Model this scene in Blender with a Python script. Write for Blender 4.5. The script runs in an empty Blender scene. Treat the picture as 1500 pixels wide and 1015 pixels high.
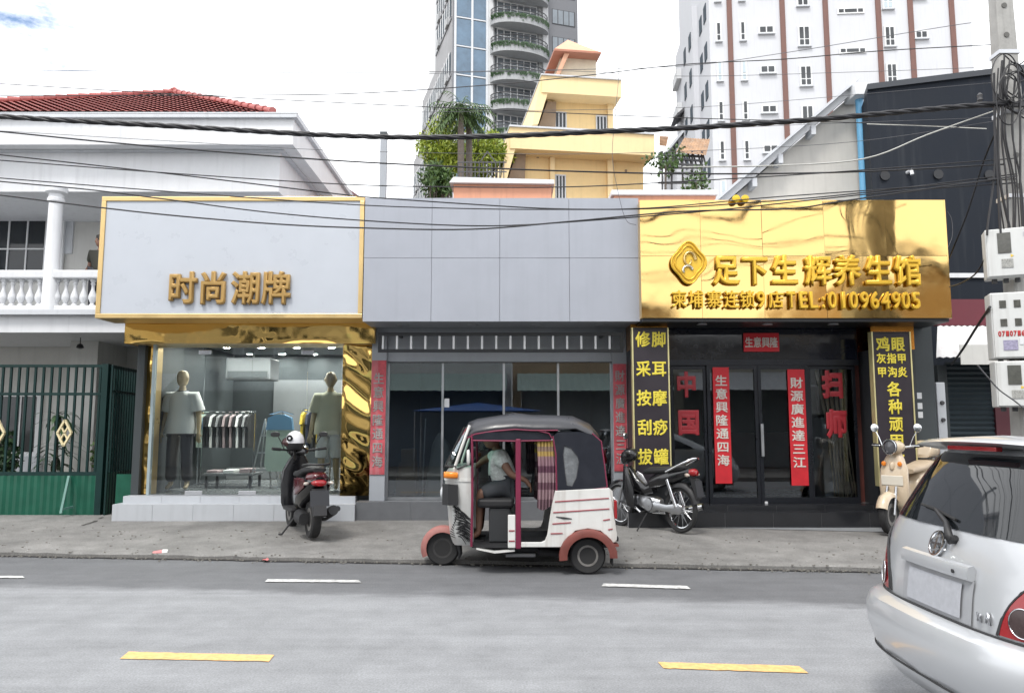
import bpy, bmesh, math, random
from mathutils import Vector, Matrix
random.seed(7)
SC = bpy.context.scene
COL = SC.collection
rad = math.radians
# ------------------------------------------------------------------ camera
F, CX, CY, PITCH, EYE = 1100.0, 750.0, 507.5, math.atan(118 / 1100.0), 1.6
cam = bpy.data.objects.new('camera', bpy.data.cameras.new('camera'))
COL.objects.link(cam)
cam.location = (0, 0, EYE)
cam.rotation_euler = (rad(90) + PITCH, 0, 0)
cam.data.sensor_fit = 'HORIZONTAL'
cam.data.sensor_width = 36
cam.data.lens = 36 * F / 1500
cam.data.clip_start = .05
cam.data.clip_end = 1500
SC.camera = cam
# ------------------------------------------------------------------ sky: thin bright cloud with a few blue holes
SUN_EL, SUN_AZ = rad(58), rad(205)      # azimuth measured from +Y towards +X
w = bpy.data.worlds.new('World'); SC.world = w; w.use_nodes = True
nt = w.node_tree; N = nt.nodes; L = nt.links
bg = N['Background']
sky = N.new('ShaderNodeTexSky'); sky.sky_type = 'NISHITA'; sky.sun_disc = False
sky.sun_elevation = SUN_EL; sky.sun_rotation = SUN_AZ
tc = N.new('ShaderNodeTexCoord')
mp = N.new('ShaderNodeMapping'); mp.inputs['Scale'].default_value = (1, 1, 2.2); mp.inputs['Location'].default_value = (1.3, 2.2, 0); mp.inputs['Rotation'].default_value = (0, 0, rad(-19))
no = N.new('ShaderNodeTexNoise'); no.inputs['Scale'].default_value = 3.4; no.inputs['Detail'].default_value = 9; no.inputs['Roughness'].default_value = .62
cr = N.new('ShaderNodeValToRGB'); cr.color_ramp.elements[0].position = .265; cr.color_ramp.elements[1].position = .365
mx = N.new('ShaderNodeMix'); mx.data_type = 'RGBA'
mx.inputs[7].default_value = (9.2, 9.35, 9.6, 1)
L.new(tc.outputs['Generated'], mp.inputs['Vector']); L.new(mp.outputs['Vector'], no.inputs['Vector'])
L.new(no.outputs['Fac'], cr.inputs['Fac']); L.new(cr.outputs['Color'], mx.inputs[0])
L.new(sky.outputs['Color'], mx.inputs[6]); L.new(mx.outputs[2], bg.inputs['Color'])
bg.inputs['Strength'].default_value = .12
# ------------------------------------------------------------------ sun through thin cloud
sun = bpy.data.objects.new('sun', bpy.data.lights.new('sun', 'SUN')); COL.objects.link(sun)
sun.data.energy = 1.5; sun.data.angle = rad(14); sun.data.color = (1, .965, .91)
sd = Vector((math.sin(SUN_AZ) * math.cos(SUN_EL), math.cos(SUN_AZ) * math.cos(SUN_EL), math.sin(SUN_EL)))
sun.rotation_euler = sd.to_track_quat('Z', 'Y').to_euler()
sun.location = (0, 0, 40)
SC.view_settings.view_transform = 'Standard'; SC.view_settings.look = 'None'
SC.view_settings.exposure = .85; SC.view_settings.gamma = 1
SC.view_settings.use_curve_mapping = False
SC.cycles.use_denoising = True
SC.cycles.max_bounces = 10; SC.cycles.transparent_max_bounces = 24; SC.cycles.glossy_bounces = 5
SC.cycles.caustics_reflective = False; SC.cycles.caustics_refractive = False
SC.cycles.sample_clamp_indirect = 6

# ------------------------------------------------------------------ pixel -> place
cp, sp = math.cos(PITCH), math.sin(PITCH)
def ray(px, py):
    a, b = (px - CX) / F, (CY - py) / F
    return Vector((a, cp - b * sp, sp + b * cp))
def P(px, py, Y):
    d = ray(px, py); return Vector((0, 0, EYE)) + d * (Y / d.y)
def G(px, py, z=0.0):
    d = ray(px, py); return Vector((0, 0, EYE)) + d * ((z - EYE) / d.z)
def PX(px, Y, z=1.6):            # world x of a pixel column at depth Y, height z
    return (px - CX) / F * (Y * cp + (z - EYE) * sp)
def PZ(py, Y):
    return P(750, py, Y).z
# ------------------------------------------------------------------ mesh builder
WL = {}
class MB:
    def __init__(s): s.v = []; s.f = []; s.m = []; s.mi = 0
    def add(s, vs, fs):
        o = len(s.v); s.v += [tuple(v) for v in vs]
        for f in fs: s.f.append(tuple(i + o for i in f)); s.m.append(s.mi)
        return s
    def box(s, x0, x1, y0, y1, z0, z1):
        return s.add([(x, y, z) for z in (z0, z1) for y in (y0, y1) for x in (x0, x1)],
            [(0, 2, 3, 1), (4, 5, 7, 6), (0, 1, 5, 4), (2, 6, 7, 3), (0, 4, 6, 2), (1, 3, 7, 5)])
    def hexa(s, b, t):           # 4 bottom pts (ccw from above), 4 top pts
        return s.add(list(b) + list(t), [(3, 2, 1, 0), (4, 5, 6, 7), (0, 1, 5, 4), (1, 2, 6, 5), (2, 3, 7, 6), (3, 0, 4, 7)])
    def bar(s, p, q, wd, h=None, up=(0, 0, 1)):
        p, q = Vector(p), Vector(q); h = h or wd
        d = (q - p).normalized(); u = Vector(up)
        if abs(d.dot(u)) > .98: u = Vector((0, 1, 0))
        a = d.cross(u).normalized() * wd / 2; b = a.normalized().cross(d).normalized() * h / 2
        return s.hexa([p - a - b, p + a - b, q + a - b, q - a - b], [p - a + b, p + a + b, q + a + b, q - a + b])
    def tube(s, pts, r, n=8, closed=False):
        pts = [Vector(p) for p in pts]; k = len(pts)
        rr = r if isinstance(r, (list, tuple)) else [r] * k
        prev = None; rings = []
        for i, p in enumerate(pts):
            if closed: d = pts[(i + 1) % k] - pts[i - 1]
            else: d = pts[min(i + 1, k - 1)] - pts[max(i - 1, 0)]
            if d.length < 1e-9: d = Vector((0, 0, 1))
            d.normalize()
            if prev is None:
                u = Vector((0, 0, 1)) if abs(d.z) < .9 else Vector((1, 0, 0))
                a = d.cross(u).normalized()
            else:
                a = (prev - d * prev.dot(d))
                a = a.normalized() if a.length > 1e-6 else d.orthogonal().normalized()
            prev = a; b = d.cross(a)
            rings.append([p + (a * math.cos(2 * math.pi * j / n) + b * math.sin(2 * math.pi * j / n)) * rr[i] for j in range(n)])
        return s.loft(rings, closed_path=closed)
    def loft(s, rings, caps=True, closed_ring=True, closed_path=False):
        n = len(rings[0]); k = len(rings); vs = [v for r in rings for v in r]; fs = []
        for i in range(k if closed_path else k - 1):
            i2 = (i + 1) % k
            for j in range(n if closed_ring else n - 1):
                j2 = (j + 1) % n
                fs.append((i * n + j, i * n + j2, i2 * n + j2, i2 * n + j))
        if caps and closed_ring and not closed_path:
            fs.append(tuple(reversed(range(n)))); fs.append(tuple(range((k - 1) * n, k * n)))
        return s.add(vs, fs)
    def lathe(s, prof, c=(0, 0, 0), n=16, axis='z', a0=0, a1=None, hollow=False):
        c = Vector(c); rings = []; full = a1 is None; a1 = 2 * math.pi if full else a1
        m = n if full else n + 1
        for r, h in prof:
            ring = []
            for j in range(m):
                t = a0 + (a1 - a0) * j / n; x, y = r * math.cos(t), r * math.sin(t)
                v = {'z': (x, y, h), 'y': (x, h, y), 'x': (h, x, y)}[axis]
                ring.append(c + Vector(v))
            rings.append(ring)
        return s.loft(rings, caps=full, closed_ring=full, closed_path=hollow)
    def prism(s, poly, a0, a1, axis='y'):
        def m(u, v, a): return {'y': (u, a, v), 'x': (a, u, v), 'z': (u, v, a)}[axis]
        n = len(poly)
        return s.add([m(u, v, a0) for u, v in poly] + [m(u, v, a1) for u, v in poly],
            [tuple(range(n)), tuple(reversed(range(n, 2 * n)))] + [(i, n + i, n + (i + 1) % n, (i + 1) % n) for i in range(n)])
    def grid(s, nu, nv, fn):
        return s.add([fn(i / nu, j / nv) for j in range(nv + 1) for i in range(nu + 1)],
            [(j * (nu + 1) + i, j * (nu + 1) + i + 1, (j + 1) * (nu + 1) + i + 1, (j + 1) * (nu + 1) + i) for j in range(nv) for i in range(nu)])
    def quad(s, a, b, c, d): return s.add([a, b, c, d], [(0, 1, 2, 3)])
    def shift(s, off):
        s.v = [(a + off[0], b + off[1], c + off[2]) for a, b, c in s.v]; return s
    def mesh(s, name, mats, smooth=None):
        me = bpy.data.meshes.new(name); me.from_pydata(s.v, [], s.f)
        for m in (mats if isinstance(mats, (list, tuple)) else [mats]): me.materials.append(m)
        if max(s.m, default=0): me.polygons.foreach_set('material_index', s.m)
        bm = bmesh.new(); bm.from_mesh(me); bmesh.ops.recalc_face_normals(bm, faces=bm.faces); bm.to_mesh(me); bm.free()
        if smooth:
            me.polygons.foreach_set('use_smooth', [True] * len(me.polygons))
            me.set_sharp_from_angle(angle=rad(smooth))
        me.update(); return me
    def build(s, name, mats, parent=None, smooth=None, bevel=0, world=True, solid=0, sub=0):
        if parent is not None and world:
            o = wl(parent); s.shift((-o[0], -o[1], -o[2]))
        ob = bpy.data.objects.new(name, s.mesh(name, mats, smooth))
        link(ob, parent)
        if solid:
            m = ob.modifiers.new('s', 'SOLIDIFY'); m.thickness = solid; m.offset = 0
        if bevel:
            m = ob.modifiers.new('b', 'BEVEL'); m.width = bevel; m.segments = 2; m.limit_method = 'ANGLE'
        if sub:
            m = ob.modifiers.new('d', 'SUBSURF'); m.levels = m.render_levels = sub
        return ob
def wl(o):
    p = Vector((0, 0, 0))
    while o is not None: p += o.location; o = o.parent
    return p
def link(ob, parent=None):
    COL.objects.link(ob)
    if parent is not None: ob.parent = parent
    return ob
def thing(name, label, cat, loc=(0, 0, 0), group=None, rz=0):
    o = bpy.data.objects.new(name, None); COL.objects.link(o); o.location = loc; o.rotation_euler = (0, 0, rz)
    o.empty_display_size = .2
    return tag(o, label, cat, group)
def tag(o, label, cat, group=None, kind=None):
    if label: o['label'] = label
    if cat: o['category'] = cat
    if group: o['group'] = group
    if kind: o['kind'] = kind
    return o
def struct(o): o['kind'] = 'structure'; return o
def inst(name, me, loc, parent=None, rot=(0, 0, 0), scale=(1, 1, 1)):   # a piece that shares mesh data, loc in world space
    ob = bpy.data.objects.new(name, me); link(ob, parent)
    ob.location = Vector(loc) - (wl(parent) if parent else Vector()); ob.rotation_euler = rot; ob.scale = scale
    return ob
def copy_tree(o, parent=None):
    c = o.copy(); COL.objects.link(c)
    if parent is not None: c.parent = parent
    for ch in list(o.children): copy_tree(ch, c)
    return c
def B(x0, x1, y0, y1, z0, z1): return MB().box(x0, x1, y0, y1, z0, z1)
# ------------------------------------------------------------------ materials
def M(name, col, rough=.6, metal=0, var=.12, scale=3, bump=0, bscale=60, streak=0, coat=0, spec=.5, obj=False, sheen=0, trans=0, dirt=None, grime=.35):
    m = bpy.data.materials.new(name); m.use_nodes = True
    t = m.node_tree; n = t.nodes; l = t.links; b = n['Principled BSDF']
    b.inputs['Roughness'].default_value = rough; b.inputs['Metallic'].default_value = metal
    b.inputs['Specular IOR Level'].default_value = spec
    if coat: b.inputs['Coat Weight'].default_value = coat; b.inputs['Coat Roughness'].default_value = .06
    if sheen: b.inputs['Sheen Weight'].default_value = sheen
    col4 = (*col, 1)
    if obj: src = n.new('ShaderNodeTexCoord').outputs['Object']
    else: src = n.new('ShaderNodeNewGeometry').outputs['Position']
    out = None
    if var:
        z = n.new('ShaderNodeTexNoise'); z.inputs['Scale'].default_value = scale; z.inputs['Detail'].default_value = 8; z.inputs['Roughness'].default_value = .65
        l.new(src, z.inputs['Vector'])
        r = n.new('ShaderNodeMapRange'); r.inputs['From Min'].default_value = .3; r.inputs['From Max'].default_value = .7
        r.inputs['To Min'].default_value = 1 - var; r.inputs['To Max'].default_value = 1 + var * .6
        l.new(z.outputs['Fac'], r.inputs['Value'])
        x = n.new('ShaderNodeVectorMath'); x.operation = 'SCALE'; x.inputs[0].default_value = col
        l.new(r.outputs['Result'], x.inputs['Scale']); out = x.outputs['Vector']
        rr = n.new('ShaderNodeMapRange'); rr.inputs['From Min'].default_value = .3; rr.inputs['From Max'].default_value = .7
        rr.inputs['To Min'].default_value = max(0, rough - .08); rr.inputs['To Max'].default_value = min(1, rough + .08)
        l.new(z.outputs['Fac'], rr.inputs['Value']); l.new(rr.outputs['Result'], b.inputs['Roughness'])
    if streak:
        q = n.new('ShaderNodeMapping'); q.inputs['Scale'].default_value = (6, 6, .35); l.new(src, q.inputs['Vector'])
        z2 = n.new('ShaderNodeTexNoise'); z2.inputs['Scale'].default_value = 1.6; z2.inputs['Detail'].default_value = 6
        l.new(q.outputs['Vector'], z2.inputs['Vector'])
        r2 = n.new('ShaderNodeMapRange'); r2.inputs['From Min'].default_value = .52; r2.inputs['From Max'].default_value = .75
        r2.inputs['To Min'].default_value = 0; r2.inputs['To Max'].default_value = streak
        l.new(z2.outputs['Fac'], r2.inputs['Value'])
        x2 = n.new('ShaderNodeMix'); x2.data_type = 'RGBA'
        if out is not None: l.new(out, x2.inputs[6])
        else: x2.inputs[6].default_value = col4
        dc = dirt or tuple(c * grime for c in col)
        x2.inputs[7].default_value = (*dc, 1)
        l.new(r2.outputs['Result'], x2.inputs[0]); out = x2.outputs[2]
    if out is not None: l.new(out, b.inputs['Base Color'])
    else: b.inputs['Base Color'].default_value = col4
    if bump:
        z3 = n.new('ShaderNodeTexNoise'); z3.inputs['Scale'].default_value = bscale; z3.inputs['Detail'].default_value = 5
        l.new(src, z3.inputs['Vector'])
        bp = n.new('ShaderNodeBump'); bp.inputs['Strength'].default_value = bump; bp.inputs['Distance'].default_value = .01
        l.new(z3.outputs['Fac'], bp.inputs['Height']); l.new(bp.outputs['Normal'], b.inputs['Normal'])
    return m
def glass(name, tint=(.82, .86, .86), ior=1.5, rough=0.0, wave=.0):
    m = bpy.data.materials.new(name); m.use_nodes = True
    t = m.node_tree; n = t.nodes; l = t.links; n.clear()
    o = n.new('ShaderNodeOutputMaterial'); mix = n.new('ShaderNodeMixShader')
    tr = n.new('ShaderNodeBsdfTransparent'); tr.inputs[0].default_value = (*tint, 1)
    gl = n.new('ShaderNodeBsdfGlossy'); gl.inputs['Roughness'].default_value = rough; gl.inputs['Color'].default_value = (.95, .97, 1, 1)
    fr = n.new('ShaderNodeFresnel'); fr.inputs['IOR'].default_value = ior
    if wave:
        z = n.new('ShaderNodeTexNoise'); z.inputs['Scale'].default_value = 1.3; z.inputs['Detail'].default_value = 1
        l.new(n.new('ShaderNodeNewGeometry').outputs['Position'], z.inputs['Vector'])
        bp = n.new('ShaderNodeBump'); bp.inputs['Strength'].default_value = wave; bp.inputs['Distance'].default_value = .05
        l.new(z.outputs['Fac'], bp.inputs['Height']); l.new(bp.outputs['Normal'], gl.inputs['Normal'])
    l.new(fr.outputs[0], mix.inputs[0]); l.new(tr.outputs[0], mix.inputs[1]); l.new(gl.outputs[0], mix.inputs[2]); l.new(mix.outputs[0], o.inputs[0])
    return m
def emit(name, col, s):
    m = bpy.data.materials.new(name); m.use_nodes = True; b = m.node_tree.nodes['Principled BSDF']
    b.inputs['Base Color'].default_value = (*col, 1); b.inputs['Emission Color'].default_value = (*col, 1); b.inputs['Emission Strength'].default_value = s
    return m
def mirror_gold(name, col, rough, wob, wscale, dist=.05):
    m = M(name, col, rough, 1, var=.05, scale=2)
    n = m.node_tree.nodes; l = m.node_tree.links; b = n['Principled BSDF']
    z = n.new('ShaderNodeTexNoise'); z.inputs['Scale'].default_value = wscale; z.inputs['Detail'].default_value = 2
    l.new(n.new('ShaderNodeNewGeometry').outputs['Position'], z.inputs['Vector'])
    bp = n.new('ShaderNodeBump'); bp.inputs['Strength'].default_value = wob; bp.inputs['Distance'].default_value = dist
    l.new(z.outputs['Fac'], bp.inputs['Height']); l.new(bp.outputs['Normal'], b.inputs['Normal'])
    return m
m_white = M('white_paint', (.66, .67, .69), .55, var=.05, streak=.25, grime=.55)
m_cream = M('cream_wall', (.60, .595, .57), .7, var=.06, streak=.3, grime=.6)
m_trim = M('grey_white_trim', (.55, .57, .60), .6, var=.06, streak=.2)
m_black = M('black_paint', (.012, .013, .016), .4, var=.2)
m_rubber = M('rubber', (.018, .018, .019), .75, var=.2, scale=20, bump=.2, bscale=120, obj=True)
m_chrome = M('chrome', (.75, .76, .78), .12, 1, var=0)
m_steel = M('brushed_steel', (.5, .51, .53), .35, 1, var=.1)
m_gold = mirror_gold('gold_mirror', (.76, .515, .20), .08, .2, 1.1)
m_goldw = mirror_gold('gold_foil_crumpled', (.80, .53, .17), .05, .25, 1.6, .06)
m_goldf = M('gold_frame', (.72, .52, .24), .35, .7, var=.1)
m_glet = M('gold_letter_face', (.80, .50, .05), .3, .35, var=.05)
m_glet2 = M('tan_gold_letter_face', (.46, .29, .10), .35, .35, var=.08)
m_red = M('red_paper', (.55, .015, .025), .6, var=.15, scale=8)
m_wire = M('wire_black', (.015, .015, .018), .5, var=.1)
# ------------------------------------------------------------------ lettering
GL = {}
def glyph(ch, bold=.03, ext=.02):
    k = (ch, bold, ext)
    if k in GL: return GL[k]
    c = bpy.data.curves.new('glyph', 'FONT'); c.body = ch; c.size = 1; c.resolution_u = 4
    c.extrude = ext; c.bevel_depth = bold; c.bevel_resolution = 0
    o = bpy.data.objects.new('glyph', c); COL.objects.link(o)
    me = bpy.data.meshes.new_from_object(o.evaluated_get(bpy.context.evaluated_depsgraph_get()))
    bpy.data.objects.remove(o); bpy.data.curves.remove(c)
    xs = [v.co.x for v in me.vertices]; ys = [v.co.y for v in me.vertices]
    if ord(ch) > 0x2e80: x0, x1, y0, y1 = -.0, 1.0, -.12, .88
    else: x0, x1, y0, y1 = min(xs), max(xs), 0, .70
    if ord(ch) > 0x2e80:
        cx = (min(xs) + max(xs)) / 2; x0, x1 = cx - .48, cx + .48
    for v in me.vertices:
        x, y, z = v.co
        v.co = ((x - (x0 + x1) / 2) / (x1 - x0), -z, (y - (y0 + y1) / 2) / (y1 - y0))
    GL[k] = me; return me
def letter(name, ch, x, z, y, wd, h, mat, parent, bold=.03, ext=.02, depth=None):
    me = glyph(ch, bold, ext)
    key = (ch, bold, ext, mat.name)
    if key not in GL:
        m2 = me.copy(); m2.materials.clear(); m2.materials.append(mat); m2.name = name; GL[key] = m2
    d = (depth / (ext + bold)) if depth else h
    return inst(name, GL[key], (x, y, z), parent, scale=(wd, d, h))
# ------------------------------------------------------------------ figures
def skinned(name, pts, edges, mat, parent, sub=2, root=0):
    """pts: list of (x,y,z,r)"""
    me = bpy.data.meshes.new(name); me.from_pydata([p[:3] for p in pts], edges, []); me.materials.append(mat)
    o = bpy.data.objects.new(name, me); COL.objects.link(o)
    sk = o.modifiers.new('skin', 'SKIN'); sk.use_smooth_shade = True
    lay = me.skin_vertices[0].data if me.skin_vertices else None
    if lay is None:
        bm = bmesh.new(); bm.from_mesh(me); bm.verts.layers.skin.verify(); bm.to_mesh(me); bm.free(); lay = me.skin_vertices[0].data
    for i, p in enumerate(pts):
        r = p[3]; lay[i].radius = r if isinstance(r, tuple) else (r, r); lay[i].use_root = (i == root)
    ss = o.modifiers.new('sub', 'SUBSURF'); ss.levels = ss.render_levels = sub
    m2 = bpy.data.meshes.new_from_object(o.evaluated_get(bpy.context.evaluated_depsgraph_get()))
    bpy.data.objects.remove(o); m2.name = name
    ob = bpy.data.objects.new(name, m2); link(ob, parent)
    m2.polygons.foreach_set('use_smooth', [True] * len(m2.polygons))
    return ob
# ================================================================== GROUND, ROAD, PAVEMENT
KA, KB = G(0, 814, 0), G(1300, 838, 0)
def KY(x):
    x = max(-12, min(12, x)); return KA.y + (KB.y - KA.y) * (x - KA.x) / (KB.x - KA.x)
YF = 12.4
def ZP(x, y):
    t = (y - KY(x)) / (11.9 - KY(x)); return .055 + .115 * max(0, min(1, t))
def road_mat(name, col, agg, patch, rough, strip=None):
    m = bpy.data.materials.new(name); m.use_nodes = True; n = m.node_tree.nodes; l = m.node_tree.links; b = n['Principled BSDF']
    g = n.new('ShaderNodeNewGeometry').outputs['Position']
    def noise(s, d=6, mapscale=None):
        z = n.new('ShaderNodeTexNoise'); z.inputs['Scale'].default_value = s; z.inputs['Detail'].default_value = d; z.inputs['Roughness'].default_value = .7
        if mapscale:
            q = n.new('ShaderNodeMapping'); q.inputs['Scale'].default_value = mapscale; l.new(g, q.inputs[0]); l.new(q.outputs[0], z.inputs['Vector'])
        else: l.new(g, z.inputs['Vector'])
        return z.outputs['Fac']
    def mr(src, a, bb, c, d):
        r = n.new('ShaderNodeMapRange'); r.inputs[1].default_value = a; r.inputs[2].default_value = bb; r.inputs[3].default_value = c; r.inputs[4].default_value = d
        l.new(src, r.inputs[0]); return r.outputs[0]
    def mul(a, c):
        x = n.new('ShaderNodeMath'); x.operation = 'MULTIPLY'; l.new(a, x.inputs[0]); l.new(c, x.inputs[1]); return x.outputs[0]
    f1 = mr(noise(70, 4), .35, .65, 1 - agg, 1 + agg)
    f2 = mr(noise(.8, 8), .3, .7, 1 - patch, 1 + patch)
    f3 = mr(noise(1.6, 5, (.12, 2.6, 1)) if strip else noise(1.1, 6), .3, .7, 1 - patch * 1.1, 1 + patch * 1.1)
    f4 = mr(noise(7, 8), .62, .72, 1, 1 - patch)
    k = mul(mul(f1, f2), mul(f3, f4))
    k = mul(k, mr(noise(3.2, 9), .32, .68, 1 - patch * .9, 1 + patch * .7))
    x = n.new('ShaderNodeVectorMath'); x.operation = 'SCALE'; x.inputs[0].default_value = col; l.new(k, x.inputs['Scale'])
    if strip:           # darker strip along the kerb side, soft uneven edge
        SA, SB = G(0, 858, 0), G(1260, 886, 0); sl = (SB.y - SA.y) / (SB.x - SA.x)
        dt = n.new('ShaderNodeVectorMath'); dt.operation = 'DOT_PRODUCT'; l.new(g, dt.inputs[0]); dt.inputs[1].default_value = (-sl, 1, 0)
        ad = n.new('ShaderNodeMath'); ad.operation = 'ADD'; l.new(dt.outputs['Value'], ad.inputs[0]); l.new(mr(noise(2.2, 9, (.5, 1.6, 1)), .3, .7, -.16, .16), ad.inputs[1])
        c0 = SA.y - sl * SA.x
        mm = n.new('ShaderNodeMix'); mm.data_type = 'RGBA'; l.new(mr(ad.outputs[0], c0 - .14, c0 + .14, 0, 1), mm.inputs[0]); l.new(x.outputs[0], mm.inputs[6])
        x3 = n.new('ShaderNodeVectorMath'); x3.operation = 'SCALE'; x3.inputs[0].default_value = strip; l.new(k, x3.inputs['Scale']); l.new(x3.outputs[0], mm.inputs[7])
        class _X: outputs = [mm.outputs[2]]
        x = _X
    l.new(x.outputs[0], b.inputs['Base Color']); b.inputs['Roughness'].default_value = rough
    bp = n.new('ShaderNodeBump'); bp.inputs['Strength'].default_value = .35; bp.inputs['Distance'].default_value = .006
    l.new(noise(110, 4), bp.inputs['Height']); l.new(bp.outputs[0], b.inputs['Normal'])
    return m
m_road = road_mat('worn_pale_asphalt', (.222, .228, .238), .22, .10, .8, (.115, .118, .125))
m_pave = road_mat('dirty_concrete', (.182, .178, .171), .26, .17, .85)
m_pave2 = road_mat('opposite_concrete', (.18, .175, .165), .12, .2, .85)
struct(B(-400, 400, -300, 900, -.6, -.03).build('ground', M('earth', (.16, .15, .13), .9, var=.2)))
xs = [-60, -30, -12] + [i * 1.0 for i in range(-11, 12)] + [12, 30, 60]
mb = MB(); OPP = 1.1
mb.add([(x, y, 0) for x in xs for y in (OPP - .1, KY(x) + .1)], [(2 * i, 2 * i + 2, 2 * i + 3, 2 * i + 1) for i in range(len(xs) - 1)])
struct(mb.build('road', m_road))
rr = random.Random(3)
# pavement with rough kerb edge, rising to the shops
px_ = [-60, -30, -12] + [-12 + i * .2 for i in range(1, 120)] + [12, 30, 60]
mb = MB(); rows = [0, .02, .12, .3, .5, .75, 1.0, 1.35]
vs = []
for x in px_:
    e = KY(x) + rr.uniform(-.018, .018)
    vs.append((x, e, -.02)); vs.append((x, e, .045 + rr.uniform(-.008, .006)))
    for t in rows[1:]:
        y = e + (11.9 - e) * t; vs.append((x, y, ZP(x, y) + (rr.uniform(-.003, .003) if t < .9 else 0)))
    vs.append((x, 60, .17))
k = len(rows) + 2
mb.add(vs, [(i * k + j, (i + 1) * k + j, (i + 1) * k + j + 1, i * k + j + 1) for i in range(len(px_) - 1) for j in range(k - 1)])
pave = struct(mb.build('pavement', m_pave, smooth=40))
mb = MB()
mb.add([(x, y, .12) for x in (-60, 60) for y in (-4, OPP)] + [(-60, OPP, -.02), (60, OPP, -.02)], [(0, 2, 3, 1), (1, 3, 5, 4)])
struct(mb.build('opposite_pavement', m_pave2))
# crack lines and drain mark on the pavement
m_crack = M('crack_fill', (.05, .047, .043), .9, var=.2)
def crack(pts, wd):
    mb = MB(); pp = [G(a, b, .1) for a, b in pts]; out = []
    for i, p in enumerate(pp):
        d = (pp[min(i + 1, len(pp) - 1)] - pp[max(i - 1, 0)]).normalized(); nrm = Vector((-d.y, d.x, 0)) * wd * (.4 + .6 * rr.random())
        for s in (-1, 1):
            q = p + nrm * s; out.append((q.x, q.y, ZP(q.x, q.y) + .004))
    mb.add(out, [(2 * i, 2 * i + 1, 2 * i + 3, 2 * i + 2) for i in range(len(pp) - 1)])
    mb.build('crack', m_crack, pave)
crack([(440, 805), (450, 806), (461, 807)], .006)
crack([(150, 764), (138, 770), (120, 774)], .03)
# dark gutter line against the kerb
m_gut = M('gutter_dark', (.035, .032, .03), .95, var=.3, scale=9)
mb = MB(); gx_ = [-12 + i * .1 for i in range(241)]
mb.add([(x, KY(x) + o, .0085) for x in gx_ for o in (-.045 - .035 * rr.random(), .03)], [(2 * i, 2 * i + 2, 2 * i + 3, 2 * i + 1) for i in range(240)])
struct(mb.build('gutter', m_gut))
grit = MB(); r3 = random.Random(77)
for i in range(900):
    x = r3.uniform(-8, 8); y = KY(x) + (r3.gauss(-.06, .05) if i % 3 else r3.uniform(0, 1.8)); s_ = r3.uniform(.004, .013); z = ZP(x, y) if y > KY(x) else .009
    grit.box(x - s_, x + s_, y - s_ * .7, y + s_ * .7, z, z + s_)
tag(grit.build('grit', M('grit', (.2, .19, .17), .9, var=.5, scale=30)), 'loose grit and pebbles scattered along the kerb', None, None, 'stuff')
# paint
m_wpaint = M('white_road_paint', (.56, .56, .55), .7, var=.45, scale=22, streak=.7, dirt=(.2, .2, .2))
m_ypaint = M('yellow_road_paint', (.74, .44, .17), .7, var=.3, scale=22, streak=.5, dirt=(.45, .33, .2))
def mark(name, q, m, z=.009):
    pp = [G(a, b, z) for a, b in q]; mb = MB()
    mb.add(pp, [(0, 1, 2, 3)]); return mb.build(name, m)
def mark_strip(name, q, m, z):
    a, b, c, d = [G(u, v, z) for u, v in q]; mb = MB(); n = 24; vs = []
    for i in range(n + 1):
        t = i / n; vs.append(a.lerp(b, t) + Vector((0, rr.uniform(-.006, .006), 0))); vs.append(d.lerp(c, t) + Vector((0, rr.uniform(-.006, .006), 0)))
    mb.add(vs, [(2 * i, 2 * i + 2, 2 * i + 3, 2 * i + 1) for i in range(n)])
    return struct(mb.build(name, m))
for q in ([(-90, 842), (33, 843), (36, 846), (-90, 845.5)], [(392, 847.5), (525, 849), (529, 852.5), (388, 851.5)], [(884, 854), (1006, 857.5), (1012, 862), (881, 858)]):
    mark_strip('lane_marking', q, m_wpaint, .009)
for q in ([(188, 954), (402, 958.5), (394, 968), (176, 964)], [(964, 969), (1170, 974.5), (1184, 985), (972, 978)]):
    mark_strip('centre_line_marking', q, m_ypaint, .005)
struct(mark('shop_apron', [(985, 770), (1330, 774), (1330, 792), (1000, 785)], M('grey_apron_concrete', (.19, .2, .21), .8, var=.15), .02))
for o in [bpy.data.objects['shop_apron']]:
    for v in o.data.vertices: v.co.z = ZP(v.co.x, v.co.y) + .006
# litter along the kerb
def litter(label, px, py, s, mats, kind):
    p = G(px, py, .01); t = thing(kind, label, 'litter', (p.x, p.y, .008 if py > 815 or True else 0))
    if kind == 'paper_cup':
        ax = Vector((.97, .2, 0)).normalized(); mb = MB()
        mb.tube([p + Vector((0, 0, s)), p + ax * .11 + Vector((0, 0, s * 1.2))], [s * .8, s * 1.1], 12); mb.build('cup_body', mats[0], t, smooth=40)
        MB().tube([p + ax * .11 + Vector((0, 0, s * 1.2)), p + ax * .17 + Vector((0, 0, s * 1.2))], [s * 1.25, s * 1.15], 12).build('lid', mats[1], t, smooth=40)
    else:
        bm = MB(); r2 = random.Random(int(px))
        bm.grid(5, 5, lambda u, v: (p.x + (u - .5) * s * 2, p.y + (v - .5) * s * 2, p.z + .012 + r2.random() * s * .9 * (1 - abs(u - .5))))
        bm.build('crumpled_sheet', mats[0], t)
m_lw = M('litter_white', (.7, .7, .68), .6); m_lr = M('litter_red', (.6, .2, .2), .6)
litter('crushed pink and white paper cup lying on its side at the kerb', 224, 815, .035, [m_lr, m_lw], 'paper_cup')
litter('small crumpled white paper scrap at kerb before the green gate', 40, 812, .05, [m_lw], 'paper_scrap')
litter('pinkish crumpled wrapper lying in gutter below the parked scooter', 389, 822, .035, [m_lr], 'wrapper')

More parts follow.
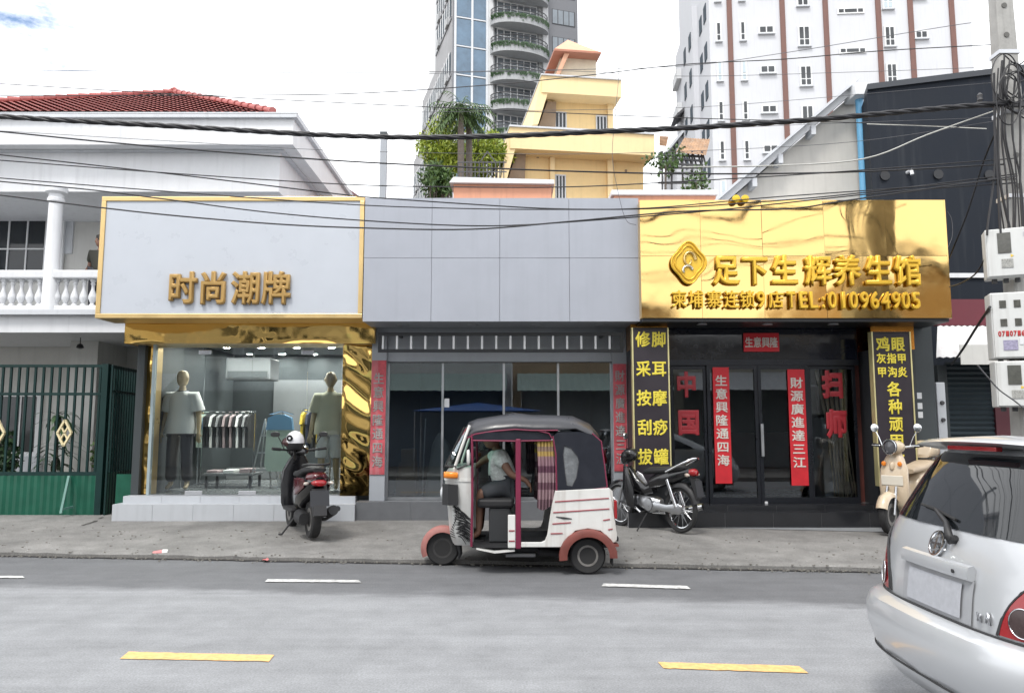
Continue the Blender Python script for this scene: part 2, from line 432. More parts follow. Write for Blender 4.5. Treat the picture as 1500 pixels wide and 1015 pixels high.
# ================================================================== SHOPS
m_tile_w = M('white_step_tile', (.47, .49, .52), .35, var=.05, streak=.15)
m_tile_g = M('grey_step_tile', (.13, .135, .145), .35, var=.1, scale=6)
m_tile_k = M('black_step_tile', (.02, .021, .024), .18, var=.15, scale=5)
m_grout = M('grout', (.25, .25, .26), .9, var=0)
m_shopglass = glass('shop_glass', (.86, .90, .90), 1.5)
m_shopglass2 = glass('shop_glass_dark', (.74, .78, .80), 1.6)
m_gedge = M('glass_edge', (.35, .47, .45), .2, var=.05)
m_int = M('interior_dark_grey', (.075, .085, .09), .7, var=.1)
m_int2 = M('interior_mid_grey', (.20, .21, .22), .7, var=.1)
m_ifloor = M('interior_floor', (.16, .17, .175), .25, var=.15)
m_grey_acp = M('grey_composite_panel', (.355, .375, .425), .42, var=.04, streak=.2, grime=.75)
m_grey_wall = M('grey_pilaster_paint', (.33, .35, .38), .5, var=.06, streak=.1)
m_lamp = emit('downlight', (1, .97, .92), 9)
def shop_shell(name, label, px0, px1, y0, y1, zf, zc, ztop, wallm, floorm, ceilm, cat='shop'):
    x0, x1 = PX(px0, y0), PX(px1, y0)
    t = thing(name, label, cat, ((x0 + x1) / 2, y0, .12))
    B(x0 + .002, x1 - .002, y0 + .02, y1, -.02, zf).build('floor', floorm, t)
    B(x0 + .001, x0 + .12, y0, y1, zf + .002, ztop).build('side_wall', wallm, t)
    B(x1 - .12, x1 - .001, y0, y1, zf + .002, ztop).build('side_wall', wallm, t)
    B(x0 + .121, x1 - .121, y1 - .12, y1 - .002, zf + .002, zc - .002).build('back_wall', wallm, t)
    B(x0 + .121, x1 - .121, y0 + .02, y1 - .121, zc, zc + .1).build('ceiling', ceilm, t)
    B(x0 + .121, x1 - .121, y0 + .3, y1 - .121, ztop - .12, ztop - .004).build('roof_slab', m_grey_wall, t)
    return t, x0 + .12, x1 - .12
def tiles(parent, x0, x1, y0, y1, z0, z1, n, m, gap=.004, name='tile'):
    B(x0 + .004, x1 - .004, y0 + .006, y1, z0, z1 - .006).build('step_core', m_grout, parent)
    wd = (x1 - x0) / n
    me = B(0, wd - gap, y0 - y0, .012, z0 - z0 + .0, z1 - z0).mesh(name, m)
    me2 = B(0, wd - gap, .013, y1 - y0, z1 - z0 - .012, z1 - z0).mesh(name, m)
    for i in range(n):
        inst(name, me, (x0 + i * wd, y0, z0), parent); inst(name, me2, (x0 + i * wd, y0, z0), parent)

# ---------------- clothes shop (white sign)
YS = 12.15
s1, sx0, sx1 = shop_shell('clothes_shop', 'clothes shop with frameless glass front, gold trim and white tiled steps', 196, 546, YS + .05, 16.25, .52, 3.15, 4.6, M('shop_charcoal_wall', (.04, .048, .052), .7, var=.1), m_ifloor, m_int2)
xl, xr = PX(172, 11.8), PX(523, 11.8)
tiles(s1, xl, xr, 11.78, 12.15, .10, .415, 6, m_tile_w)
tiles(s1, PX(186, 12), PX(523, 12), 12.0, 12.19, .4155, .52, 6, m_tile_w)
gx0, gx1, gz0, gz1 = PX(224, YS), PX(499, YS), .535, PZ(504, YS)
xs4 = [gx0, PX(296, YS), PX(366, YS), PX(448, YS), gx1]
for a, b in zip(xs4[:-1], xs4[1:]):
    g = B(a + .003, b - .003, YS, YS + .012, gz0, gz1 - .01).build('glass_pane', m_shopglass, s1)
B(gx0 - .05, gx0 - .004, YS - .02, YS + .05, gz0 - .012, gz1).build('corner_post', M('steel_blue_post', (.38, .46, .48), .35, .3, var=.05), s1)
for px in (296, 448):      # patch fittings
    x = PX(px, YS)
    B(x - .10, x + .10, YS - .012, YS + .024, gz1 - .17, gz1 - .10).build('patch_fitting', m_chrome, s1, bevel=.004)
for px in (288, 366):
    x = PX(px, YS)
    B(x - .14, x + .14, YS - .012, YS + .024, gz0 - .005, gz0 + .055).build('patch_fitting', m_chrome, s1, bevel=.004)
B(gx0, gx1, YS - .03, YS + .05, .521, .534).build('threshold', m_steel, s1)
# crumpled gold fascia over the glass, and gold clad pillars
def foil(name, x0, x1, y, z0, z1, amp, seed, parent, m=None, nu=40, nv=16, k=1.0):
    r = random.Random(seed); ph = [(r.uniform(1, 5) * k, r.uniform(1, 7) * k, r.uniform(0, 6)) for _ in range(7)]
    def fn(u, v):
        d = sum(math.sin(a * u * (x1 - x0) + b * v * (z1 - z0) + c) for a, b, c in ph) / 7
        e = min(u, 1 - u, v, 1 - v); e = min(1, e * 8)
        return (x0 + (x1 - x0) * u, y + d * amp * e, z0 + (z1 - z0) * v)
    mb = MB().grid(nu, nv, fn)
    return mb.build(name, m or m_goldw, parent, smooth=180)
fz0, fz1 = PZ(503, 11.85), PZ(466, 11.85)
fx0, fx1 = PX(176, 11.85), PX(546, 11.85)
foil('gold_fascia', fx0, fx1, 11.85, fz0, fz1, .05, 2, s1, nu=70, nv=10)
B(fx0, fx1, 11.9, 12.6, fz0 + .01, fz1 + .02).build('fascia_core', m_goldf, s1)
B(fx0 - .012, fx0 - .001, 11.85, 12.6, fz0, fz1).build('fascia_end', m_goldw, s1)
foil('gold_pillar_cladding', PX(500, 12.05), PX(545, 12.05), 12.05, .525, fz0, .05, 5, s1, nu=16, nv=60, k=2.2)
B(PX(500, 12.1), PX(545, 12.1), 12.11, 12.3, .5205, fz0).build('pillar_core', m_goldf, s1)
foil('gold_pillar_cladding', PX(205, 12.3), PX(221, 12.3), 12.3, .525, fz0, .03, 9, s1, nu=8, nv=50, k=2.4)
B(PX(204, 12.3), PX(221, 12.3), 12.34, 12.6, .5205, fz0).build('pillar_core', m_goldf, s1)
# sign box
YL = 11.25
x0, x1, z0, z1 = PX(143, YL, 4), PX(532, YL, 4), PZ(466, YL), PZ(288, YL)
sg = thing('shop_sign', 'white box sign with gold frame and four gold Chinese characters', 'sign', ((x0 + x1) / 2, YL, z0))
fw = .07
B(x0 + fw, x1 - fw, YL + .02, YL + .55, z0 + fw, z1 - fw).build('panel', M('white_acrylic_panel', (.49, .52, .57), .32, var=.025, streak=.0), sg)
for a, b, c, d in ((x0, x1, z1 - fw + .001, z1), (x0, x1, z0, z0 + fw - .001), (x0, x0 + fw - .001, z0 + fw, z1 - fw), (x1 - fw + .001, x1, z0 + fw, z1 - fw)):
    B(a, b, YL, YL + .58, c, d).build('frame_bar', m_goldf, sg, bevel=.006)
for i, ch in enumerate('时尚潮牌'):
    px = (268, 312, 359, 404)[i]
    letter('character', ch, PX(px, YL, 3.5), PZ(422, YL), YL + .0, PX(px + 21, YL) - PX(px - 21, YL), PZ(398, YL) - PZ(447, YL), m_glet2, sg, .032, .06, .05)

# ---------------- grey shop in the middle
YG = 12.1
s2, mx0, mx1 = shop_shell('vacant_shop', 'grey shop with wide glass front and red couplets on its pillars', 546.5, 925, YG + .05, 17.4, .45, 3.2, 4.6, m_int2, m_ifloor, m_int2)
tiles(s2, PX(522.5, 11.85) + .01, PX(925, 11.85), 11.84, 12.16, .10, .449, 5, m_tile_g)
zt = PZ(517, YG)
B(PX(543, 12.0), PX(565, 12.0), 11.98, 12.3, .451, PZ(487, 12)).build('pillar', m_grey_wall, s2)
B(PX(898, 12.0), PX(919, 12.0), 11.98, 12.3, .451, PZ(487, 12)).build('pillar', m_grey_wall, s2)
B(PX(543, 12.0), PX(919, 12.0), 12.0, 12.3, PZ(487, 12) + .002, 4.4).build('lintel', m_grey_wall, s2)
B(PX(565, 12.0) + .002, PX(898, 12.0) - .002, 12.03, 12.3, PZ(530, 12.05), PZ(487, 12) - .002).build('shutter_box', m_grey_wall, s2)
m_shopglass_r = glass('shop_glass_reflective', (.72, .77, .79), 1.85)
fxs = [PX(v, YG) for v in (568, 648, 738, 818, 896)]
for a, b in zip(fxs[:-1], fxs[1:]):
    B(a + .02, b - .02, YG + .02, YG + .032, .50, PZ(531, YG)).build('glass_pane', m_shopglass_r, s2)
    B(b - .018, b + .018, YG - .005, YG + .05, .4515, PZ(530, YG) - .02).build('mullion', m_steel, s2)
B(fxs[0] - .03, fxs[0] + .018, YG - .005, YG + .05, .4515, PZ(530, YG) - .02).build('mullion', m_steel, s2)
B(fxs[0] + .02, fxs[-1] - .02, YG - .006, YG + .049, .452, .498).build('bottom_rail', m_steel, s2)
# sign of grey composite panels
YM = 11.2
x0, x1, z0, z1 = PX(532.6, YM, 4), PX(937, YM, 4), PZ(471, YM), PZ(290, YM)
sg = thing('shop_sign', 'blank grey sign of flat composite panels with fine joints', 'sign', ((x0 + x1) / 2, YM, z0))
cxs = [x0, PX(632, YM, 4), PX(732, YM, 4), PX(834, YM, 4), x1]; czs = [z0, PZ(378, YM), z1]
r5 = random.Random(5)
for a, b in zip(cxs[:-1], cxs[1:]):
    for c, d in zip(czs[:-1], czs[1:]):
        p = MB().hexa([(a + .0028, YM + r5.uniform(0, .006), c + .0028), (b - .0028, YM + r5.uniform(0, .006), c + .0028), (b - .0028, YM + .03, c + .0028), (a + .0028, YM + .03, c + .0028)],
                      [(a + .0028, YM + r5.uniform(0, .006), d - .0028), (b - .0028, YM + r5.uniform(0, .006), d - .0028), (b - .0028, YM + .03, d - .0028), (a + .0028, YM + .03, d - .0028)])
        p.build('panel', m_grey_acp, sg)
B(x0 + .006, x1 - .006, YM + .031, YM + .75, z0 + .006, z1 - .01).build('backing_box', m_grey_wall, sg)
for px in (587, 690, 785, 882):
    MB().lathe([(.09, 0), (.09, .012), (.07, .014)], (PX(px, 11.5), 11.55, z0 - .012), 16).build('soffit_lamp', m_steel, sg, smooth=40)
# ladder-like rack under the sign
YR = 11.55
x0, x1 = PX(554, YR, 3), PX(913, YR, 3); za, zb = PZ(516, YR), PZ(487, YR)
rk = thing('light_rack', 'black framed rack of white upright tubes under the grey sign', 'rack', ((x0 + x1) / 2, YR, za))
for a, b, c, d in ((x0, x1, zb - .05, zb), (x0, x1, za, za + .05), (x0, x0 + .05, za + .052, zb - .052), (x1 - .05, x1, za + .052, zb - .052)):
    B(a, b, YR, YR + .05, c, d).build('frame_bar', m_black, rk)
for s in (0, 1):
    xx = x0 + .3 if s == 0 else x1 - .3
    B(xx - .02, xx + .02, YR + .052, 12.0, zb - .04, zb).build('bracket', m_black, rk)
tm = MB().tube([(0, 0, za + .05), (0, 0, zb - .05)], .018, 10).mesh('tube', M('white_tube', (.75, .76, .77), .35, var=.05), 40)
for i in range(17):
    inst('tube', tm, (PX(560.5 + i * 20.8, YR, 3), YR + .025, 0), rk)

# couplets
def couplet(name, label, px0, px1, pt, pb, Y, text, mat, cmat, group=None, sz=.8, cols=1, top=.06, bot=.06, cat='banner'):
    x0, x1, z0, z1 = PX(px0, Y, 2), PX(px1, Y, 2), PZ(pb, Y), PZ(pt, Y)
    t = thing(name, label, cat, ((x0 + x1) / 2, Y, z0), group)
    B(x0, x1, Y, Y + .006, z0, z1).build('paper', mat, t)
    n = len(text); h = (z1 - z0) * (1 - top - bot) / n; wd = (x1 - x0) * sz
    for i, ch in enumerate(text):
        letter('character', ch, (x0 + x1) / 2, z1 - (z1 - z0) * top - h * (i + .5), Y - .003, wd, h * .86, cmat, t, .02, .004, .004)
    return t
m_faded = M('faded_red_paper', (.50, .08, .10), .7, var=.4, scale=5, streak=.45, dirt=(.45, .33, .34))
m_char_f = M('faded_ink', (.30, .29, .28), .7, var=.4, scale=9)
m_char_s = M('silver_white_ink', (.62, .60, .55), .45, var=.15, scale=30)
couplet('couplet_banner', 'faded pink-red couplet strip on left grey pillar beside gold foil', 543.5, 565, 528, 695, 11.965, '生意興隆通四海', m_faded, m_char_f, sz=.72, top=.1, bot=.05)
couplet('couplet_banner', 'faded red couplet strip on right grey pillar behind the tuk-tuk', 898.5, 918, 533, 690, 11.965, '財源廣進達三江', m_faded, m_char_f, sz=.72, top=.05, bot=.05)
# paper notice stuck on the glass of the vacant shop
x, z = PX(654, YG), PZ(590, YG)
tag(B(x - .04, x + .04, YG + .012, YG + .018, z - .07, z + .07).build('paper_notice', m_white), 'small white paper notice stuck on the vacant shop glass', 'notice')

# ---------------- massage shop with gold mirror sign
YD = 11.8
m_dframe = M('black_aluminium', (.016, .018, .024), .32, .4, var=.1)
m_navy = M('black_glass_panel', (.01, .012, .02), .08, var=.1)
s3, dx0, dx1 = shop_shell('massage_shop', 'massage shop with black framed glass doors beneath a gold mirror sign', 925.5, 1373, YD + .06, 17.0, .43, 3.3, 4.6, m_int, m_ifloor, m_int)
tiles(s3, PX(918, 11.2), PX(1335, 11.2), 11.15, 11.5, .10, .36, 6, m_tile_k)
tiles(s3, PX(922, 11.5), PX(1345, 11.5), 11.51, 11.9, .10, .428, 6, m_tile_k)
dz0, dz1 = .429, PZ(535, YD); hz1 = 4.4
xA, xB_ = PX(981, YD), PX(1262, YD)
B(xA, xB_, YD + .02, YD + .2, dz1 + .09, hz1).build('black_header', m_navy, s3)
B(xA + .001, xB_ - .001, YD - .01, YD + .18, dz1, dz1 + .088).build('head_rail', m_dframe, s3)
cols = [984, 1037, 1112, 1187, 1258]
for i, (a, b) in enumerate(zip(cols[:-1], cols[1:])):
    a, b = PX(a, YD), PX(b, YD); fwd = .055 if i in (1, 2) else .045
    off = .0 if i in (1, 2) else .035
    lf = thing('x', None, None) if False else None
    fr = B(a + .003, a + fwd, YD + off, YD + off + .045, dz0, dz1 - .002).build('door_frame' if i in (1, 2) else 'window_frame', m_dframe, s3)
    for q in (B(b - fwd, b - .003, YD + off, YD + off + .045, dz0, dz1 - .002), B(a + fwd + .001, b - fwd - .001, YD + off, YD + off + .045, dz0, dz0 + .09), B(a + fwd + .001, b - fwd - .001, YD + off, YD + off + .045, dz1 - .06, dz1 - .002)):
        q.build('rail', m_dframe, fr)
    B(a + fwd - .01, b - fwd + .01, YD + off + .018, YD + off + .028, dz0 + .08, dz1 - .05).build('glass_pane', m_shopglass2, fr)
x = PX(1118, YD); B(x - .02, x + .02, YD - .03, YD - .001, dz0 + .0, dz0 + .0 + .03).build('door_stop', m_white, s3)
B(PX(1113, YD), PX(1117, YD), YD - .05, YD - .02, 1.15, 1.65).build('door_handle', m_steel, s3)
# side cheeks: gold-brown column tops behind blade signs, dark end wall
m_copper = M('copper_gold_cladding', (.75, .34, .07), .22, 1, var=.1)
m_brown = M('dark_red_brown_curtain', (.10, .025, .018), .7, var=.3, scale=6)
m_dkpil = M('dark_pillar', (.03, .033, .038), .5, var=.1)
for a, b in ((926, 980.5), (1282, 1346)):
    B(PX(a, 11.55), PX(b, 11.55), 11.55, 12.2, .4285, PZ(512, 11.55)).build('pillar', m_dkpil, s3)
    B(PX(a, 11.55), PX(b, 11.55), 11.54, 12.2, PZ(512, 11.55) + .001, PZ(467, 11.55)).build('pillar_head', m_copper, s3)
B(PX(1262.5, YD), PX(1282, YD), YD + .2, YD + .25, .4285, 3.6).build('side_panel', m_brown, s3)
m_dkwall = M('dark_grey_wall', (.045, .055, .06), .55, var=.1, streak=.2)
B(PX(1338, 11.75), PX(1373, 11.75), 11.75, 11.855, .13, 4.2).build('end_wall', m_dkwall, s3)
for k_, zz in enumerate((575, 590, 603)):
    B(PX(1342, 11.74), PX(1353, 11.74), 11.74, 11.749, PZ(zz + 9, 11.74), PZ(zz, 11.74)).build('paper_scrap', m_white, s3)
# sign
YK = 11.0
x0, x1, z0, z1 = PX(938.5, YK, 4), PX(1390, YK, 4), PZ(466, YK), PZ(293, YK)
sg = thing('shop_sign', 'gold mirror sign with raised gold Chinese characters and phone number', 'sign', ((x0 + x1) / 2, YK, z0))
cxs = [x0, PX(1027, YK, 4), PX(1118, YK, 4), PX(1209, YK, 4), PX(1300, YK, 4), x1 - .02]; czs = [z0, PZ(375, YK), z1]
r6 = random.Random(11)
for a, b in zip(cxs[:-1], cxs[1:]):
    for c, d in zip(czs[:-1], czs[1:]):
        ph = [(r6.uniform(.8, 3.2), r6.uniform(.8, 3.2), r6.uniform(0, 6)) for _ in range(4)]; tx, tz = r6.uniform(-.008, .008), r6.uniform(-.010, .010)
        a_, b_, c_, d_ = a + .0025, b - .0025, c + .0025, d - .0025
        def fn(u, v):
            dd = sum(math.sin(p * u * 1.6 + q * v * 1.6 + s) for p, q, s in ph) / 4 * .010 + tx * (u - .5) + tz * (v - .5)
            return (a_ + (b_ - a_) * u, YK + dd, c_ + (d_ - c_) * v)
        MB().grid(14, 14, fn).build('mirror_panel', m_gold, sg, smooth=180)
B(x0 + .004, x1 - .022, YK + .02, YK + .6, z0 + .004, z1 - .01).build('backing_box', m_goldf, sg)
B(x1 - .019, x1, YK + .0, YK + .6, z0, z1).build('side_panel', m_gold, sg)
B(x0 + .02, x1 - .03, YK + .03, YK + .75, z0 - .05, z0 - .002).build('soffit', m_black, sg)
for px in (1040, 1140, 1240):
    MB().lathe([(.08, 0), (.08, .012), (.06, .014)], (PX(px, YK), YK + .3, z0 - .063), 16).build('soffit_lamp', m_steel, sg, smooth=40)
def slant(n): return
YKL = YK - .02
for ch, px in zip('足下生辉养生馆', (1063, 1105, 1148, 1197, 1240, 1285, 1328)):
    letter('character', ch, PX(px, YKL, 3.9), PZ(396 + (px - 1063) * .004, YKL), YKL - .02, PX(px + 19, YKL) - PX(px - 19, YKL), .46, m_glet, sg, .035, .07, .04)
for ch, px in zip('柬埔寨连锁9店TEL:010964905', (994, 1018, 1045, 1070, 1093, 1113, 1135, 1157, 1175, 1190, 1204, 1217, 1233, 1248, 1264, 1279, 1295, 1310, 1324, 1339)):
    cj = ord(ch) > 0x2e80
    wd = (22 if cj else {':': 4, '1': 6}.get(ch, 12.5)) / 101
    letter('character', ch, PX(px, YKL, 3.5), PZ(439 + (px - 994) * .006, YKL), YKL - .04, wd, .27 if cj else .235, m_glet, sg, .022 if cj else .04, .05, .035)
# emblem: lobed double ring round a swirl
ex, ez = PX(1008, YKL, 3.9), PZ(386, YKL)
def lobed(k, s=1.0, n=48):
    out = []
    for i in range(n):
        a = 2 * math.pi * i / n; r = 1 + .10 * math.cos(4 * a)
        out.append((ex + .24 * s * r * math.cos(a), ez + .295 * s * r * math.sin(a)))
    return out
mb = MB().prism(lobed(0), YKL - .05, YKL - .02); em = mb.build('emblem', m_glet, sg)
for s_ in (.97, .78):
    MB().tube([(u, YKL - .055, v) for u, v in lobed(0, s_)], .016, 6, closed=True).build('emblem_ring', m_glet, em, smooth=60)
MB().tube([(ex + .10 * math.cos(a) * (1 - a / 9), YKL - .06, ez + .04 + .14 * math.sin(a) * (1 - a / 9)) for a in [i * .3 for i in range(22)]], [.03 - .0008 * i for i in range(22)], 6).build('emblem_swirl', M('emblem_relief', (.8, .6, .25), .35, 1, var=.3, scale=25), em, smooth=60)
MB().tube([(ex + .07 * math.cos(a) - .02, YKL - .06, ez - .11 + .06 * math.sin(a)) for a in [i * .35 for i in range(12)]], .022, 6).build('emblem_swirl', M('emblem_relief_silver', (.7, .68, .6), .35, 1, var=.3, scale=25), em, smooth=60)

for px in (1076, 1089):
    t = thing('sign_spotlight', 'small yellow-capped spotlight on top edge of gold sign', 'spotlight', (PX(px, YK, 4.9), YK + .1, z1), 'spotlights on the gold sign')
    MB().tube([(PX(px, YK, 4.9), YK + .1, z1), (PX(px, YK, 4.9), YK - .05, z1 + .03)], .012, 6).build('arm', m_black, t)
    MB().lathe([(.03, .02), (.06, -.02), (.055, -.05), (.002, -.06)], (PX(px, YK, 4.9), YK - .06, z1 - .01), 14, 'y').build('lamp_head', M('yellow_cap', (.75, .5, .02), .35, var=.1), t, smooth=50)
# blade signs
m_blade = M('purple_black_panel', (.026, .020, .027), .4, var=.08)
m_ychar = M('yellow_vinyl', (.72, .60, .06), .45, var=.08)
def blade(label, px0, px1, pt, pb, Y):
    x0, x1, z0, z1 = PX(px0, Y, 2), PX(px1, Y, 2), PZ(pb, Y), PZ(pt, Y)
    t = thing('vertical_sign', label, 'sign', ((x0 + x1) / 2, Y, z0))
    B(x0 + .02, x1 - .02, Y, Y + .1, z0, z1 - .02).build('panel', m_blade, t)
    for a in ((x0, x0 + .019), (x1 - .019, x1)): B(a[0], a[1], Y - .01, Y + .11, z0, z1).build('edge_trim', M('pale_gold_trim', (.75, .68, .35), .4, .6, var=.1), t)
    B(x0 + .02, x1 - .02, Y - .01, Y + .11, z1 - .0195, z1).build('edge_trim', m_black, t)
    return t
YB = 11.3
t = blade('purple-black vertical sign with two columns of yellow characters behind black motorcycle', 927, 981.5, 480, 712, YB)
for col, px in (('脚耳摩痧罐', 966), ('修采按刮拔', 943)):
    for ch, py in zip(col, (497, 540, 583, 626, 669)):
        letter('character', ch, PX(px, YB, 2.2), PZ(py, YB), YB - .004, .215, .245, m_ychar, t, .028, .006, .006)
t = blade('purple-black vertical sign listing foot ailments in yellow behind cream scooter', 1281, 1339, 486, 712, YB)
for ch, px, py, s in [('鸡', 1296, 504, 20), ('眼', 1319, 504, 20), ('灰', 1293, 525, 14), ('指', 1308, 525, 14), ('甲', 1323, 525, 14), ('甲', 1293, 545, 14), ('沟', 1308, 545, 14), ('炎', 1323, 545, 14)] + [(c, 1309.5, 570 + i * 25.5, 20) for i, c in enumerate('各种顽固性脚')]:
    letter('character', ch, PX(px, YB, 2.2), PZ(py, YB), YB - .004, s * .0101, s * .0115, m_ychar, t, .03, .006, .006)
# red couplets and papers on the doors
couplet('couplet_banner', 'bright red couplet strip pasted on left glass door of massage shop', 1045, 1069, 538, 708, YD - .012, '生意興隆通四海', m_red, m_char_s, sz=.74, top=.06, bot=.14)
couplet('couplet_banner', 'bright red couplet strip pasted on right glass door of massage shop', 1155, 1180, 541, 711, YD - .012, '財源廣進達三江', m_red, m_char_s, sz=.74, top=.06, bot=.14)
x0, x1, z0, z1 = PX(1089, YD - .02, 3), PX(1141, YD - .02, 3), PZ(515, YD - .02), PZ(488, YD - .02)
t = thing('couplet_header', 'small red paper with four silver characters above the glass doors', 'banner', ((x0 + x1) / 2, YD - .02, z0))
B(x0, x1, YD - .02, YD - .014, z0, z1).build('paper', m_red, t)
for i, ch in enumerate('生意興隆'): letter('character', ch, x0 + (x1 - x0) * (.15 + .235 * i), (z0 + z1) / 2, YD - .024, .125, .17, m_char_s, t, .02, .004, .004)
m_redcut = M('red_vinyl_letter', (.34, .02, .03), .5, var=.2)
def cut(label, items, Y, bold):
    t = thing('window_lettering', label, 'lettering', (PX(items[0][1], Y, 2), Y, PZ(items[-1][2], Y)))
    for ch, px, py, wpx, hpx in items:
        letter('character', ch, PX(px, Y, 2), PZ(py, Y), Y, wpx / 94, hpx / 94, m_redcut, t, bold, .004, .004)
cut('two large red cut-out characters on the left shop window', [('中', 1006, 563, 30, 38), ('国', 1008, 618, 32, 38)], YD + .044, .045)
cut('two large red cut-out characters on window with hanging strips', [('扫', 1220, 563, 30, 40), ('师', 1224, 620, 30, 40)], YD + .044, .062)
# hanging cane strips behind the right window
m_cane = M('cane_strip', (.66, .54, .40), .7, var=.3, scale=12)
t = thing('strip_curtain', 'bundle of tan cane strips hanging behind the right window', 'curtain', (PX(1228, 12.05), 12.05, .45))
for i in range(24):
    u = i / 23; xt = PX(1196 + 52 * u, 12.0); xm = PX(1212 + 32 * u, 12.0); xb = PX(1226 + 22 * u + (6 if i % 2 else -6), 12.0); yy = 12.0 + .03 * (i % 4)
    z0 = .44 + .06 * (i % 3)
    pts = [(xt, yy, 3.0), (xt * .8 + xm * .2, yy, 2.4), (xm, yy, 1.6), (xm * .4 + xb * .6, yy + .02, .95), (xb, yy + .03, z0)]
    MB().tube(pts, [.012, .013, .015, .015, .012], 6).build('strip', m_cane, t, smooth=60)
B(PX(1204, 12.3), PX(1232, 12.3), 12.3, 12.7, .431, 1.75).build('x', m_white)
o = bpy.data.objects['x']; o.name = 'cabinet'; tag(o, 'white upright cabinet standing behind the hanging cane strips', 'cabinet')
# ================================================================== VILLA BEHIND THE GREEN GATE
m_rooftile = M('red_roof_tile', (.40, .13, .12), .75, var=.3, scale=9, streak=.2)
m_dglass = M('dark_window_glass', (.02, .025, .03), .05, var=.2, scale=2)
m_winw = M('white_window_frame', (.72, .73, .74), .5, var=.05)
YH = 13.8
xe = PX(430, YH, 7.4)
villa = thing('villa', 'white two-storey villa with red tiled roof and balustraded balcony', 'house', (-9, 16, .15))
XL = -17.0
def hb(name, x0, x1, y0, y1, z0, z1, m, parent=villa, bevel=0): return B(x0, x1, y0, y1, z0, z1).build(name, m, parent, bevel=bevel)
zt, zm, zm2, zb = PZ(167, YH), PZ(212, YH), PZ(224, 14.15), PZ(281, 14.15)
hb('eave_cap', XL, xe + .08, YH - .08, 23, zt - .1, zt, m_trim)
hb('eave_fascia', XL, xe, YH, 23, zm, zt - .101, m_white)
hb('lower_fascia', XL, xe - .35, YH + .35, 22.6, zb, zm - .001, m_white)
hb('cornice', XL, xe - .25, YH + .25, 22.8, zm2 - .0, zm - .002, m_trim)
hb('upper_wall', XL, xe - .5, 16.3, 22.4, 3.76, zb - .002, m_cream)
zs0, zs1 = PZ(487, YH), PZ(462, YH)
hb('balcony_beam', XL, PX(180, YH), YH, 16.3, zs0, zs1, m_white)
hb('balcony_shadow_ledge', XL, PX(180, YH), YH - .12, 16.29, zs1 + .001, PZ(455, YH), m_trim)  # ledge in grey, standing for the shadow band above the beam
hb('ground_wall', XL, xe - .5, 16.35, 22.4, .1, zs0 + .3, m_cream)
# columns and balustrade
cm = MB().lathe([(.16, 0), (.16, .1), (.14, .12), (.135, .2), (.125, zb - 5.0), (.125, zb - 4.95 - .0)], (0, 0, 0), 20)
zr = PZ(395, YH); zr0 = PZ(407, YH); zbr = PZ(447, YH); zl = PZ(455, YH) + .001
colx = PX(77, YH + .1, 5)
def column(x):
    hh = zb - zl
    o = MB().lathe([(.16, 0), (.16, .12), (.135, .16), (.12, hh - .35), (.12, hh - .30), (.15, hh - .28), (.15, hh - .22), (.13, hh - .2), (.13, hh - .14), (.19, hh - .1), (.19, hh - .001)], (x, YH + .12, zl), 20)
    o.build('column', m_white, villa, smooth=35)
column(colx); column(colx - 4.2)
hb('handrail', XL, PX(180, YH), YH + .02, YH + .26, zr0, zr, m_white, bevel=.02)
hb('bottom_rail', XL, PX(180, YH), YH + .04, YH + .24, zl, zbr, m_white, bevel=.015)
h = zr0 - zbr
bme = MB().lathe([(.055, 0), (.055, .05 * h), (.03, .1 * h), (.075, .28 * h), (.07, .38 * h), (.03, .62 * h), (.028, .75 * h), (.045, .82 * h), (.03, .87 * h), (.055, .93 * h), (.055, h)], (0, 0, 0), 12).mesh('baluster', m_white, 40)
for px in [70 - 13.1 * i for i in range(1, 26)] + [70 + 13.1 * i for i in range(1, 9)]:
    inst('baluster', bme, (PX(px, YH + .14, 4), YH + .14, zbr), villa)
MB().box(colx - .1, colx + .1, YH + .06, YH + .22, zbr + .001, zr0 - .001).build('newel_post', m_white, villa, bevel=.02)
# upstairs window and its shutter frame
def window(parent, x0, x1, y, z0, z1, nx, nz, fw=.06, frame=m_winw, pane=m_dglass, name='window', deep=.06, mull=.03):
    fr = MB()
    fr.box(x0, x1, y - deep, y, z1 - fw, z1); fr.box(x0, x1, y - deep, y, z0, z0 + fw)
    fr.box(x0, x0 + fw, y - deep, y, z0 + fw, z1 - fw); fr.box(x1 - fw, x1, y - deep, y, z0 + fw, z1 - fw)
    for i in range(1, nx):
        x = x0 + (x1 - x0) * i / nx; fr.box(x - mull / 2, x + mull / 2, y - deep * .8, y, z0 + fw, z1 - fw)
    for j in range(1, nz):
        z = z0 + (z1 - z0) * j / nz; fr.box(x0 + fw, x1 - fw, y - deep * .75, y, z - mull / 2, z + mull / 2)
    f = fr.build(name, frame, parent)
    for i in range(nx):
        for j in range(nz):
            a, b = x0 + fw + (x1 - x0 - 2 * fw) * i / nx, x0 + fw + (x1 - x0 - 2 * fw) * (i + 1) / nx
            c, d = z0 + fw + (z1 - z0 - 2 * fw) * j / nz, z0 + fw + (z1 - z0 - 2 * fw) * (j + 1) / nz
            B(a + .002, b - .002, y - deep * .4, y - deep * .25, c + .002, d - .002).build('pane', pane, f)
    return f
Yw = 16.29
hb('window_surround', PX(-120, Yw), PX(104, Yw, 5), Yw - .02, Yw + .01, PZ(372, Yw), PZ(306, Yw), m_trim)
window(villa, PX(-60, Yw), PX(93, Yw, 5), Yw - .025, PZ(412, Yw), PZ(320, Yw), 5, 2, .07)
Yw = 16.34
window(villa, PX(-30, Yw), PX(60, Yw), Yw, PZ(668, Yw), PZ(575, Yw), 3, 1, .09)
hb('window_ledge', PX(-40, Yw), PX(66, Yw), Yw - .2, Yw, PZ(690, Yw), PZ(668, Yw) - .001, m_trim)
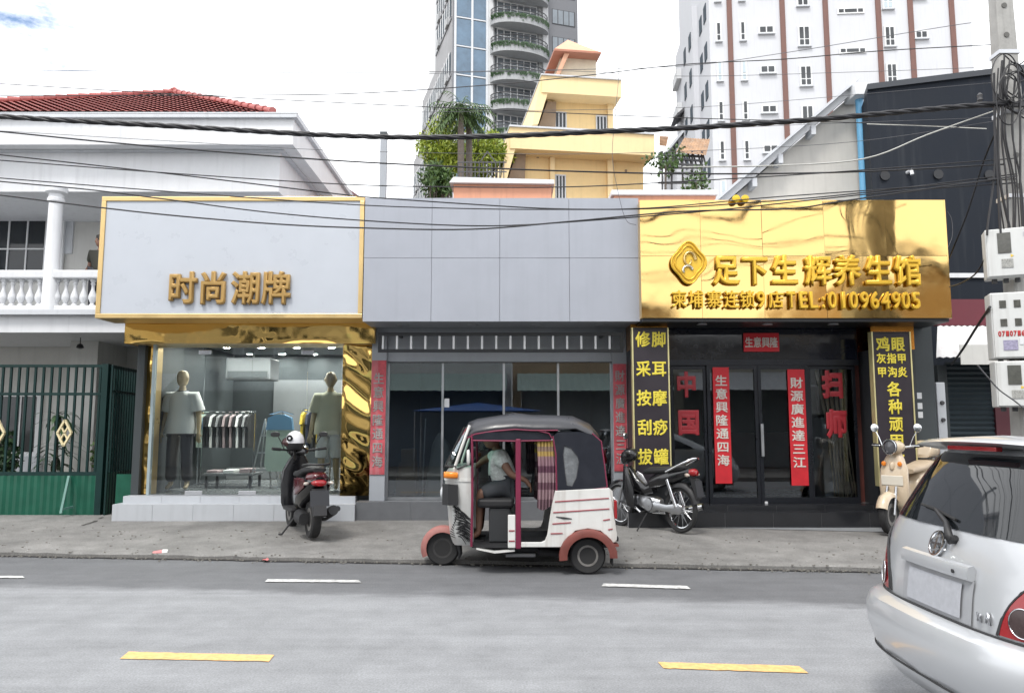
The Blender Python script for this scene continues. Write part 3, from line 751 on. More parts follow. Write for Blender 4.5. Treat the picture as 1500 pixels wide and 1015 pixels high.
hb('wall_pier', PX(96, 15.2), PX(137, 15.2), 15.2, 16.349, .15, zs0 - .001, m_cream)
MB().tube([(PX(110, 14.6), 14.6, zs0), (PX(110, 14.6), 14.6, zs0 - .12)], .008, 6).build('lamp_stem', m_black, villa)
MB().lathe([(.02, .05), (.05, .03), (.07, -.03), (.02, -.05)], (PX(110, 14.6), 14.6, zs0 - .17), 12).build('lamp_shade', m_black, villa, smooth=40)
# tiled hip roof
A_, Bp_, C_ = P(-230, 163, 14.9), P(255, 138, 18.6), P(400, 167, 14.9)
def rt(u, v):           # u along eave, v up
    a = A_.lerp(Bp_, v); c = C_.lerp(Bp_, v); p = a.lerp(c, u); return p
mb = MB(); nv_ = 20; nrm = Vector((0, -.5, .86)); stp = .045
for j in range(nv_):
    v0, v1 = j / nv_, min(1, (j + 1.12) / nv_)
    xa, xb = A_.x + (Bp_.x - A_.x) * v0, C_.x + (Bp_.x - C_.x) * v0
    k0, k1 = math.ceil(xa / stp), math.floor(xb / stp); vs = []
    y0_, y1_ = A_.y + (Bp_.y - A_.y) * v0, A_.y + (Bp_.y - A_.y) * v1
    for k in range(k0, k1 + 1):
        x = k * stp; h_ = .016 * (1 if k % 4 in (1, 2) else 0)
        sl_ = (C_.z - A_.z) * (x - A_.x) / (C_.x - A_.x)
        z0_, z1_ = A_.z + sl_ * (1 - v0) + (Bp_.z - A_.z) * v0, A_.z + sl_ * (1 - v1) + (Bp_.z - A_.z) * v1
        vs += [Vector((x, y0_, z0_)) + nrm * (.035 + h_), Vector((x, y1_, z1_)) + nrm * h_]
    if len(vs) > 3: mb.add(vs, [(2 * i, 2 * i + 2, 2 * i + 3, 2 * i + 1) for i in range(len(vs) // 2 - 1)])
rf = mb.build('roof', m_rooftile, villa)
D_ = Vector((C_.x, 22.5, C_.z)); E_ = Vector((A_.x, 22.5, A_.z))
MB().add([A_, C_, D_, E_, Bp_], [(1, 2, 4), (2, 3, 4), (3, 0, 4), (0, 1, 2, 3)]).build('roof_back', m_rooftile, villa)
for pa, pb, n in ((A_, Bp_, 27), (C_, Bp_, 16)):
    d = (pb - pa) / n
    cap = MB().tube([Vector((0, 0, 0)), d * 1.06], [.085, .055], 8).mesh('ridge_cap', m_rooftile, 50)
    for i in range(n): inst('ridge_cap', cap, pa + d * i + Vector((0, -.02, .05)), villa)
MB().lathe([(.1, 0), (.12, .05), (.06, .10), (.02, .14)], Bp_ + Vector((0, 0, .05)), 10).build('roof_finial', m_rooftile, villa, smooth=40)
# ---------- green gate
m_green = M('green_gate_paint', (.004, .085, .05), .38, var=.2, scale=4, streak=.3)
m_dkgreen = M('dark_green_bar', (.004, .026, .024), .5, var=.2, spec=.3)
m_diam = M('cream_diamond', (.72, .62, .38), .5, var=.1)
YGt = 12.55
gz0, gzm, gz1 = .16, PZ(692, YGt), PZ(534, YGt)
gate = thing('sliding_gate', 'green metal gate with solid base and upright bars before villa', 'gate', (PX(70, YGt), YGt, .14))
gx0_, gx1_ = PX(-170, YGt), PX(154, YGt)
# ribbed base sheet
def ribs(x0, x1, y, z0, z1, step, m, name, parent):
    n = int((x1 - x0) / step); mb = MB(); vs = []
    for i in range(n + 1):
        x = x0 + (x1 - x0) * i / n; d = .008 * (i % 2)
        vs += [(x, y - d, z0), (x, y - d, z1)]
    mb.add(vs, [(2 * i, 2 * i + 2, 2 * i + 3, 2 * i + 1) for i in range(n)])
    return mb.build(name, m, parent)
ribs(gx0_, gx1_, YGt - .012, gz0, gzm, .055, m_green, 'base_sheet', gate)
B(gx0_, gx1_, YGt, YGt + .03, gz0, gzm).build('base_panel', m_green, gate)
for z in (gz1, gzm, PZ(575, YGt)):
    B(gx0_, gx1_, YGt - .004 if z != gzm else YGt - .02, YGt + .045, z - .045, z + (.012 if z == gzm else 0)).build('rail', m_dkgreen, gate)
bar_m = B(-.017, .017, .004, .036, gzm + .013, gz1 - .046).mesh('bar', m_dkgreen)
for i in range(27):
    inst('bar', bar_m, (PX(-170 + 12 * i, YGt), YGt, 0), gate)
B(PX(146, YGt), PX(155, YGt), YGt - .03, YGt + .07, .14, gz1 + .01).build('gate_post', m_dkgreen, gate)
for px in (-2, 96):
    cx_, cz_ = PX(px, YGt), PZ(634, YGt)
    mb = MB(); q = [(cx_ - .115, cz_), (cx_, cz_ + .215), (cx_ + .115, cz_), (cx_, cz_ - .215)]
    for i in range(4):
        (a, b), (c, d) = q[i], q[(i + 1) % 4]; mb.bar((a, YGt - .02, b), (c, YGt - .02, d), .03, .04, up=(0, 1, 0))
    for i in range(2):
        (a, b), (c, d) = q[i], q[i + 1]; (e, f), (g_, h_) = q[(i + 3) % 4], q[(i + 2) % 4]
        mb.bar(((a + c) / 2, YGt - .018, (b + d) / 2), ((e + g_) / 2, YGt - .018, (f + h_) / 2), .02, .03, up=(0, 1, 0))
    mb.build('diamond_ornament', m_diam, gate)
mb = MB(); mb.bar(P(101, 697, YGt - .06), P(89, 752, YGt - .3), .035); mb.bar(P(90, 746, YGt - .28), P(107, 742, YGt - .08), .03)
mb.build('prop_stay', M('worn_teal_steel', (.10, .22, .19), .5, var=.2), gate)
fold = thing('folding_gate_leaf', 'narrow dark green gate leaf folded back beside gold pillar', 'gate', (PX(160, 12.5), 12.5, .15))
pa, pb = P(156, 700, 12.5), P(193, 700, 13.6)
for i in range(11):
    t_ = i / 10; q = pa.lerp(pb, t_); B(q.x - .014, q.x + .014, q.y - .014, q.y + .014, .16, gz1 - .01).build('bar', m_dkgreen, fold)
for z0_, z1_, m_ in ((.165, gzm, m_green), (gz1 - .06, gz1 - .012, m_dkgreen), (PZ(575, 12.6), PZ(575, 12.6) + .04, m_dkgreen)):
    MB().hexa([pa.xy.to_3d() + Vector((-.01, 0, z0_)), pb.xy.to_3d() + Vector((-.01, 0, z0_)), pb.xy.to_3d() + Vector((.01, 0, z0_)), pa.xy.to_3d() + Vector((.01, 0, z0_))],
              [pa.xy.to_3d() + Vector((-.01, 0, z1_)), pb.xy.to_3d() + Vector((-.01, 0, z1_)), pb.xy.to_3d() + Vector((.01, 0, z1_)), pa.xy.to_3d() + Vector((.01, 0, z1_))]).build('base_panel' if z0_ < .2 else 'rail', m_, fold)
B(PX(170, 12.35), PX(196, 12.35), 12.45, 12.48, .16, gzm - .02).build('return_panel', m_green, fold)
# ---------- leaves and plants
def leafmat(name, c1, c2):
    m = bpy.data.materials.new(name); m.use_nodes = True; n = m.node_tree.nodes; l = m.node_tree.links; b = n['Principled BSDF']
    g = n.new('ShaderNodeNewGeometry'); mx_ = n.new('ShaderNodeMix'); mx_.data_type = 'RGBA'
    mx_.inputs[6].default_value = (*c1, 1); mx_.inputs[7].default_value = (*c2, 1)
    l.new(g.outputs['Random Per Island'], mx_.inputs[0]); l.new(mx_.outputs[2], b.inputs['Base Color'])
    b.inputs['Roughness'].default_value = .5; b.inputs['Subsurface Weight'].default_value = 0
    b.inputs['Transmission Weight'].default_value = 0
    return m
m_leaf_d = leafmat('dark_leaf', (.015, .04, .015), (.04, .09, .03))
m_leaf_b = leafmat('bright_bamboo_leaf', (.12, .19, .015), (.36, .42, .05))
m_leaf_p = leafmat('palm_leaf', (.03, .07, .02), (.08, .14, .03))
m_trunk = M('palm_trunk', (.12, .10, .085), .9, var=.3, scale=8, bump=.5, bscale=20)
m_pot = M('white_pot', (.7, .7, .68), .5)
def blade_leaf(mb, base, d, length, width, droop, segs=4):
    d = Vector(d).normalized(); side = d.cross(Vector((0, 0, 1)))
    if side.length < .05: side = Vector((1, 0, 0))
    side.normalize(); p = Vector(base); vs = []
    for i in range(segs + 1):
        t = i / segs; w_ = width * (math.sin(math.pi * min(1, .15 + t * .85)) ** .8) if i < segs else .001
        vs += [p - side * w_ / 2, p + side * w_ / 2]
        d = (d + Vector((0, 0, -droop / segs))).normalized(); p = p + d * length / segs
    mb.add(vs, [(2 * i, 2 * i + 1, 2 * i + 3, 2 * i + 2) for i in range(segs)])
def leaf_cloud(center, rx, ry, rz, n, size, mat, name, parent, seed=1, clumps=14, asp=.35):
    r = random.Random(seed); mb = MB(); cl = []
    for i in range(clumps):
        a = r.uniform(0, 6.28); e = math.asin(r.uniform(-.8, 1)); k = r.uniform(.35, .85)
        cl.append((Vector((math.cos(a) * math.cos(e) * rx * k, math.sin(a) * math.cos(e) * ry * k, math.sin(e) * rz * k)), r.uniform(.25, .5)))
    for i in range(n):
        c, s = r.choice(cl)
        while True:
            q = Vector((r.uniform(-1, 1), r.uniform(-1, 1), r.uniform(-1, 1)))
            if q.length < 1: break
        p = Vector(center) + c + Vector((q.x * rx * s, q.y * ry * s, q.z * rz * s))
        d = Vector((r.uniform(-1, 1), r.uniform(-1, 1), r.uniform(-.6, .8))).normalized(); u = d.orthogonal().normalized(); u = Matrix.Rotation(r.uniform(0, 6.28), 3, d) @ u; wv = d.cross(u)
        L_ = size * r.uniform(.6, 1.3); W_ = L_ * asp
        mb.add([p, p + u * L_ * .5 + wv * W_, p + u * L_, p + u * L_ * .5 - wv * W_], [(0, 1, 2, 3)])
    return mb.build(name, mat, parent)
# potted dracaena behind the gate
pb_ = P(79, 688, 14.6); pb_.z = .17
t = thing('potted_plant', 'tall dark green dracaena in white pot behind the gate', 'plant', pb_)
MB().lathe([(.12, 0), (.17, .32), (.18, .42), (.15, .42), (.14, .36)], pb_, 16).build('pot', m_pot, t, smooth=40)
MB().tube([pb_ + Vector((0, 0, .3)), pb_ + Vector((.03, 0, .9)), pb_ + Vector((0, 0, 1.55))], .03, 8).build('stem', m_trunk, t)
mb = MB(); r7 = random.Random(4)
for zc_ in (.75, 1.05, 1.5, 1.62):
    for i in range(16):
        a = r7.uniform(0, 6.28); blade_leaf(mb, pb_ + Vector((0, 0, zc_ + r7.uniform(-.1, .1))), (math.cos(a), math.sin(a), r7.uniform(.3, 1.2)), r7.uniform(.4, .62), .06, r7.uniform(1.0, 2.4))
mb.build('leaves', m_leaf_d, t)
pb_ = P(8, 690, 14.4); pb_.z = .17
t = thing('potted_plant', 'low leafy shrub in pot behind the cream gate diamond', 'plant', pb_)
MB().lathe([(.12, 0), (.16, .3), (.17, .36), (.14, .36)], pb_, 16).build('pot', m_pot, t, smooth=40)
leaf_cloud(pb_ + Vector((0, 0, .85)), .32, .3, .5, 500, .11, m_leaf_d, 'leaves', t, 3)
pb_ = P(148, 680, 14.8); pb_.z = .17
t = thing('garden_shrub', 'narrow green shrub between wall pier and gate post', 'plant', pb_)
MB().tube([pb_, pb_ + Vector((0, 0, .9))], .02, 6).build('stem', m_trunk, t)
leaf_cloud(pb_ + Vector((0, 0, .75)), .16, .2, .6, 350, .1, m_leaf_p, 'leaves', t, 8)
# grey steel post and maroon roof corner behind the middle sign
q0, q1 = P(560, 290, 13.4), P(560, 193, 13.4)
pt = thing('steel_post', 'grey square steel post rising behind the grey sign', 'post', (q0.x, 13.4, 4.4))
B(q0.x - .058, q0.x + .058, 13.4, 13.52, 4.48, q1.z - .1).build('shaft', m_grey_wall, pt)
B(q0.x - .066, q0.x + .066, 13.392, 13.528, q1.z - .099, q1.z).build('cap', m_dkwall, pt)
a, b, c = P(495, 262, 24), P(548, 289, 24), P(495, 320, 24)
mr_ = thing('maroon_roofed_house', 'small house with dark maroon roof corner behind villa eave', 'house', (a.x - 2, 24, .1))
m_maroon = M('maroon_roof', (.075, .03, .035), .8, var=.4, scale=5)
MB().hexa([(a.x - 6, 24, b.z - .3), (b.x, 24, b.z - .3), (b.x, 30, b.z - .3), (a.x - 6, 30, b.z - .3)], [(a.x - 6, 25.5, a.z + 1.0), (a.x - .55, 25.5, a.z + .55), (a.x - .55, 28.5, a.z + .55), (a.x - 6, 28.5, a.z + 1.0)]).build('roof', m_maroon, mr_)
B(a.x - 6, b.x - .4, 24.4, 29.6, .1, b.z - .31).build('wall', m_cream, mr_)

# ================================================================== ORANGE BUILDING, YELLOW BUILDING
m_orange = M('orange_wall', (.62, .30, .19), .7, var=.08, streak=.2)
ob_ = thing('orange_building', 'low orange walled building with white coping behind grey sign', 'building', (0, 20, .1))
B(PX(664, 20, 7), PX(808, 20, 7), 20, 26, .1, PZ(270, 20)).build('wall', m_orange, ob_)
MB().hexa([(PX(658, 20, 7), 19.85, PZ(270, 20) + .002), (PX(812, 20, 7), 19.85, PZ(272, 20) + .002), (PX(812, 20, 7), 26.1, PZ(272, 20) + .002), (PX(672, 20, 7), 26.1, PZ(270, 20) + .002)],
          [(PX(664, 20, 7), 19.85, PZ(262, 20)), (PX(812, 20, 7), 19.85, PZ(266, 20)), (PX(812, 20, 7), 26.1, PZ(266, 20)), (PX(676, 20, 7), 26.1, PZ(262, 20))]).build('coping', m_white, ob_)
ob2 = thing('roof_terrace', 'low orange parapet with white coping beside the gold sign', 'wall', (PX(970, 19), 19, .1))
B(PX(900, 19, 6.6), PX(1050, 19, 6.6), 19, 25, .1, PZ(287, 19)).build('wall', m_orange, ob2)
B(PX(896, 19, 6.6), PX(1052, 19, 6.6), 18.9, 25.1, PZ(287, 19) + .002, PZ(280, 19)).build('coping', m_white, ob2)
m_yel = M('yellow_wall', (.76, .56, .28), .75, var=.05, streak=.25, grime=.7)
m_yel2 = M('yellow_trim', (.79, .61, .34), .75, var=.05, streak=.2, grime=.7)
m_soff = M('shaded_soffit_boards', (.26, .19, .13), .8, var=.2)  # shade under the sloping awnings put into a darker colour; vents share it
YY = 30.0
yb = thing('yellow_building', 'yellow plastered building with stepped flat roofs and small cupola', 'building', (PX(850, YY, 9), YY, .1), rz=rad(8))
def ylx(px, d=0):           # local x (along the yawed front) of a pixel column, d metres behind the front
    t_ = math.tan(rad(8)); a_ = (px - CX) / F * 1.018; x_ = PX(850, YY, 9)
    return (a_ * (YY + d / math.cos(rad(8))) - x_ + d * math.sin(rad(8))) / (1 - a_ * t_) / math.cos(rad(8)) if False else (PX(px, YY + d, 9) - x_) + d * .14
def ylz(py, d=0): return PZ(py, YY + d) - .1
def yx(name, px0, px1, y0, y1, pt, pb, m, parent=None): return B(ylx(px0, y0), ylx(px1, y0), y0, y1, ylz(pb, y0), ylz(pt, y0)).build(name, m, parent or yb, world=False)
yx('lower_wall', 757, 948, .9, 9, 222, 420, m_yel)
yx('lower_fascia', 746, 966, 0, 10, 191, 222.5, m_yel2)
yx('lower_roof_edge', 745, 967, -.08, 10.1, 188.5, 190.9, m_trim)
for px0, px1 in ((806, 813), (893, 901)): yx('pilaster', px0, px1, .72, .95, 222.6, 420, m_yel2)
yx('upper_wall', 803, 903, 1.9, 8, 138.5, 190.8, m_yel)
yx('upper_fascia', 794, 916, 1.0, 9, 113, 138.4, m_yel2)
yx('upper_roof_edge', 793, 917, .92, 9.1, 111, 112.9, m_trim)
for px0, px1 in ((803, 809), (895, 903)): yx('pilaster', px0, px1, 1.75, 1.95, 138.5, 190.7, m_yel2)
# sloping awning roofs at the left flank
for (pa, pb, y0, y1) in (((746, 190), (733, 268), .0, 9.), ((794, 113), (780, 186), 1.0, 8.)):
    a0, a1 = (ylx(pa[0], y0), ylz(pa[1], y0)), (ylx(pb[0], y0), ylz(pb[1], y0))
    MB().prism([a0, (a0[0] + .35, a0[1] - .5), (a1[0] + .25, a1[1] + .05), a1], y0 + .05, y1, 'y').build('side_awning', [m_yel2], yb, world=False)
    MB().prism([(a0[0] + .36, a0[1] - .9), (a0[0] + .75, a0[1] - .9), (a0[0] + .7, a1[1]), (a1[0] + .3, a1[1])], y0 + .6, y1 - .1, 'y').build('awning_lining', m_soff, yb, world=False)
def ywin(px0, px1, pt, pb, y):
    x0, x1, z0, z1 = ylx(px0, y), ylx(px1, y), ylz(pb, y), ylz(pt, y); fr = MB()
    fr.box(x0, x1, y - .08, y, z1 - .05, z1); fr.box(x0, x1, y - .08, y, z0, z0 + .05)
    for i in range(4):
        x = x0 + (x1 - x0 - .05) * i / 3; fr.box(x, x + .05, y - .07, y, z0 + .05, z1 - .05)
    f = fr.build('window', m_trim, yb, world=False)
    B(x0 + .01, x1 - .01, y - .03, y - .002, z0 + .01, z1 - .01).build('pane', m_dglass, f, world=False)
ywin(813, 831, 166, 190, 1.9); ywin(876, 893, 168, 190.5, 1.9); ywin(813, 829, 258, 300, .9)
yx('vent', 786, 789, .84, .91, 230, 234, m_soff); yx('vent', 920, 923, .84, .91, 245, 248, m_soff)
yx('cupola_wall', 823, 878, 4, 7.0, 77, 111, M('pale_board', (.66, .58, .44), .7, var=.1))
m_peach = M('peach_roof', (.62, .34, .22), .7, var=.15)
x0, x1 = ylx(812, 3.6), ylx(884, 3.6); z0, z1 = ylz(76.5, 3.6), ylz(58, 5.5)
MB().add([(x0, 3.4, z0), (x1, 3.4, z0), (x1, 7.6, z0), (x0, 7.6, z0), ((x0 + x1) / 2, 5.5, z1)], [(0, 1, 4), (1, 2, 4), (2, 3, 4), (3, 0, 4), (3, 2, 1, 0)]).build('cupola_roof', m_peach, yb, world=False)
B(x0, x1, 3.35, 7.65, z0 - .1, z0 - .002).build('cupola_eave', M('copper_eave', (.4, .17, .11), .6), yb, world=False)
MB().hexa([(x0 + .1, 3.5, ylz(112, 3.5)), (x0 + .25, 3.5, ylz(112, 3.5)), (x0 + .25, 7, ylz(112, 3.5)), (x0 + .1, 7, ylz(112, 3.5))], [(x0 + .55, 3.5, z0), (x0 + .8, 3.5, z0), (x0 + .8, 7, z0), (x0 + .55, 7, z0)]).build('cupola_skirt', m_peach, yb, world=False)
# terrace canopy with climbing plants right of the yellow building
YT = 27.0
cn = thing('terrace_canopy', 'rusty corrugated canopy on thin metal lattice beside yellow building', 'canopy', (PX(1000, YT), YT, 7))
m_rust = M('rusty_sheet', (.33, .19, .10), .7, var=.6, scale=3, streak=.4, dirt=(.45, .42, .38))
m_dsteel = M('dark_grey_steel', (.06, .06, .065), .6, var=.2)
def corr(name, pts, m, parent, n=20, amp=.03):
    a, b, c, d = pts; mb = MB(); vs = []
    for i in range(n + 1):
        t_ = i / n; o_ = Vector((0, 0, amp * (i % 2))); vs += [a.lerp(b, t_) + o_, d.lerp(c, t_) + o_]
    mb.add(vs, [(2 * i, 2 * i + 2, 2 * i + 3, 2 * i + 1) for i in range(n)]); return mb.build(name, m, parent, solid=.01)
corr('roof_sheet', [P(990, 224, YT), P(1034, 228, YT), P(1040, 205, YT + 2.5), P(1002, 203, YT + 2.5)], m_rust, cn)
corr('roof_sheet', [P(966, 214, YT), P(976, 215, YT), P(979, 201, YT + 2.5), P(966, 200, YT + 2.5)], m_rust, cn)
for px in (970, 984, 1000, 1014, 1028): MB().bar(P(px, 290, YT + .2), P(px, 222, YT + .2), .06).build('post', m_dsteel, cn)
for py in (226, 232, 239, 246, 254, 268): MB().bar(P(964, py, YT + .2), P(1030, py + (4 if py < 240 else 0), YT + .2), .07).build('cross_bar', m_dsteel, cn)
for i in range(10): MB().bar(P(966 + 7 * i, 224, YT + .25), P(972 + 7 * i, 246, YT + .25), .05).build('lattice_bar', m_dsteel, cn)
for i, (px, py, rx, rz_, lab) in enumerate([(975, 238, .8, .75, 'leafy climber on terrace lattice next to yellow wall'), (1020, 268, .65, .9, 'bushy green plant on terrace beside the white tower')]):
    c = P(px, py, YT - .3); b0 = P(px, 284, YT - .3)
    t = thing('terrace_plant', lab, 'plant', b0)
    MB().tube([b0, c], .04, 6).build('stem', m_trunk, t)
    leaf_cloud(c, rx, .6, rz_, 230, .16, m_leaf_p, 'leaves', t, 20 + i)

# ================================================================== TOWERS
def blk(parent, name, x0, x1, y0, y1, z0, z1, m): return B(x0, x1, y0, y1, z0, z1).build(name, m, parent, world=False)
# --- glass and balcony tower
YT1 = 75.0
m_tglass = M('tower_blue_glass', (.10, .17, .25), .08, .0, var=.35, scale=.5, spec=.8)
m_tgrey = M('tower_grey_clad', (.17, .175, .19), .55, var=.06)
m_twhite = M('tower_white_render', (.60, .61, .62), .65, var=.06, streak=.3)
m_tbalc = M('tower_balcony_concrete', (.36, .37, .38), .7, var=.12, scale=1, streak=.4)
tw = thing('balcony_tower', 'tall tower with blue glass strip and curved planted balconies', 'tower', (PX(662, YT1, 30), YT1, 0), rz=rad(17))
kx = 1 / math.cos(rad(17)) * YT1 * 1.04 / F
def tx(px): return (px - 662) * kx
fl = [PZ(24, YT1) + 3.17 * i for i in range(-14, 4)]
ztop = fl[-1] + 3
blk(tw, 'core', .1, tx(852) - .1, .4, 14, 0, ztop, m_twhite)
# glass strip
blk(tw, 'spandrel_back', tx(662), tx(715), .1, .39, 0, ztop, m_tgrey)
mgl = [tx(662) + .25, tx(690), tx(714) - .15]
gp = {}
for i, (a, b) in enumerate(zip(mgl[:-1], mgl[1:])):
    gp[i] = B(a + .12, b - .12, .02, .09, .14, 3.03).mesh('glass_panel', m_tglass)
for z in fl:
    for i in (0, 1): inst('glass_panel', gp[i], (0, 0, z), None).parent = tw
m_mull = M('tower_mullion', (.62, .64, .67), .5, var=.05)
for x in mgl: blk(tw, 'mullion', x - .11, x + .11, -.06, .1, 0, ztop, m_mull)
tr_me = B(mgl[0] + .12, mgl[-1] - .12, -.03, .099, -.07, .07).mesh('transom', m_mull)
for z in fl: inst('transom', tr_me, (0, 0, z), None).parent = tw
blk(tw, 'white_pier', tx(715) - .1, tx(721), -.15, .39, 0, ztop, m_twhite); blk(tw, 'white_pier', tx(797), tx(805), -.15, .39, 0, ztop, m_twhite)
# right grey wing
blk(tw, 'grey_wing', tx(805) + .01, tx(852), -.1, 13.9, 0, ztop, m_tgrey)
wn = MB().box(0, 2.7, -.04, .0, 0, 1.75).mesh('window_frame', m_dsteel)
wp = B(.06, .62, -.06, -.041, .08, 1.68).mesh('pane', M('pale_tower_pane', (.22, .25, .28), .08, var=.2, scale=.6))
for z in fl:
    f = inst('window_frame', wn, (0, 0, 0)); f.parent = tw; f.location = (tx(811), -.1, z + .9)
    for j in range(4):
        q = inst('pane', wp, (0, 0, 0)); q.parent = f; q.location = (.655 * j, 0, 0)
# curved balconies
bx0, bx1 = tx(716), tx(804); bc = (bx0 + bx1) / 2; bh = (bx1 - bx0) / 2
def arc(rb, n=16, depth=1.7): return [(bc + bh * rb * math.cos(math.pi - math.pi * i / n), -.16 - depth * rb * math.sin(math.pi * i / n)) for i in range(n + 1)]
slab = MB().prism(arc(1), -.55, .45, 'z').mesh('balcony_slab', m_tbalc)
railp = arc(.97)
rl = MB().tube([(x, y, 1.25) for x, y in railp], .05, 6).tube([(x, y, .85) for x, y in railp], .035, 6)
for x, y in railp: rl.tube([(x, y, .45), (x, y, 1.25)], .03, 5)
rlm = rl.mesh('railing', m_dsteel)
r8 = random.Random(12)
def ivy(seed):
    r = random.Random(seed); mb = MB()
    for i in range(420):
        a = r.uniform(.06, .94) * math.pi; x, y = bc + bh * 1.01 * math.cos(a), -.16 - 1.72 * math.sin(a); z = .45 - abs(r.gauss(0, .22)) + .1; s = r.uniform(.12, .26)
        mb.add([(x, y - .02, z), (x + s * .5, y - .05, z - s * .3), (x, y - .08, z - s), (x - s * .5, y - .05, z - s * .3)], [(0, 1, 2, 3)])
    return mb.mesh('hanging_plants', m_leaf_d)
ivs = [ivy(1), ivy(2)]
bwf = MB()
for i in range(7): bwf.box(bx0 + .85 + i * .75, bx0 + .93 + i * .75, .15, .25, 0, 2.1)
bwf.box(bx0 + .85, bx0 + 5.43, .16, .24, 2.1, 2.2).box(bx0 + .85, bx0 + 5.43, .16, .24, 1.4, 1.46)
bwm = bwf.mesh('window_frame', m_winw)
bpm = B(bx0 + .7, bx0 + 5.6, .27, .38, 0, 2.25).mesh('pane', M('balcony_pane', (.16, .18, .2), .1, var=.5, scale=.7))
for i, z in enumerate(fl):
    s = inst('balcony_slab', slab, (0, 0, 0)); s.parent = tw; s.location = (0, 0, z)
    for nm, me_ in (('railing', rlm), ('hanging_plants', ivs[i % 2])):
        c = inst(nm, me_, (0, 0, 0)); c.parent = s
    wf = inst('window_frame', bwm, (0, 0, 0)); wf.parent = tw; wf.location = (0, 0, z + .5)
    c = inst('pane', bpm, (0, 0, 0)); c.parent = wf
# long left flank in steps, thin bays
m_wmatt = M('dusty_dark_window', (.07, .09, .11), .7, var=.4, scale=.8, spec=.08)
m_flank = M('flank_render', (.30, .30, .31), .7, var=.2, scale=.4, streak=.5)
zst = [0, PZ(190, YT1 + 12), PZ(105, YT1 + 9), ztop]
for (za_, zb_, dep) in ((0, zst[1], 24), (zst[1] + .01, zst[2], 18), (zst[2] + .01, ztop, 9.5)):
    blk(tw, 'flank_block', .0, 2.0, .45, dep, za_, zb_, m_flank)
    n = int((dep - 1) / 1.15)
    wm_ = B(-.03, .02, 0, .80, 0, 2.2).mesh('flank_window', m_wmatt); fm_ = B(-.07, .02, 0, .30, 0, 3.1).mesh('flank_fin', m_twhite); bb_ = B(-.28, .02, 0, 1.1, 0, .9).mesh('flank_balcony', m_tbalc); sm_ = B(-.10, .02, 0, dep - 1, 0, .3).mesh('flank_slab', m_tgrey)
    for z in fl:
        if z < zst[0] + 9 or z + 2.6 > zb_ or z < za_: continue
        c = inst('flank_slab', sm_, (0, 0, 0)); c.parent = tw; c.location = (0, .6, z)
        for j in range(n):
            c = inst('flank_window', wm_, (0, 0, 0)); c.parent = tw; c.location = (0, .85 + j * 1.15, z + .6)
            c = inst('flank_fin', fm_, (0, 0, 0)); c.parent = tw; c.location = (0, 1.66 + j * 1.15, z + .0)
            if j % 4 == 1: c = inst('flank_balcony', bb_, (0, 0, 0)); c.parent = tw; c.location = (0, .75 + j * 1.15, z + .05)
# --- white tower with brown stripes
YT2 = 65.0
m_wt = M('white_tower_render', (.56, .57, .60), .65, var=.04, scale=.3, streak=.22, grime=.7)
m_stripe = M('brown_stripe', (.17, .085, .07), .65, var=.12, streak=.3)
m_wdark = M('white_tower_pane', (.05, .055, .06), .06, var=.4, scale=.8)
m_wlight = M('white_tower_pale_pane', (.45, .52, .56), .12, var=.1, scale=.8)
wt = thing('striped_tower', 'white tower block with vertical brown stripes and small windows', 'tower', (PX(1045, YT2, 25), YT2, 0), rz=rad(-3.5))
k2 = YT2 * 1.045 / F 
def wx(px): return (px - 1045) * k2
zt2 = 62
blk(wt, 'front_block', 0, wx(1418), 0, 16, 0, zt2, m_wt)
for px in (1074.5, 1151, 1213, 1288, 1333.5, 1391.5): blk(wt, 'brown_stripe', wx(px - 3.6), wx(px + 3.6), -.14, -.002, 0, zt2, m_stripe)
dz = lambda py: PZ(py, YT2) 
ROW = 57.8
def wwin(px, py, wpx, hpx, kind, light=False):
    x0, x1 = wx(px - wpx / 2), wx(px + wpx / 2); z = dz(py); h = hpx * k2 * 1.1; pm_ = m_wlight if light else m_wdark
    nx_, nz_ = {'tall': (1, 2), 'pair': (2, 1), 'grid': (2, 2), 'wide': (3, 1)}[kind]
    fr = B(x0 - .08, x1 + .08, -.10, -.003, z - h / 2 - .08, z + h / 2 + .08).build('window', m_winw, wt, world=False)
    xs_ = {'wide': [0, .24, .76, 1]}.get(kind, [i / nx_ for i in range(nx_ + 1)]); zs_ = [0, .33, 1] if nz_ == 2 else [0, 1]
    for i in range(nx_):
        for j in range(nz_):
            a, b = x0 + (x1 - x0) * xs_[i] + .06, x0 + (x1 - x0) * xs_[i + 1] - .06
            c, d = z - h / 2 + h * zs_[j] + .06, z - h / 2 + h * zs_[j + 1] - .06
            B(a, b, -.135, -.101, c, d).build('pane', pm_, fr, world=False)
    if kind != 'wide': B(x0 - .15, x1 + .15, -.25, -.003, z - h / 2 - .18, z - h / 2 - .09).build('sill', m_trim, wt, world=False)
for i in range(6):
    y = -10 + i * ROW
    for j, px in enumerate((1058, 1093)): wwin(px, y, 6, 25, 'tall', i in (2, 5))
    wwin(1127, y - 1, 20, 9, 'pair')
    wwin(1181, y + 10 if i != 0 else y + 10, 15, 26, 'grid', i == 4)
for i in range(3): wwin(1249, -34 + i * 57.5, 36, 6, 'wide')
for i in range(3): wwin(1302.5, 8 + i * 54, 13, 26, 'grid', i == 0)
for i in range(2): wwin(1347, 3 + i * 58, 16, 9, 'pair')
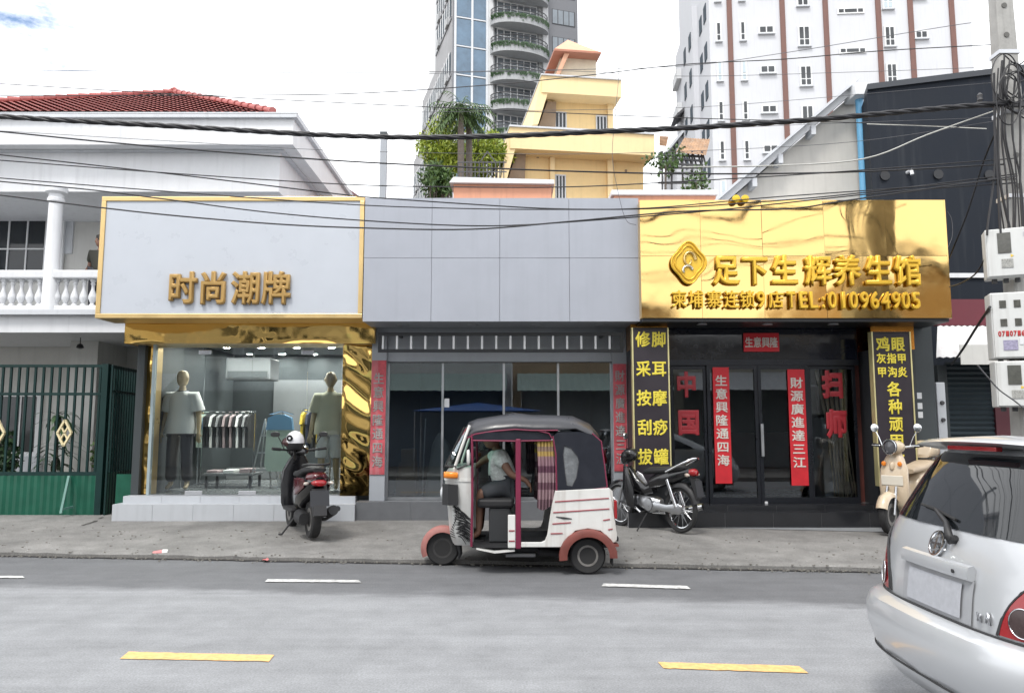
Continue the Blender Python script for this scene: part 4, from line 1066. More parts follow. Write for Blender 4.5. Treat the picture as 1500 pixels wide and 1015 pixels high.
# left flank of the white tower: step-backs, balconies, slit windows
fx = lambda v: v
blk(wt, 'flank_wall', -.5, -.002, 5.5, 16, 0, PZ(-40, YT2), m_wt)
blk(wt, 'rear_block', -1.3, -.51, 12, 22, 0, PZ(140, YT2), m_wt)
MB().prism([(-2.4, PZ(150, YT2)), (-.4, PZ(112, YT2)), (-.4, PZ(118, YT2)), (-2.4, PZ(156, YT2))], 11.5, 18, 'y').build('lean_to_roof', m_trim, wt, world=False)
MB().prism([(-1.6, PZ(98, YT2)), (-.4, PZ(80, YT2)), (-.4, PZ(86, YT2)), (-1.6, PZ(101, YT2))], 11, 14, 'y').build('small_canopy', m_dsteel, wt, world=False)
sw = B(-.06, .0, 0, 1.1, 0, 1.6).mesh('slit_window', m_wmatt)
for i in range(8):
    z = dz(18 + i * ROW)
    for yv in (1.2, 3.3):
        c = inst('slit_window', sw, (0, 0, 0)); c.parent = wt; c.location = (-.004, yv, z)
    for yv in (6.4, 9.4):
        c = inst('slit_window', sw, (0, 0, 0)); c.parent = wt; c.location = (-.504, yv, z)
    bb = B(-1.0, -.51, 12.3, 15.5, z - .4, z + .7).build('flank_balcony', m_twhite, wt, world=False)
# ================================================================== RIGHT: BLACK BUILDING, BEIGE GABLE, SHOP WITH AWNING
m_blk = M('black_facade', (.014, .018, .026), .7, spec=.2, var=.12, scale=1.2, streak=.25, dirt=(.06, .065, .07))
a, b = P(1270, 125, 15.0), P(1500, 97, 14.15); d = (b - a); b2 = a + d * 2.2; b2.z = a.z
zb_ = PZ(441, 13.6)
bk = thing('black_building', 'plain black painted facade wall beside the utility pole', 'building', (a.x, 15, zb_))
def wallseg(p, q, th, z0, z1):
    n = Vector((-(q - p).y, (q - p).x, 0)).normalized() * th; p, q = Vector((p.x, p.y, 0)), Vector((q.x, q.y, 0))
    Z0, Z1 = Vector((0, 0, z0)), Vector((0, 0, z1))
    return MB().hexa([p + Z0, q + Z0, q + n + Z0, p + n + Z0], [p + Z1, q + Z1, q + n + Z1, p + n + Z1])
wallseg(a, b2, 8, zb_ - 3.3, a.z - .12).build('facade_wall', m_blk, bk)
nv2 = Vector((d.y, -d.x, 0)).normalized() * .06
wallseg(a + nv2, b2 + nv2, .5, a.z - .119, a.z).build('parapet_cap', M('black_cap', (.03, .035, .045), .5), bk)
def onwall(px, py, off=.03):
    dd = ray(px, py); o_ = Vector((0, 0, EYE)); nn = Vector((d.y, -d.x, 0)).normalized(); t_ = (a - o_).dot(nn) / dd.dot(nn); return o_ + dd * t_ + nn * off
MB().bar(onwall(1390, 404), onwall(1442, 404), .03, .09).build('white_bar', m_white, bk)
q = onwall(1330, 253); MB().tube([q + Vector((0, .05, 0)), q + Vector((0, -.12, 0)), q + Vector((0, -.14, -.1))], .035, 8).build('wall_light', m_white, bk)
for px, py in ((1296, 258), (1374, 256), (1449, 257)):
    MB().lathe([(.10, -.02), (.10, .01)], onwall(px, py, .012), 12, 'y').build('vent_hole', m_black, bk)
# beige gable
YE = 16.2
gb = thing('gabled_house', 'beige gable wall with white sloping bargeboard and blue downpipe', 'house', (PX(1200, YE), YE, .1))
m_beige = M('beige_wall', (.60, .58, .54), .75, var=.06, streak=.3, grime=.7)
pl = P(1066, 296, YE); pr = P(1256, 133, YE)
MB().prism([(pl.x - 1.5, .1), (pr.x + .3, .1), (pr.x + .3, pr.z), (pr.x, pr.z), (pl.x, pl.z), (pl.x - 1.5, pl.z - 1.4)], YE, YE + 5).build('gable_wall', m_beige, gb)
dn = (pr - pl).normalized(); up = Vector((-dn.z, 0, dn.x))
for off, th, y0, y1, m_, nm in ((.02, .13, YE - .28, YE - .002, m_white, 'bargeboard'), (.151, .05, YE - .45, YE + 5.1, m_trim, 'roof_edge')):
    e0, e1 = pl - dn * 2 + up * off, pr - dn * .05 + up * off
    MB().prism([(e0.x, e0.z), (e1.x, e1.z), ((e1 + up * th).x, (e1 + up * th).z), ((e0 + up * th).x, (e0 + up * th).z)], y0, y1).build(nm, m_, gb)
for px, py in ((1105, 270), (1143, 236), (1191, 194)):
    q = P(px, py, YE - .3); B(q.x - .05, q.x + .05, YE - .34, YE - .001, q.z - .06, q.z + .14).build('bracket', m_trim, gb)
q = P(1257, 136, YE - .4); B(q.x - .15, q.x + .17, YE - .6, YE - .05, q.z - .12, q.z + .14).build('gutter_box', m_winw, gb)
MB().tube([P(1258.5, 143, YE - .3), Vector((P(1258.5, 143, YE - .3).x, YE - .3, .2))], .085, 12).build('downpipe', M('blue_pipe', (.14, .38, .60), .4, var=.06), gb, smooth=60)
# shop with awning right of the massage shop
sh = thing('shuttered_shop', 'closed shop with white awning, maroon fascia and dark roller shutter', 'shop', (PX(1450, 13.2), 13.2, .12))
YU = 13.2
x0, x1 = PX(1376, YU), PX(1640, YU)
B(x0, x1, YU - .12, YU, PZ(478, YU), PZ(440, YU)).build('fascia', M('maroon_fascia', (.13, .018, .03), .55, var=.1), sh)
corr('awning', [P(1372, 533, 12.5) + Vector((0, 0, .1)), Vector((x1, 12.5, P(1372, 533, 12.5).z + .1)), Vector((x1, YU - .13, PZ(480, YU))), Vector((x0, YU - .13, PZ(480, YU)))], M('white_awning_sheet', (.62, .62, .62), .5, var=.08, streak=.3, dirt=(.4, .3, .28)), sh, 60, .02)
B(x0 + .02, x1, 12.48, 12.5, PZ(534, 12.5), PZ(505, 12.5)).build('awning_valance', m_cream, sh)
mb = MB(); zz = .13; vs = []
while zz < PZ(528, YU):
    vs += [(PX(1390, YU), YU + (.0 if len(vs) % 4 == 0 else .035), zz), (PX(1458, YU), YU + (.0 if len(vs) % 4 == 0 else .035), zz)]; zz += .045
mb.add(vs, [(2 * i, 2 * i + 1, 2 * i + 3, 2 * i + 2) for i in range(len(vs) // 2 - 1)]); mb.build('roller_shutter', M('dark_blue_grey_shutter', (.035, .05, .06), .45, .2, var=.1), sh)
B(PX(1376, YU), PX(1389.5, YU), YU - .05, YU + .2, .12, PZ(535, YU)).build('side_post', m_dkwall, sh)
B(PX(1458.5, YU), x1, YU - .02, YU + .2, .12, PZ(520, YU)).build('side_wall', M('maroon_wall', (.10, .02, .03), .6, var=.1), sh)
mp_ = thing('electric_cabinet', 'narrow white electric cabinet with dial knobs beside dark wall', 'cabinet', (PX(1381, 12.4), 12.4, PZ(668, 12.4)))
B(PX(1375, 12.4), PX(1388, 12.4), 12.4, 12.6, .13, PZ(560, 12.4)).build('case', m_trim, mp_, bevel=.01)
for py in (590, 615): MB().lathe([(.035, 0), (.03, -.03)], (PX(1382, 12.4), 12.4, PZ(py, 12.4)), 10, 'y').build('knob', m_dsteel, mp_)
# palms and bamboo between the towers and the orange building
for (px, py0, py1, Y, lab) in ((673, 285, 165, 27, 'palm with leaning crown left of its twin, before bamboo'), (685, 288, 172, 27.8, 'palm nearer the yellow building with drooping fronds')):
    p0, p1 = P(px, py0, Y), P(px + 2, py1, Y); p0.z = 6
    t = thing('palm_tree', lab, 'palm', p0)
    MB().tube([p0, p0.lerp(p1, .5) + Vector((.05, 0, 0)), p1], [.17, .14, .11], 8).build('trunk', m_trunk, t, smooth=50)
    mb = MB(); r9 = random.Random(int(px))
    for i in range(46):
        a_ = r9.uniform(0, 6.28); el = r9.uniform(-.5, 1.6); dd = Vector((math.cos(a_), math.sin(a_), el)).normalized()
        L_ = r9.uniform(.7, 1.35); base = p1 + Vector((0, 0, r9.uniform(-.2, .3))); rib = [base]; d_ = dd.copy()
        for s in range(7):
            d_ = (d_ + Vector((0, 0, -.22))).normalized(); rib.append(rib[-1] + d_ * L_ / 7)
            sd_ = d_.cross(Vector((0, 0, 1))).normalized()
            for sg_ in (-1, 1):
                blade_leaf(mb, rib[-1], d_ * .6 + sd_ * sg_ + Vector((0, 0, -.15)), .34 * (1 - s * .06), .045, 1.0, 2)
        mb.tube(rib, .012, 4)
    mb.build('fronds', m_leaf_p, t)
for (px, py, Y, rx, rz_, n, lab, mt) in ((655, 222, 29, 1.15, 1.5, 2200, 'bright yellow-green bamboo clump behind the two palms', m_leaf_b), (712, 232, 30, 1.1, 1.1, 1600, 'bright bamboo clump growing beside yellow building', m_leaf_b), (642, 268, 27, .65, .7, 900, 'dark green bush below the bamboo left of palms', m_leaf_p)):
    c = P(px, py, Y); t = thing('bamboo_clump', lab, 'bamboo' if mt is m_leaf_b else 'bush', (c.x, c.y, 5))
    mb = MB(); r10 = random.Random(n)
    for i in range(9): mb.tube([(c.x + r10.uniform(-.5, .5), c.y + r10.uniform(-.4, .4), 5), (c.x + r10.uniform(-.9, .9), c.y + r10.uniform(-.4, .4), c.z + r10.uniform(-.3, .8))], .025, 5)
    mb.build('stems', m_trunk, t)
    leaf_cloud(c, rx, .9, rz_, n * 2, .21, mt, 'leaves', t, n, 26, .17)
fn_ = thing('roof_fence', 'dark wrought iron fence panel on roof below the palms', 'fence', P(705, 285, 22))
mb = MB()
for px in range(672, 742, 6): MB().tube([P(px, 284, 22), P(px, 236, 22)], .015, 5).build('bar', m_dsteel, fn_)
for py in (238, 252, 270): MB().bar(P(670, py, 22), P(742, py, 22), .03).build('rail', m_dsteel, fn_)
for p_, q_ in (((703, 238), (714, 222)), ((714, 222), (726, 238))): MB().bar(P(*p_, 22), P(*q_, 22), .03).build('gable_bar', m_dsteel, fn_)
# ================================================================== UTILITY POLE, METER BOXES, CABLES
YP = 9.25
m_conc = M('pole_concrete', (.36, .355, .34), .8, var=.2, scale=4, streak=.45, bump=.3, bscale=40)
pxw = P(1463, 0, YP).x + .02
pole = thing('utility_pole', 'grey concrete utility pole carrying meter boxes and tangled cables', 'pole', (pxw, YP, .08))
def prof(z): return .20 - .0125 * z
mb = MB(); zs_ = [.05, 2, 4, 5.4, 7, 9]
mb.loft([[(pxw + s * prof(z) * a_, YP + t_ * prof(z) * .8, z) for s, t_, a_ in ((-.85, -1, 1), (.85, -1, 1), (1, -.85, 1), (1, .85, 1), (.85, 1, 1), (-.85, 1, 1), (-1, .85, 1), (-1, -.85, 1))] for z in zs_])
mb.build('shaft', m_conc, pole, smooth=30)
m_slot = M('slot_shadow', (.12, .118, .112), .9)  # flat dark discs carry the shade inside the pole's holes
for z in (3.2, 3.75, 4.6, 5.0, 5.7, 6.1, 6.6, 7.0):
    MB().lathe([(.035, -.01), (.035, .008)], (pxw - .02, YP - prof(z) * .8 - .001, z), 10, 'y').build('bolt_hole', m_slot, pole)
for z, m_ in ((5.55, m_steel), (4.45, m_steel), (6.35, m_steel)):
    B(pxw - prof(z) - .012, pxw + prof(z) + .012, YP - prof(z) * .8 - .012, YP + prof(z) * .8 + .012, z, z + .05).build('clamp_band', m_, pole)
B(pxw - .55, pxw + .25, YP - .25, YP - .2, 5.58, 5.64).build('cross_arm', m_dsteel, pole)
for dx in (-.5, -.3, .15): MB().lathe([(.02, 0), (.035, .03), (.025, .06), (.035, .09), (.015, .12)], (pxw + dx, YP - .225, 5.64), 8).build('insulator', m_dsteel, pole, smooth=40)
# meter boxes
m_mbox = M('meter_box_white', (.60, .61, .60), .5, var=.06, streak=.35, dirt=(.3, .28, .25))
m_mwin = M('meter_window', (.10, .10, .09), .12, var=.3, scale=20)
m_redink = M('red_marker_ink', (.42, .03, .03), .7, var=0)
def meter_box(label, px, py, wd, h, d, yaw, kind):
    c = P(px, py, 8.95); t = thing('meter_box', label, 'meter box', (c.x, c.y, c.z - h / 2), 'meter boxes on the utility pole', rz=rad(yaw))
    def b(name, x0, x1, y0, y1, z0, z1, m, bev=0, parent=None): return B(x0, x1, y0, y1, z0, z1).build(name, m, parent or t, world=False, bevel=bev)
    b('case', -wd / 2, wd / 2, 0, d, 0, h, m_mbox, .012)
    b('lid', -wd / 2 + .012, wd / 2 - .012, -.025, -.001, .012, h - .012, m_mbox, .006)
    if kind == 'one':
        b('window', -.09, .05, -.032, -.026, h * .48, h * .9, m_mwin); b('label_plate', -.06, .06, -.032, -.026, h * .18, h * .36, M('box_label', (.35, .35, .33), .5, var=.6, scale=60))
        MB().lathe([(.022, -.03), (.022, -.026)], (.05, 0, h * .42), 3, 'y').build('warning_mark', M('yellow_warning', (.75, .5, .04), .5), t, world=False)
        for zz_ in (h * .2, h * .8): b('hinge', wd / 2 - .03, wd / 2 + .006, -.03, .02, zz_, zz_ + .05, m_steel)
    else:
        for x in (-.1, .05):
            for zz_ in (.76, .48): b('window', x - .035, x + .035, -.032, -.026, h * zz_, h * zz_ + .09, m_mwin)
        for i, ch in enumerate('07107163'):
            o = letter('character', ch, 0, 0, 0, .033, .06, m_redink, t, .05, .004, .003); o.location = (-.15 + i * .04, -.028, h * .37)
        b('label_plate', -.12, .03, -.032, -.026, h * .12, h * .27, M('purple_label', (.32, .30, .42), .5, var=.4, scale=50)); b('label_plate', .05, .14, -.032, -.026, h * .2, h * .3, m_white)
    for dx in (-.1, 0, .1): MB().lathe([(.03, 0), (.03, -.05)], (dx * 1.2, d * .5, 0), 10).build('cable_gland', m_dsteel, t, world=False)
    return t
meter_box('white meter box with single window, highest of three on pole', 1474, 370, .42, .60, .26, -24, 'one')
meter_box('white meter box with four square windows and red digits', 1484, 476, .44, .80, .28, -20, 'four')
meter_box('white meter box with single window, lowest of three on pole', 1489, 562, .42, .55, .26, -20, 'one')
# --- cables
def spline(pts, n=8):
    out = []; p = [Vector(q) for q in pts]; p = [p[0] * 2 - p[1]] + p + [p[-1] * 2 - p[-2]]
    for i in range(1, len(p) - 2):
        for k in range(n):
            t_ = k / n; a_, b_, c_, d_ = p[i - 1], p[i], p[i + 1], p[i + 2]
            out.append(.5 * (2 * b_ + (c_ - a_) * t_ + (2 * a_ - 5 * b_ + 4 * c_ - d_) * t_ ** 2 + (3 * b_ - a_ - 3 * c_ + d_) * t_ ** 3))
    out.append(p[-2]); return out
def cable(pts, r, Y, label, mat=m_wire, name='overhead_cable', group='overhead cables along the shop fronts', dY=0.0):
    n = len(pts); pp = [P(a_, b_, Y + dY * i / max(1, n - 1)) for i, (a_, b_) in enumerate(pts)]
    o = MB().tube(spline(pp, 6), r, 6).build(name, mat, smooth=60); tag(o, label, 'cable', group); return o
m_wgrey = M('wire_grey', (.10, .10, .11), .5, var=.1)
m_wpale = M('wire_pale', (.50, .50, .47), .5, var=.1)
# thick twisted bundle
tr_ = spline([P(a_, b_, YP - .3) for a_, b_ in [(-260, 152), (-60, 167), (120, 178), (250, 185), (400, 194), (500, 199), (620, 201.5), (750, 199), (880, 193), (1000, 188), (1100, 182), (1200, 175), (1300, 166), (1400, 157), (1480, 151)]], 14)
bundle = thing('twisted_cable', 'thick black twisted power cable spanning above the shops', 'cable', tr_[0])
acc = 0
for s in range(3):
    pts_ = []; acc = 0
    for i, p in enumerate(tr_):
        if i: acc += (p - tr_[i - 1]).length
        a_ = acc * 9 + s * 2.094; pts_.append(p + Vector((0, math.cos(a_), math.sin(a_))) * .017)
    MB().tube(pts_, .019, 6).build('strand', m_wire, bundle, smooth=60)
LB = 'thin black overhead cable strung level along the shop fronts'
C_ = [
 ([(-150, 180), (0, 193), (150, 208), (300, 221), (500, 236), (700, 246), (900, 253), (1050, 255), (1250, 252), (1490, 240)], .010, .0),
 ([(-150, 211), (0, 227), (250, 255), (500, 285), (553, 290), (700, 300), (815, 306), (950, 306), (1100, 297), (1250, 284), (1490, 255)], .008, -.1),
 ([(-150, 224), (0, 235), (250, 254), (500, 270), (660, 274), (835, 274), (1000, 266), (1200, 254), (1490, 232)], .007, -.15),
 ([(-150, 248), (0, 261), (250, 281), (500, 299), (650, 305), (795, 307), (950, 305), (1120, 290), (1300, 277), (1490, 262)], .007, -.2),
 ([(-150, 251), (0, 266), (130, 278), (250, 293), (400, 312), (560, 325), (720, 331), (880, 322), (1050, 308), (1210, 291), (1330, 279), (1490, 268)], .008, -.22),
 ([(-150, 268), (0, 286), (120, 301), (245, 315), (400, 328), (530, 334), (690, 336), (830, 325), (1000, 310), (1155, 306), (1240, 294), (1490, 258)], .0095, -.25),
 ([(-150, 114), (0, 123), (250, 138), (500, 151), (760, 163), (1000, 173), (1250, 180), (1440, 187)], .0055, .1),
 ([(-150, 141), (0, 141), (250, 140), (500, 138), (715, 125), (850, 112), (1000, 95), (1150, 87), (1290, 75), (1470, 65)], .006, .15),
 ([(-150, 102), (0, 103), (250, 105), (500, 107), (800, 103), (1000, 97), (1155, 77), (1436, 32), (1456, 42)], .004, .2),
 ([(-150, 117), (120, 117), (300, 119), (500, 113), (800, 104), (1000, 112), (1250, 106), (1470, 98)], .003, .25),
 ([(0, 166), (300, 167), (500, 166), (800, 162), (1000, 158), (1150, 148), (1470, 120)], .003, .3),
 ([(0, 192), (250, 207), (500, 221), (800, 226), (1000, 222), (1250, 208), (1470, 176)], .0035, .28),
 ([(500, 196), (700, 200), (1000, 190), (1250, 180), (1470, 172)], .003, .32),
]
CL = ['medium black cable crossing yellow building just below its lower roof', 'black cable dipping along the top edge of the grey sign', 'black cable crossing orange coping just above the grey sign', 'thin black cable meeting the tops of white and grey signs', 'black cable sagging through the upper grey sign panels', 'black cable hanging lowest of all across white and grey signs', 'thin cable rising past villa roof tip toward the striped tower', 'thin cable climbing from villa roof across cupola to striped tower', 'faint cable across open sky peaking near the pole top', 'very fine grey cable across open sky above the villa roof', 'very fine grey cable grazing the villa eave and yellow upper roof', 'very fine grey cable between twisted cable and medium black cable', 'very fine grey cable hugging the twisted cable from grey post onward']
for (pts, r, dy), lb in zip(C_, CL): cable(pts, r, YP - .05 + dy, lb, m_wgrey if r < .0045 else m_wire)
cable([(1000, 245), (1130, 243), (1265, 233), (1360, 197), (1456, 163)], .009, YP + .05, 'pale grey cable rising across black wall to the pole', m_wpale, dY=-.05)
cable([(1270, 182), (1360, 185), (1445, 189)], .009, 14.0, 'short pale grey cable fixed level on the black wall', m_wpale)
cable([(907, -40), (907, 60), (906, 115), (901, 170), (897, 228), (905, 280), (917, 322), (932, 330)], .004, 11.0, 'thin dark cable dropping vertically past the yellow building', m_wgrey)
cable([(1460, 190), (1440, 240), (1418, 310), (1398, 360), (1391, 378)], .011, YP - .1, 'black drop cable slanting from pole to gold sign edge', dY=1.6)
cable([(1458, 200), (1456, 260), (1447, 330), (1446, 345)], .012, YP - .28, 'black cable hanging from pole to the highest meter box')
cable([(1447, 372), (1430, 400), (1408, 415), (1391, 420)], .010, YP - .2, 'black cable looping from highest meter box to gold sign', dY=1.5)
cable([(1450, 450), (1430, 480), (1410, 512), (1394, 534)], .018, YP - .3, 'thick black cable slanting from middle meter box to awning', dY=3.0)
cable([(1432, 535), (1450, 556), (1465, 572), (1490, 590), (1515, 612)], .008, YP - .45, 'thin grey cable running past lowest meter box', m_wgrey)
cable([(1388, 310), (1394, 322), (1395, 345), (1389, 362)], .004, 11.05, 'thin looped wire at right edge of gold sign', m_wgrey)
r12 = random.Random(21)
for i in range(9):      # vertical run of cables on the pole
    x = 1458 + i * 4.2
    pts = [(x + r12.uniform(-3, 3), 100 + r12.uniform(-20, 20)), (x - 2 + r12.uniform(-5, 5), 190), (x + 4 + r12.uniform(-5, 5), 270), (x + 10 + r12.uniform(-4, 4), 335 + r12.uniform(-5, 10))]
    cable(pts, r12.uniform(.008, .016), YP - .3, 'black cable in the vertical bunch lashed to the utility pole', m_wire, group='cables lashed to the utility pole')
for i in range(6):
    cx_, cy_ = 1478 + r12.uniform(-8, 12), 122 + r12.uniform(-12, 40); rx, ry = r12.uniform(10, 22), r12.uniform(16, 40)
    pts = [(cx_ + rx * math.cos(a_ * .52), cy_ + ry * math.sin(a_ * .52)) for a_ in range(0, 13)]
    cable(pts, .008, YP - .32 - i * .02, 'loop of slack black cable coiled at the pole clamp', m_wire, group='slack cable loops on the pole')
for i in range(4):
    pts = [(1470, 80 + i * 25), (1490, 95 + i * 24), (1510, 85 + i * 30), (1560, 70 + i * 32)]
    cable(pts, .009, YP - .25, 'black cable leaving the pole away from the shops', m_wire, group='cables leaving the pole')
# ================================================================== ACROSS THE STREET (seen in the glass and gold)
YO = -4.2
m_oc = [M('opposite_cream', (.50, .47, .40), .8, var=.1, streak=.3), M('opposite_grey', (.30, .31, .33), .8, var=.1, streak=.3), M('opposite_white', (.62, .62, .6), .8, var=.1, streak=.3), M('opposite_tan', (.42, .31, .2), .8, var=.1, streak=.3)]
m_blue = M('blue_tarp', (.02, .09, .32), .6, var=.15)
m_stripew = M('corrugated_pale_green', (.42, .52, .48), .5, var=.1)
m_sfront = [M('pale_shutter', (.34, .36, .37), .6, var=.2), M('grey_shutter', (.22, .24, .25), .6, var=.2), M('blue_grey_shutter', (.16, .20, .25), .6, var=.25)]
lab = ['cream shophouse across the street', 'grey shophouse across the street', 'white shophouse across the street', 'tan shophouse across the street', 'low cream shophouse across the street', 'tall grey shophouse across the street']
xx = -19
for i, (wd, hh, mi) in enumerate(((6.5, 7.4, 0), (6.0, 8.0, 1), (6.5, 6.2, 2), (6.0, 6.3, 3), (6.2, 4.9, 0), (7, 7.2, 3))):
    t = thing('opposite_shophouse', lab[i] + (' facing the clothes shop' if i == 1 else ' facing the signs'), 'building', (xx + wd / 2, YO, .12), 'shophouses across the street')
    B(xx + .01, xx + wd - .01, YO - 8, YO, 3.3, hh).build('upper_wall', m_oc[mi], t)
    for s in (xx + .01, xx + wd - .35): B(s, s + .34, YO - 8, YO - .002, .12, 3.299).build('party_wall', m_oc[mi], t)
    B(xx + .36, xx + wd - .36, YO - .5, YO - .4, .12, 3.29).build('shopfront', m_sfront[i % 3], t)
    for j in range(3):
        for k in range(int((hh - 3.6) // 2.6)):
            x = xx + .7 + j * (wd - 1.4) / 3; z = 4.2 + k * 2.6
            f = B(x, x + 1.25, YO + .001, YO + .05, z, z + 1.4).build('window', m_winw, t)
            B(x + .07, x + 1.18, YO + .051, YO + .06, z + .07, z + 1.33).build('pane', m_dglass, f)
    B(xx + .1, xx + wd - .1, YO + .01, YO + .25, hh - .25, hh + .05).build('cornice', m_oc[(mi + 2) % 4], t)
    corr('awning', [Vector((xx + .2, YO + 1.2, 2.9)), Vector((xx + wd - .2, YO + 1.2, 2.9)), Vector((xx + wd - .2, YO + .02, 3.6)), Vector((xx + .2, YO + .02, 3.6))], m_stripew if i in (2, 3) else (m_oc[1] if i == 1 else m_white), t, 40, .03)
    xx += wd
for i, (cx_, cy_, lab_) in enumerate(((-1.2, -2.2, 'blue market canopy across the street from the vacant shop'),)):
    t = thing('market_canopy', lab_, 'canopy', (cx_, cy_, .12))
    MB().add([(cx_ - 2.2, cy_ - 1, 2.15), (cx_ + 2.2, cy_ - 1, 2.15), (cx_ + 2.2, cy_ + .9, 2.15), (cx_ - 2.2, cy_ + .9, 2.15), (cx_, cy_, 2.45)], [(0, 1, 4), (1, 2, 4), (2, 3, 4), (3, 0, 4)]).build('canopy_cloth', m_blue, t, solid=.01)
    for sx in (-2.1, 2.1):
        for sy in (-.95, .85): MB().tube([(cx_ + sx, cy_ + sy, .12), (cx_ + sx, cy_ + sy, 2.15)], .02, 8).build('leg', m_steel, t)
# ================================================================== VEHICLES
m_tire_rim = M('wheel_rim_grey', (.22, .21, .20), .5, .5, var=.3, scale=15, obj=True)
def wheel(parent, c, r, wd, name='wheel', rim=m_tire_rim, rr=.55, spokes=0, n=28):
    c = Vector(c); ty = r * .32 if not spokes else r * .17
    w_ = wd / 2
    o = MB().lathe([(r * rr, -w_ * .8), (r - ty * .35, -w_), (r - ty * .08, -w_ * .75), (r, -w_ * .3), (r, w_ * .3), (r - ty * .08, w_ * .75), (r - ty * .35, w_), (r * rr, w_ * .8)], c, n, 'y', hollow=bool(spokes)).build(name, m_rubber, parent, smooth=35, world=False)
    if spokes:
        mb = MB()
        mb.lathe([(r * (rr + .05), -w_ * .5), (r * (rr - .03), -w_ * .35), (r * (rr - .03), w_ * .35), (r * (rr + .05), w_ * .5)], c, n, 'y', hollow=True)
        mb.build('rim', m_chrome, o, smooth=35, world=False)
        mb = MB()
        for i in range(spokes):
            a_ = 2 * math.pi * i / spokes; a2 = a_ + (.35 if i % 2 else -.35); s = (-1) ** (i // 2)
            mb.tube([c + Vector((.04 * math.cos(a_), s * .025, .04 * math.sin(a_))), c + Vector((r * rr * math.cos(a2), 0, r * rr * math.sin(a2)))], .0025, 4)
        mb.build('spokes', m_steel, o, world=False)
        MB().lathe([(.01, -.05), (.055, -.04), (.05, 0), (.055, .04), (.01, .05)], c, 16, 'y').build('hub', m_steel, o, smooth=35, world=False)
    else:
        MB().lathe([(.012, -w_ * .75), (r * .16, -w_ * .72), (r * .2, -w_ * .5), (r * .42, -w_ * .45), (r * .46, -w_ * .8), (r * (rr + .02), -w_ * .86), (r * (rr + .02), -w_ * .4), (r * .4, w_ * .2), (r * (rr + .02), w_ * .86), (.012, w_ * .7)], c, n, 'y').build('rim', rim, o, smooth=30, world=False)
        mb = MB()
        for i in range(5):
            a_ = 2 * math.pi * i / 5; mb.lathe([(.011, -w_ * .56), (.011, -w_ * .4)], c + Vector((r * .28 * math.cos(a_), 0, r * .28 * math.sin(a_))), 6, 'y')
        mb.build('wheel_nuts', m_steel, o, world=False)
    return o
def secs(lst, n=16, sq=2.4, axis='x'):
    """lofted super-ellipse sections: (x, yc, zc, half_w, half_h)"""
    rings = []
    for x, yc, zc, hw, hh in lst:
        ring = []
        for j in range(n):
            t_ = 2 * math.pi * j / n; c, s = math.cos(t_), math.sin(t_)
            a_ = hw * math.copysign(abs(c) ** (2 / sq), c); b_ = hh * math.copysign(abs(s) ** (2 / sq), s)
            ring.append({'x': (x, yc + a_, zc + b_), 'z': (zc + b_, yc + a_, x), 'y': (zc + b_, x, yc + a_)}[axis])
        rings.append(ring)
    return MB().loft(rings)
# ------------------------------------------------------------------ tuk-tuk
m_tw = M('tuk_white_paint', (.66, .66, .64), .35, var=.08, scale=5, streak=.55, dirt=(.36, .31, .27), coat=.2, obj=True)
m_tv = M('black_vinyl', (.030, .031, .037), .33, var=.15, scale=5, bump=.35, bscale=7, obj=True)
m_tvs = M('dark_navy_vinyl', (.010, .012, .020), .42, var=.15, scale=5, bump=.4, bscale=6, obj=True)
m_pink = M('magenta_trim', (.17, .012, .045), .5, var=.15, obj=True)
m_tred = M('stripe_red', (.30, .045, .06), .5, var=.1, obj=True)
m_fend = M('red_oxide_fender', (.17, .045, .035), .6, var=.25, scale=8, streak=.3, obj=True)
m_fend2 = M('faded_pink_fender', (.31, .125, .11), .6, var=.2, scale=8, obj=True)
m_dk = M('interior_black', (.014, .014, .016), .6, var=.15, obj=True)
m_clear = M('scuffed_clear_plastic', (.16, .17, .18), .25, var=.35, scale=9, obj=True)
m_wscr = glass('green_windscreen', (.45, .72, .60), 1.5)
m_amber = M('amber_lens', (.75, .22, .02), .2, var=.05)
m_lens = M('red_lens', (.30, .006, .010), .15, var=.1, coat=.5)
m_skin = M('brown_skin', (.20, .105, .07), .55, var=.08, scale=20, obj=True)
m_hair = M('black_hair', (.012, .010, .009), .6, var=.2, scale=60, obj=True)
tk = thing('tuk_tuk', 'white three-wheeled tuk-tuk with black canopy and red stripes at kerb', 'tuk-tuk', (-.81, 8.37, 0))
CW = .625
def tb(mb, name, m, parent=None, smooth=None, bevel=0, solid=0): return mb.build(name, m, parent or tk, smooth=smooth, bevel=bevel, solid=solid, world=False)
def lx(cx): return -.247 + cx * .001934
def lz(cy): return 1.88 - cy * .001934
m_rimd = M('dirty_black_rim', (.035, .034, .034), .6, var=.3, scale=12, obj=True)
fw_ = wheel(tk, (0, CW, .2), .2, .11, rim=m_rimd)
wheel(tk, (1.64, .1, .2), .2, .12); wheel(tk, (1.64, 1.15, .2), .2, .12)
# front cowl
lev = [(.27, .12, .30), (.36, .09, .37), (.5, .075, .43), (.7, .06, .50), (.9, .035, .545), (1.0, .03, .56), (1.1, .05, .575), (1.15, .085, .58)]
def chw(z):
    for (a, _, h0), (b, _, h1) in zip(lev[:-1], lev[1:]):
        if z <= b: t_ = max(0, (z - a) / (b - a)); return h0 + (h1 - h0) * t_
    return lev[-1][2]
rings = []
for z, xf, hw in lev:
    half = [(.375, hw), (.30, hw), (.20, hw * .97), (.12 + xf * .3, hw * .86), (xf + .035, hw * .66), (xf + .008, hw * .42), (xf, hw * .15)]
    rings.append([(x, CW - y, z) for x, y in half] + [(x, CW + y, z) for x, y in reversed(half)])
cowl = tb(MB().loft(rings), 'front_cowl', m_tw, smooth=50)
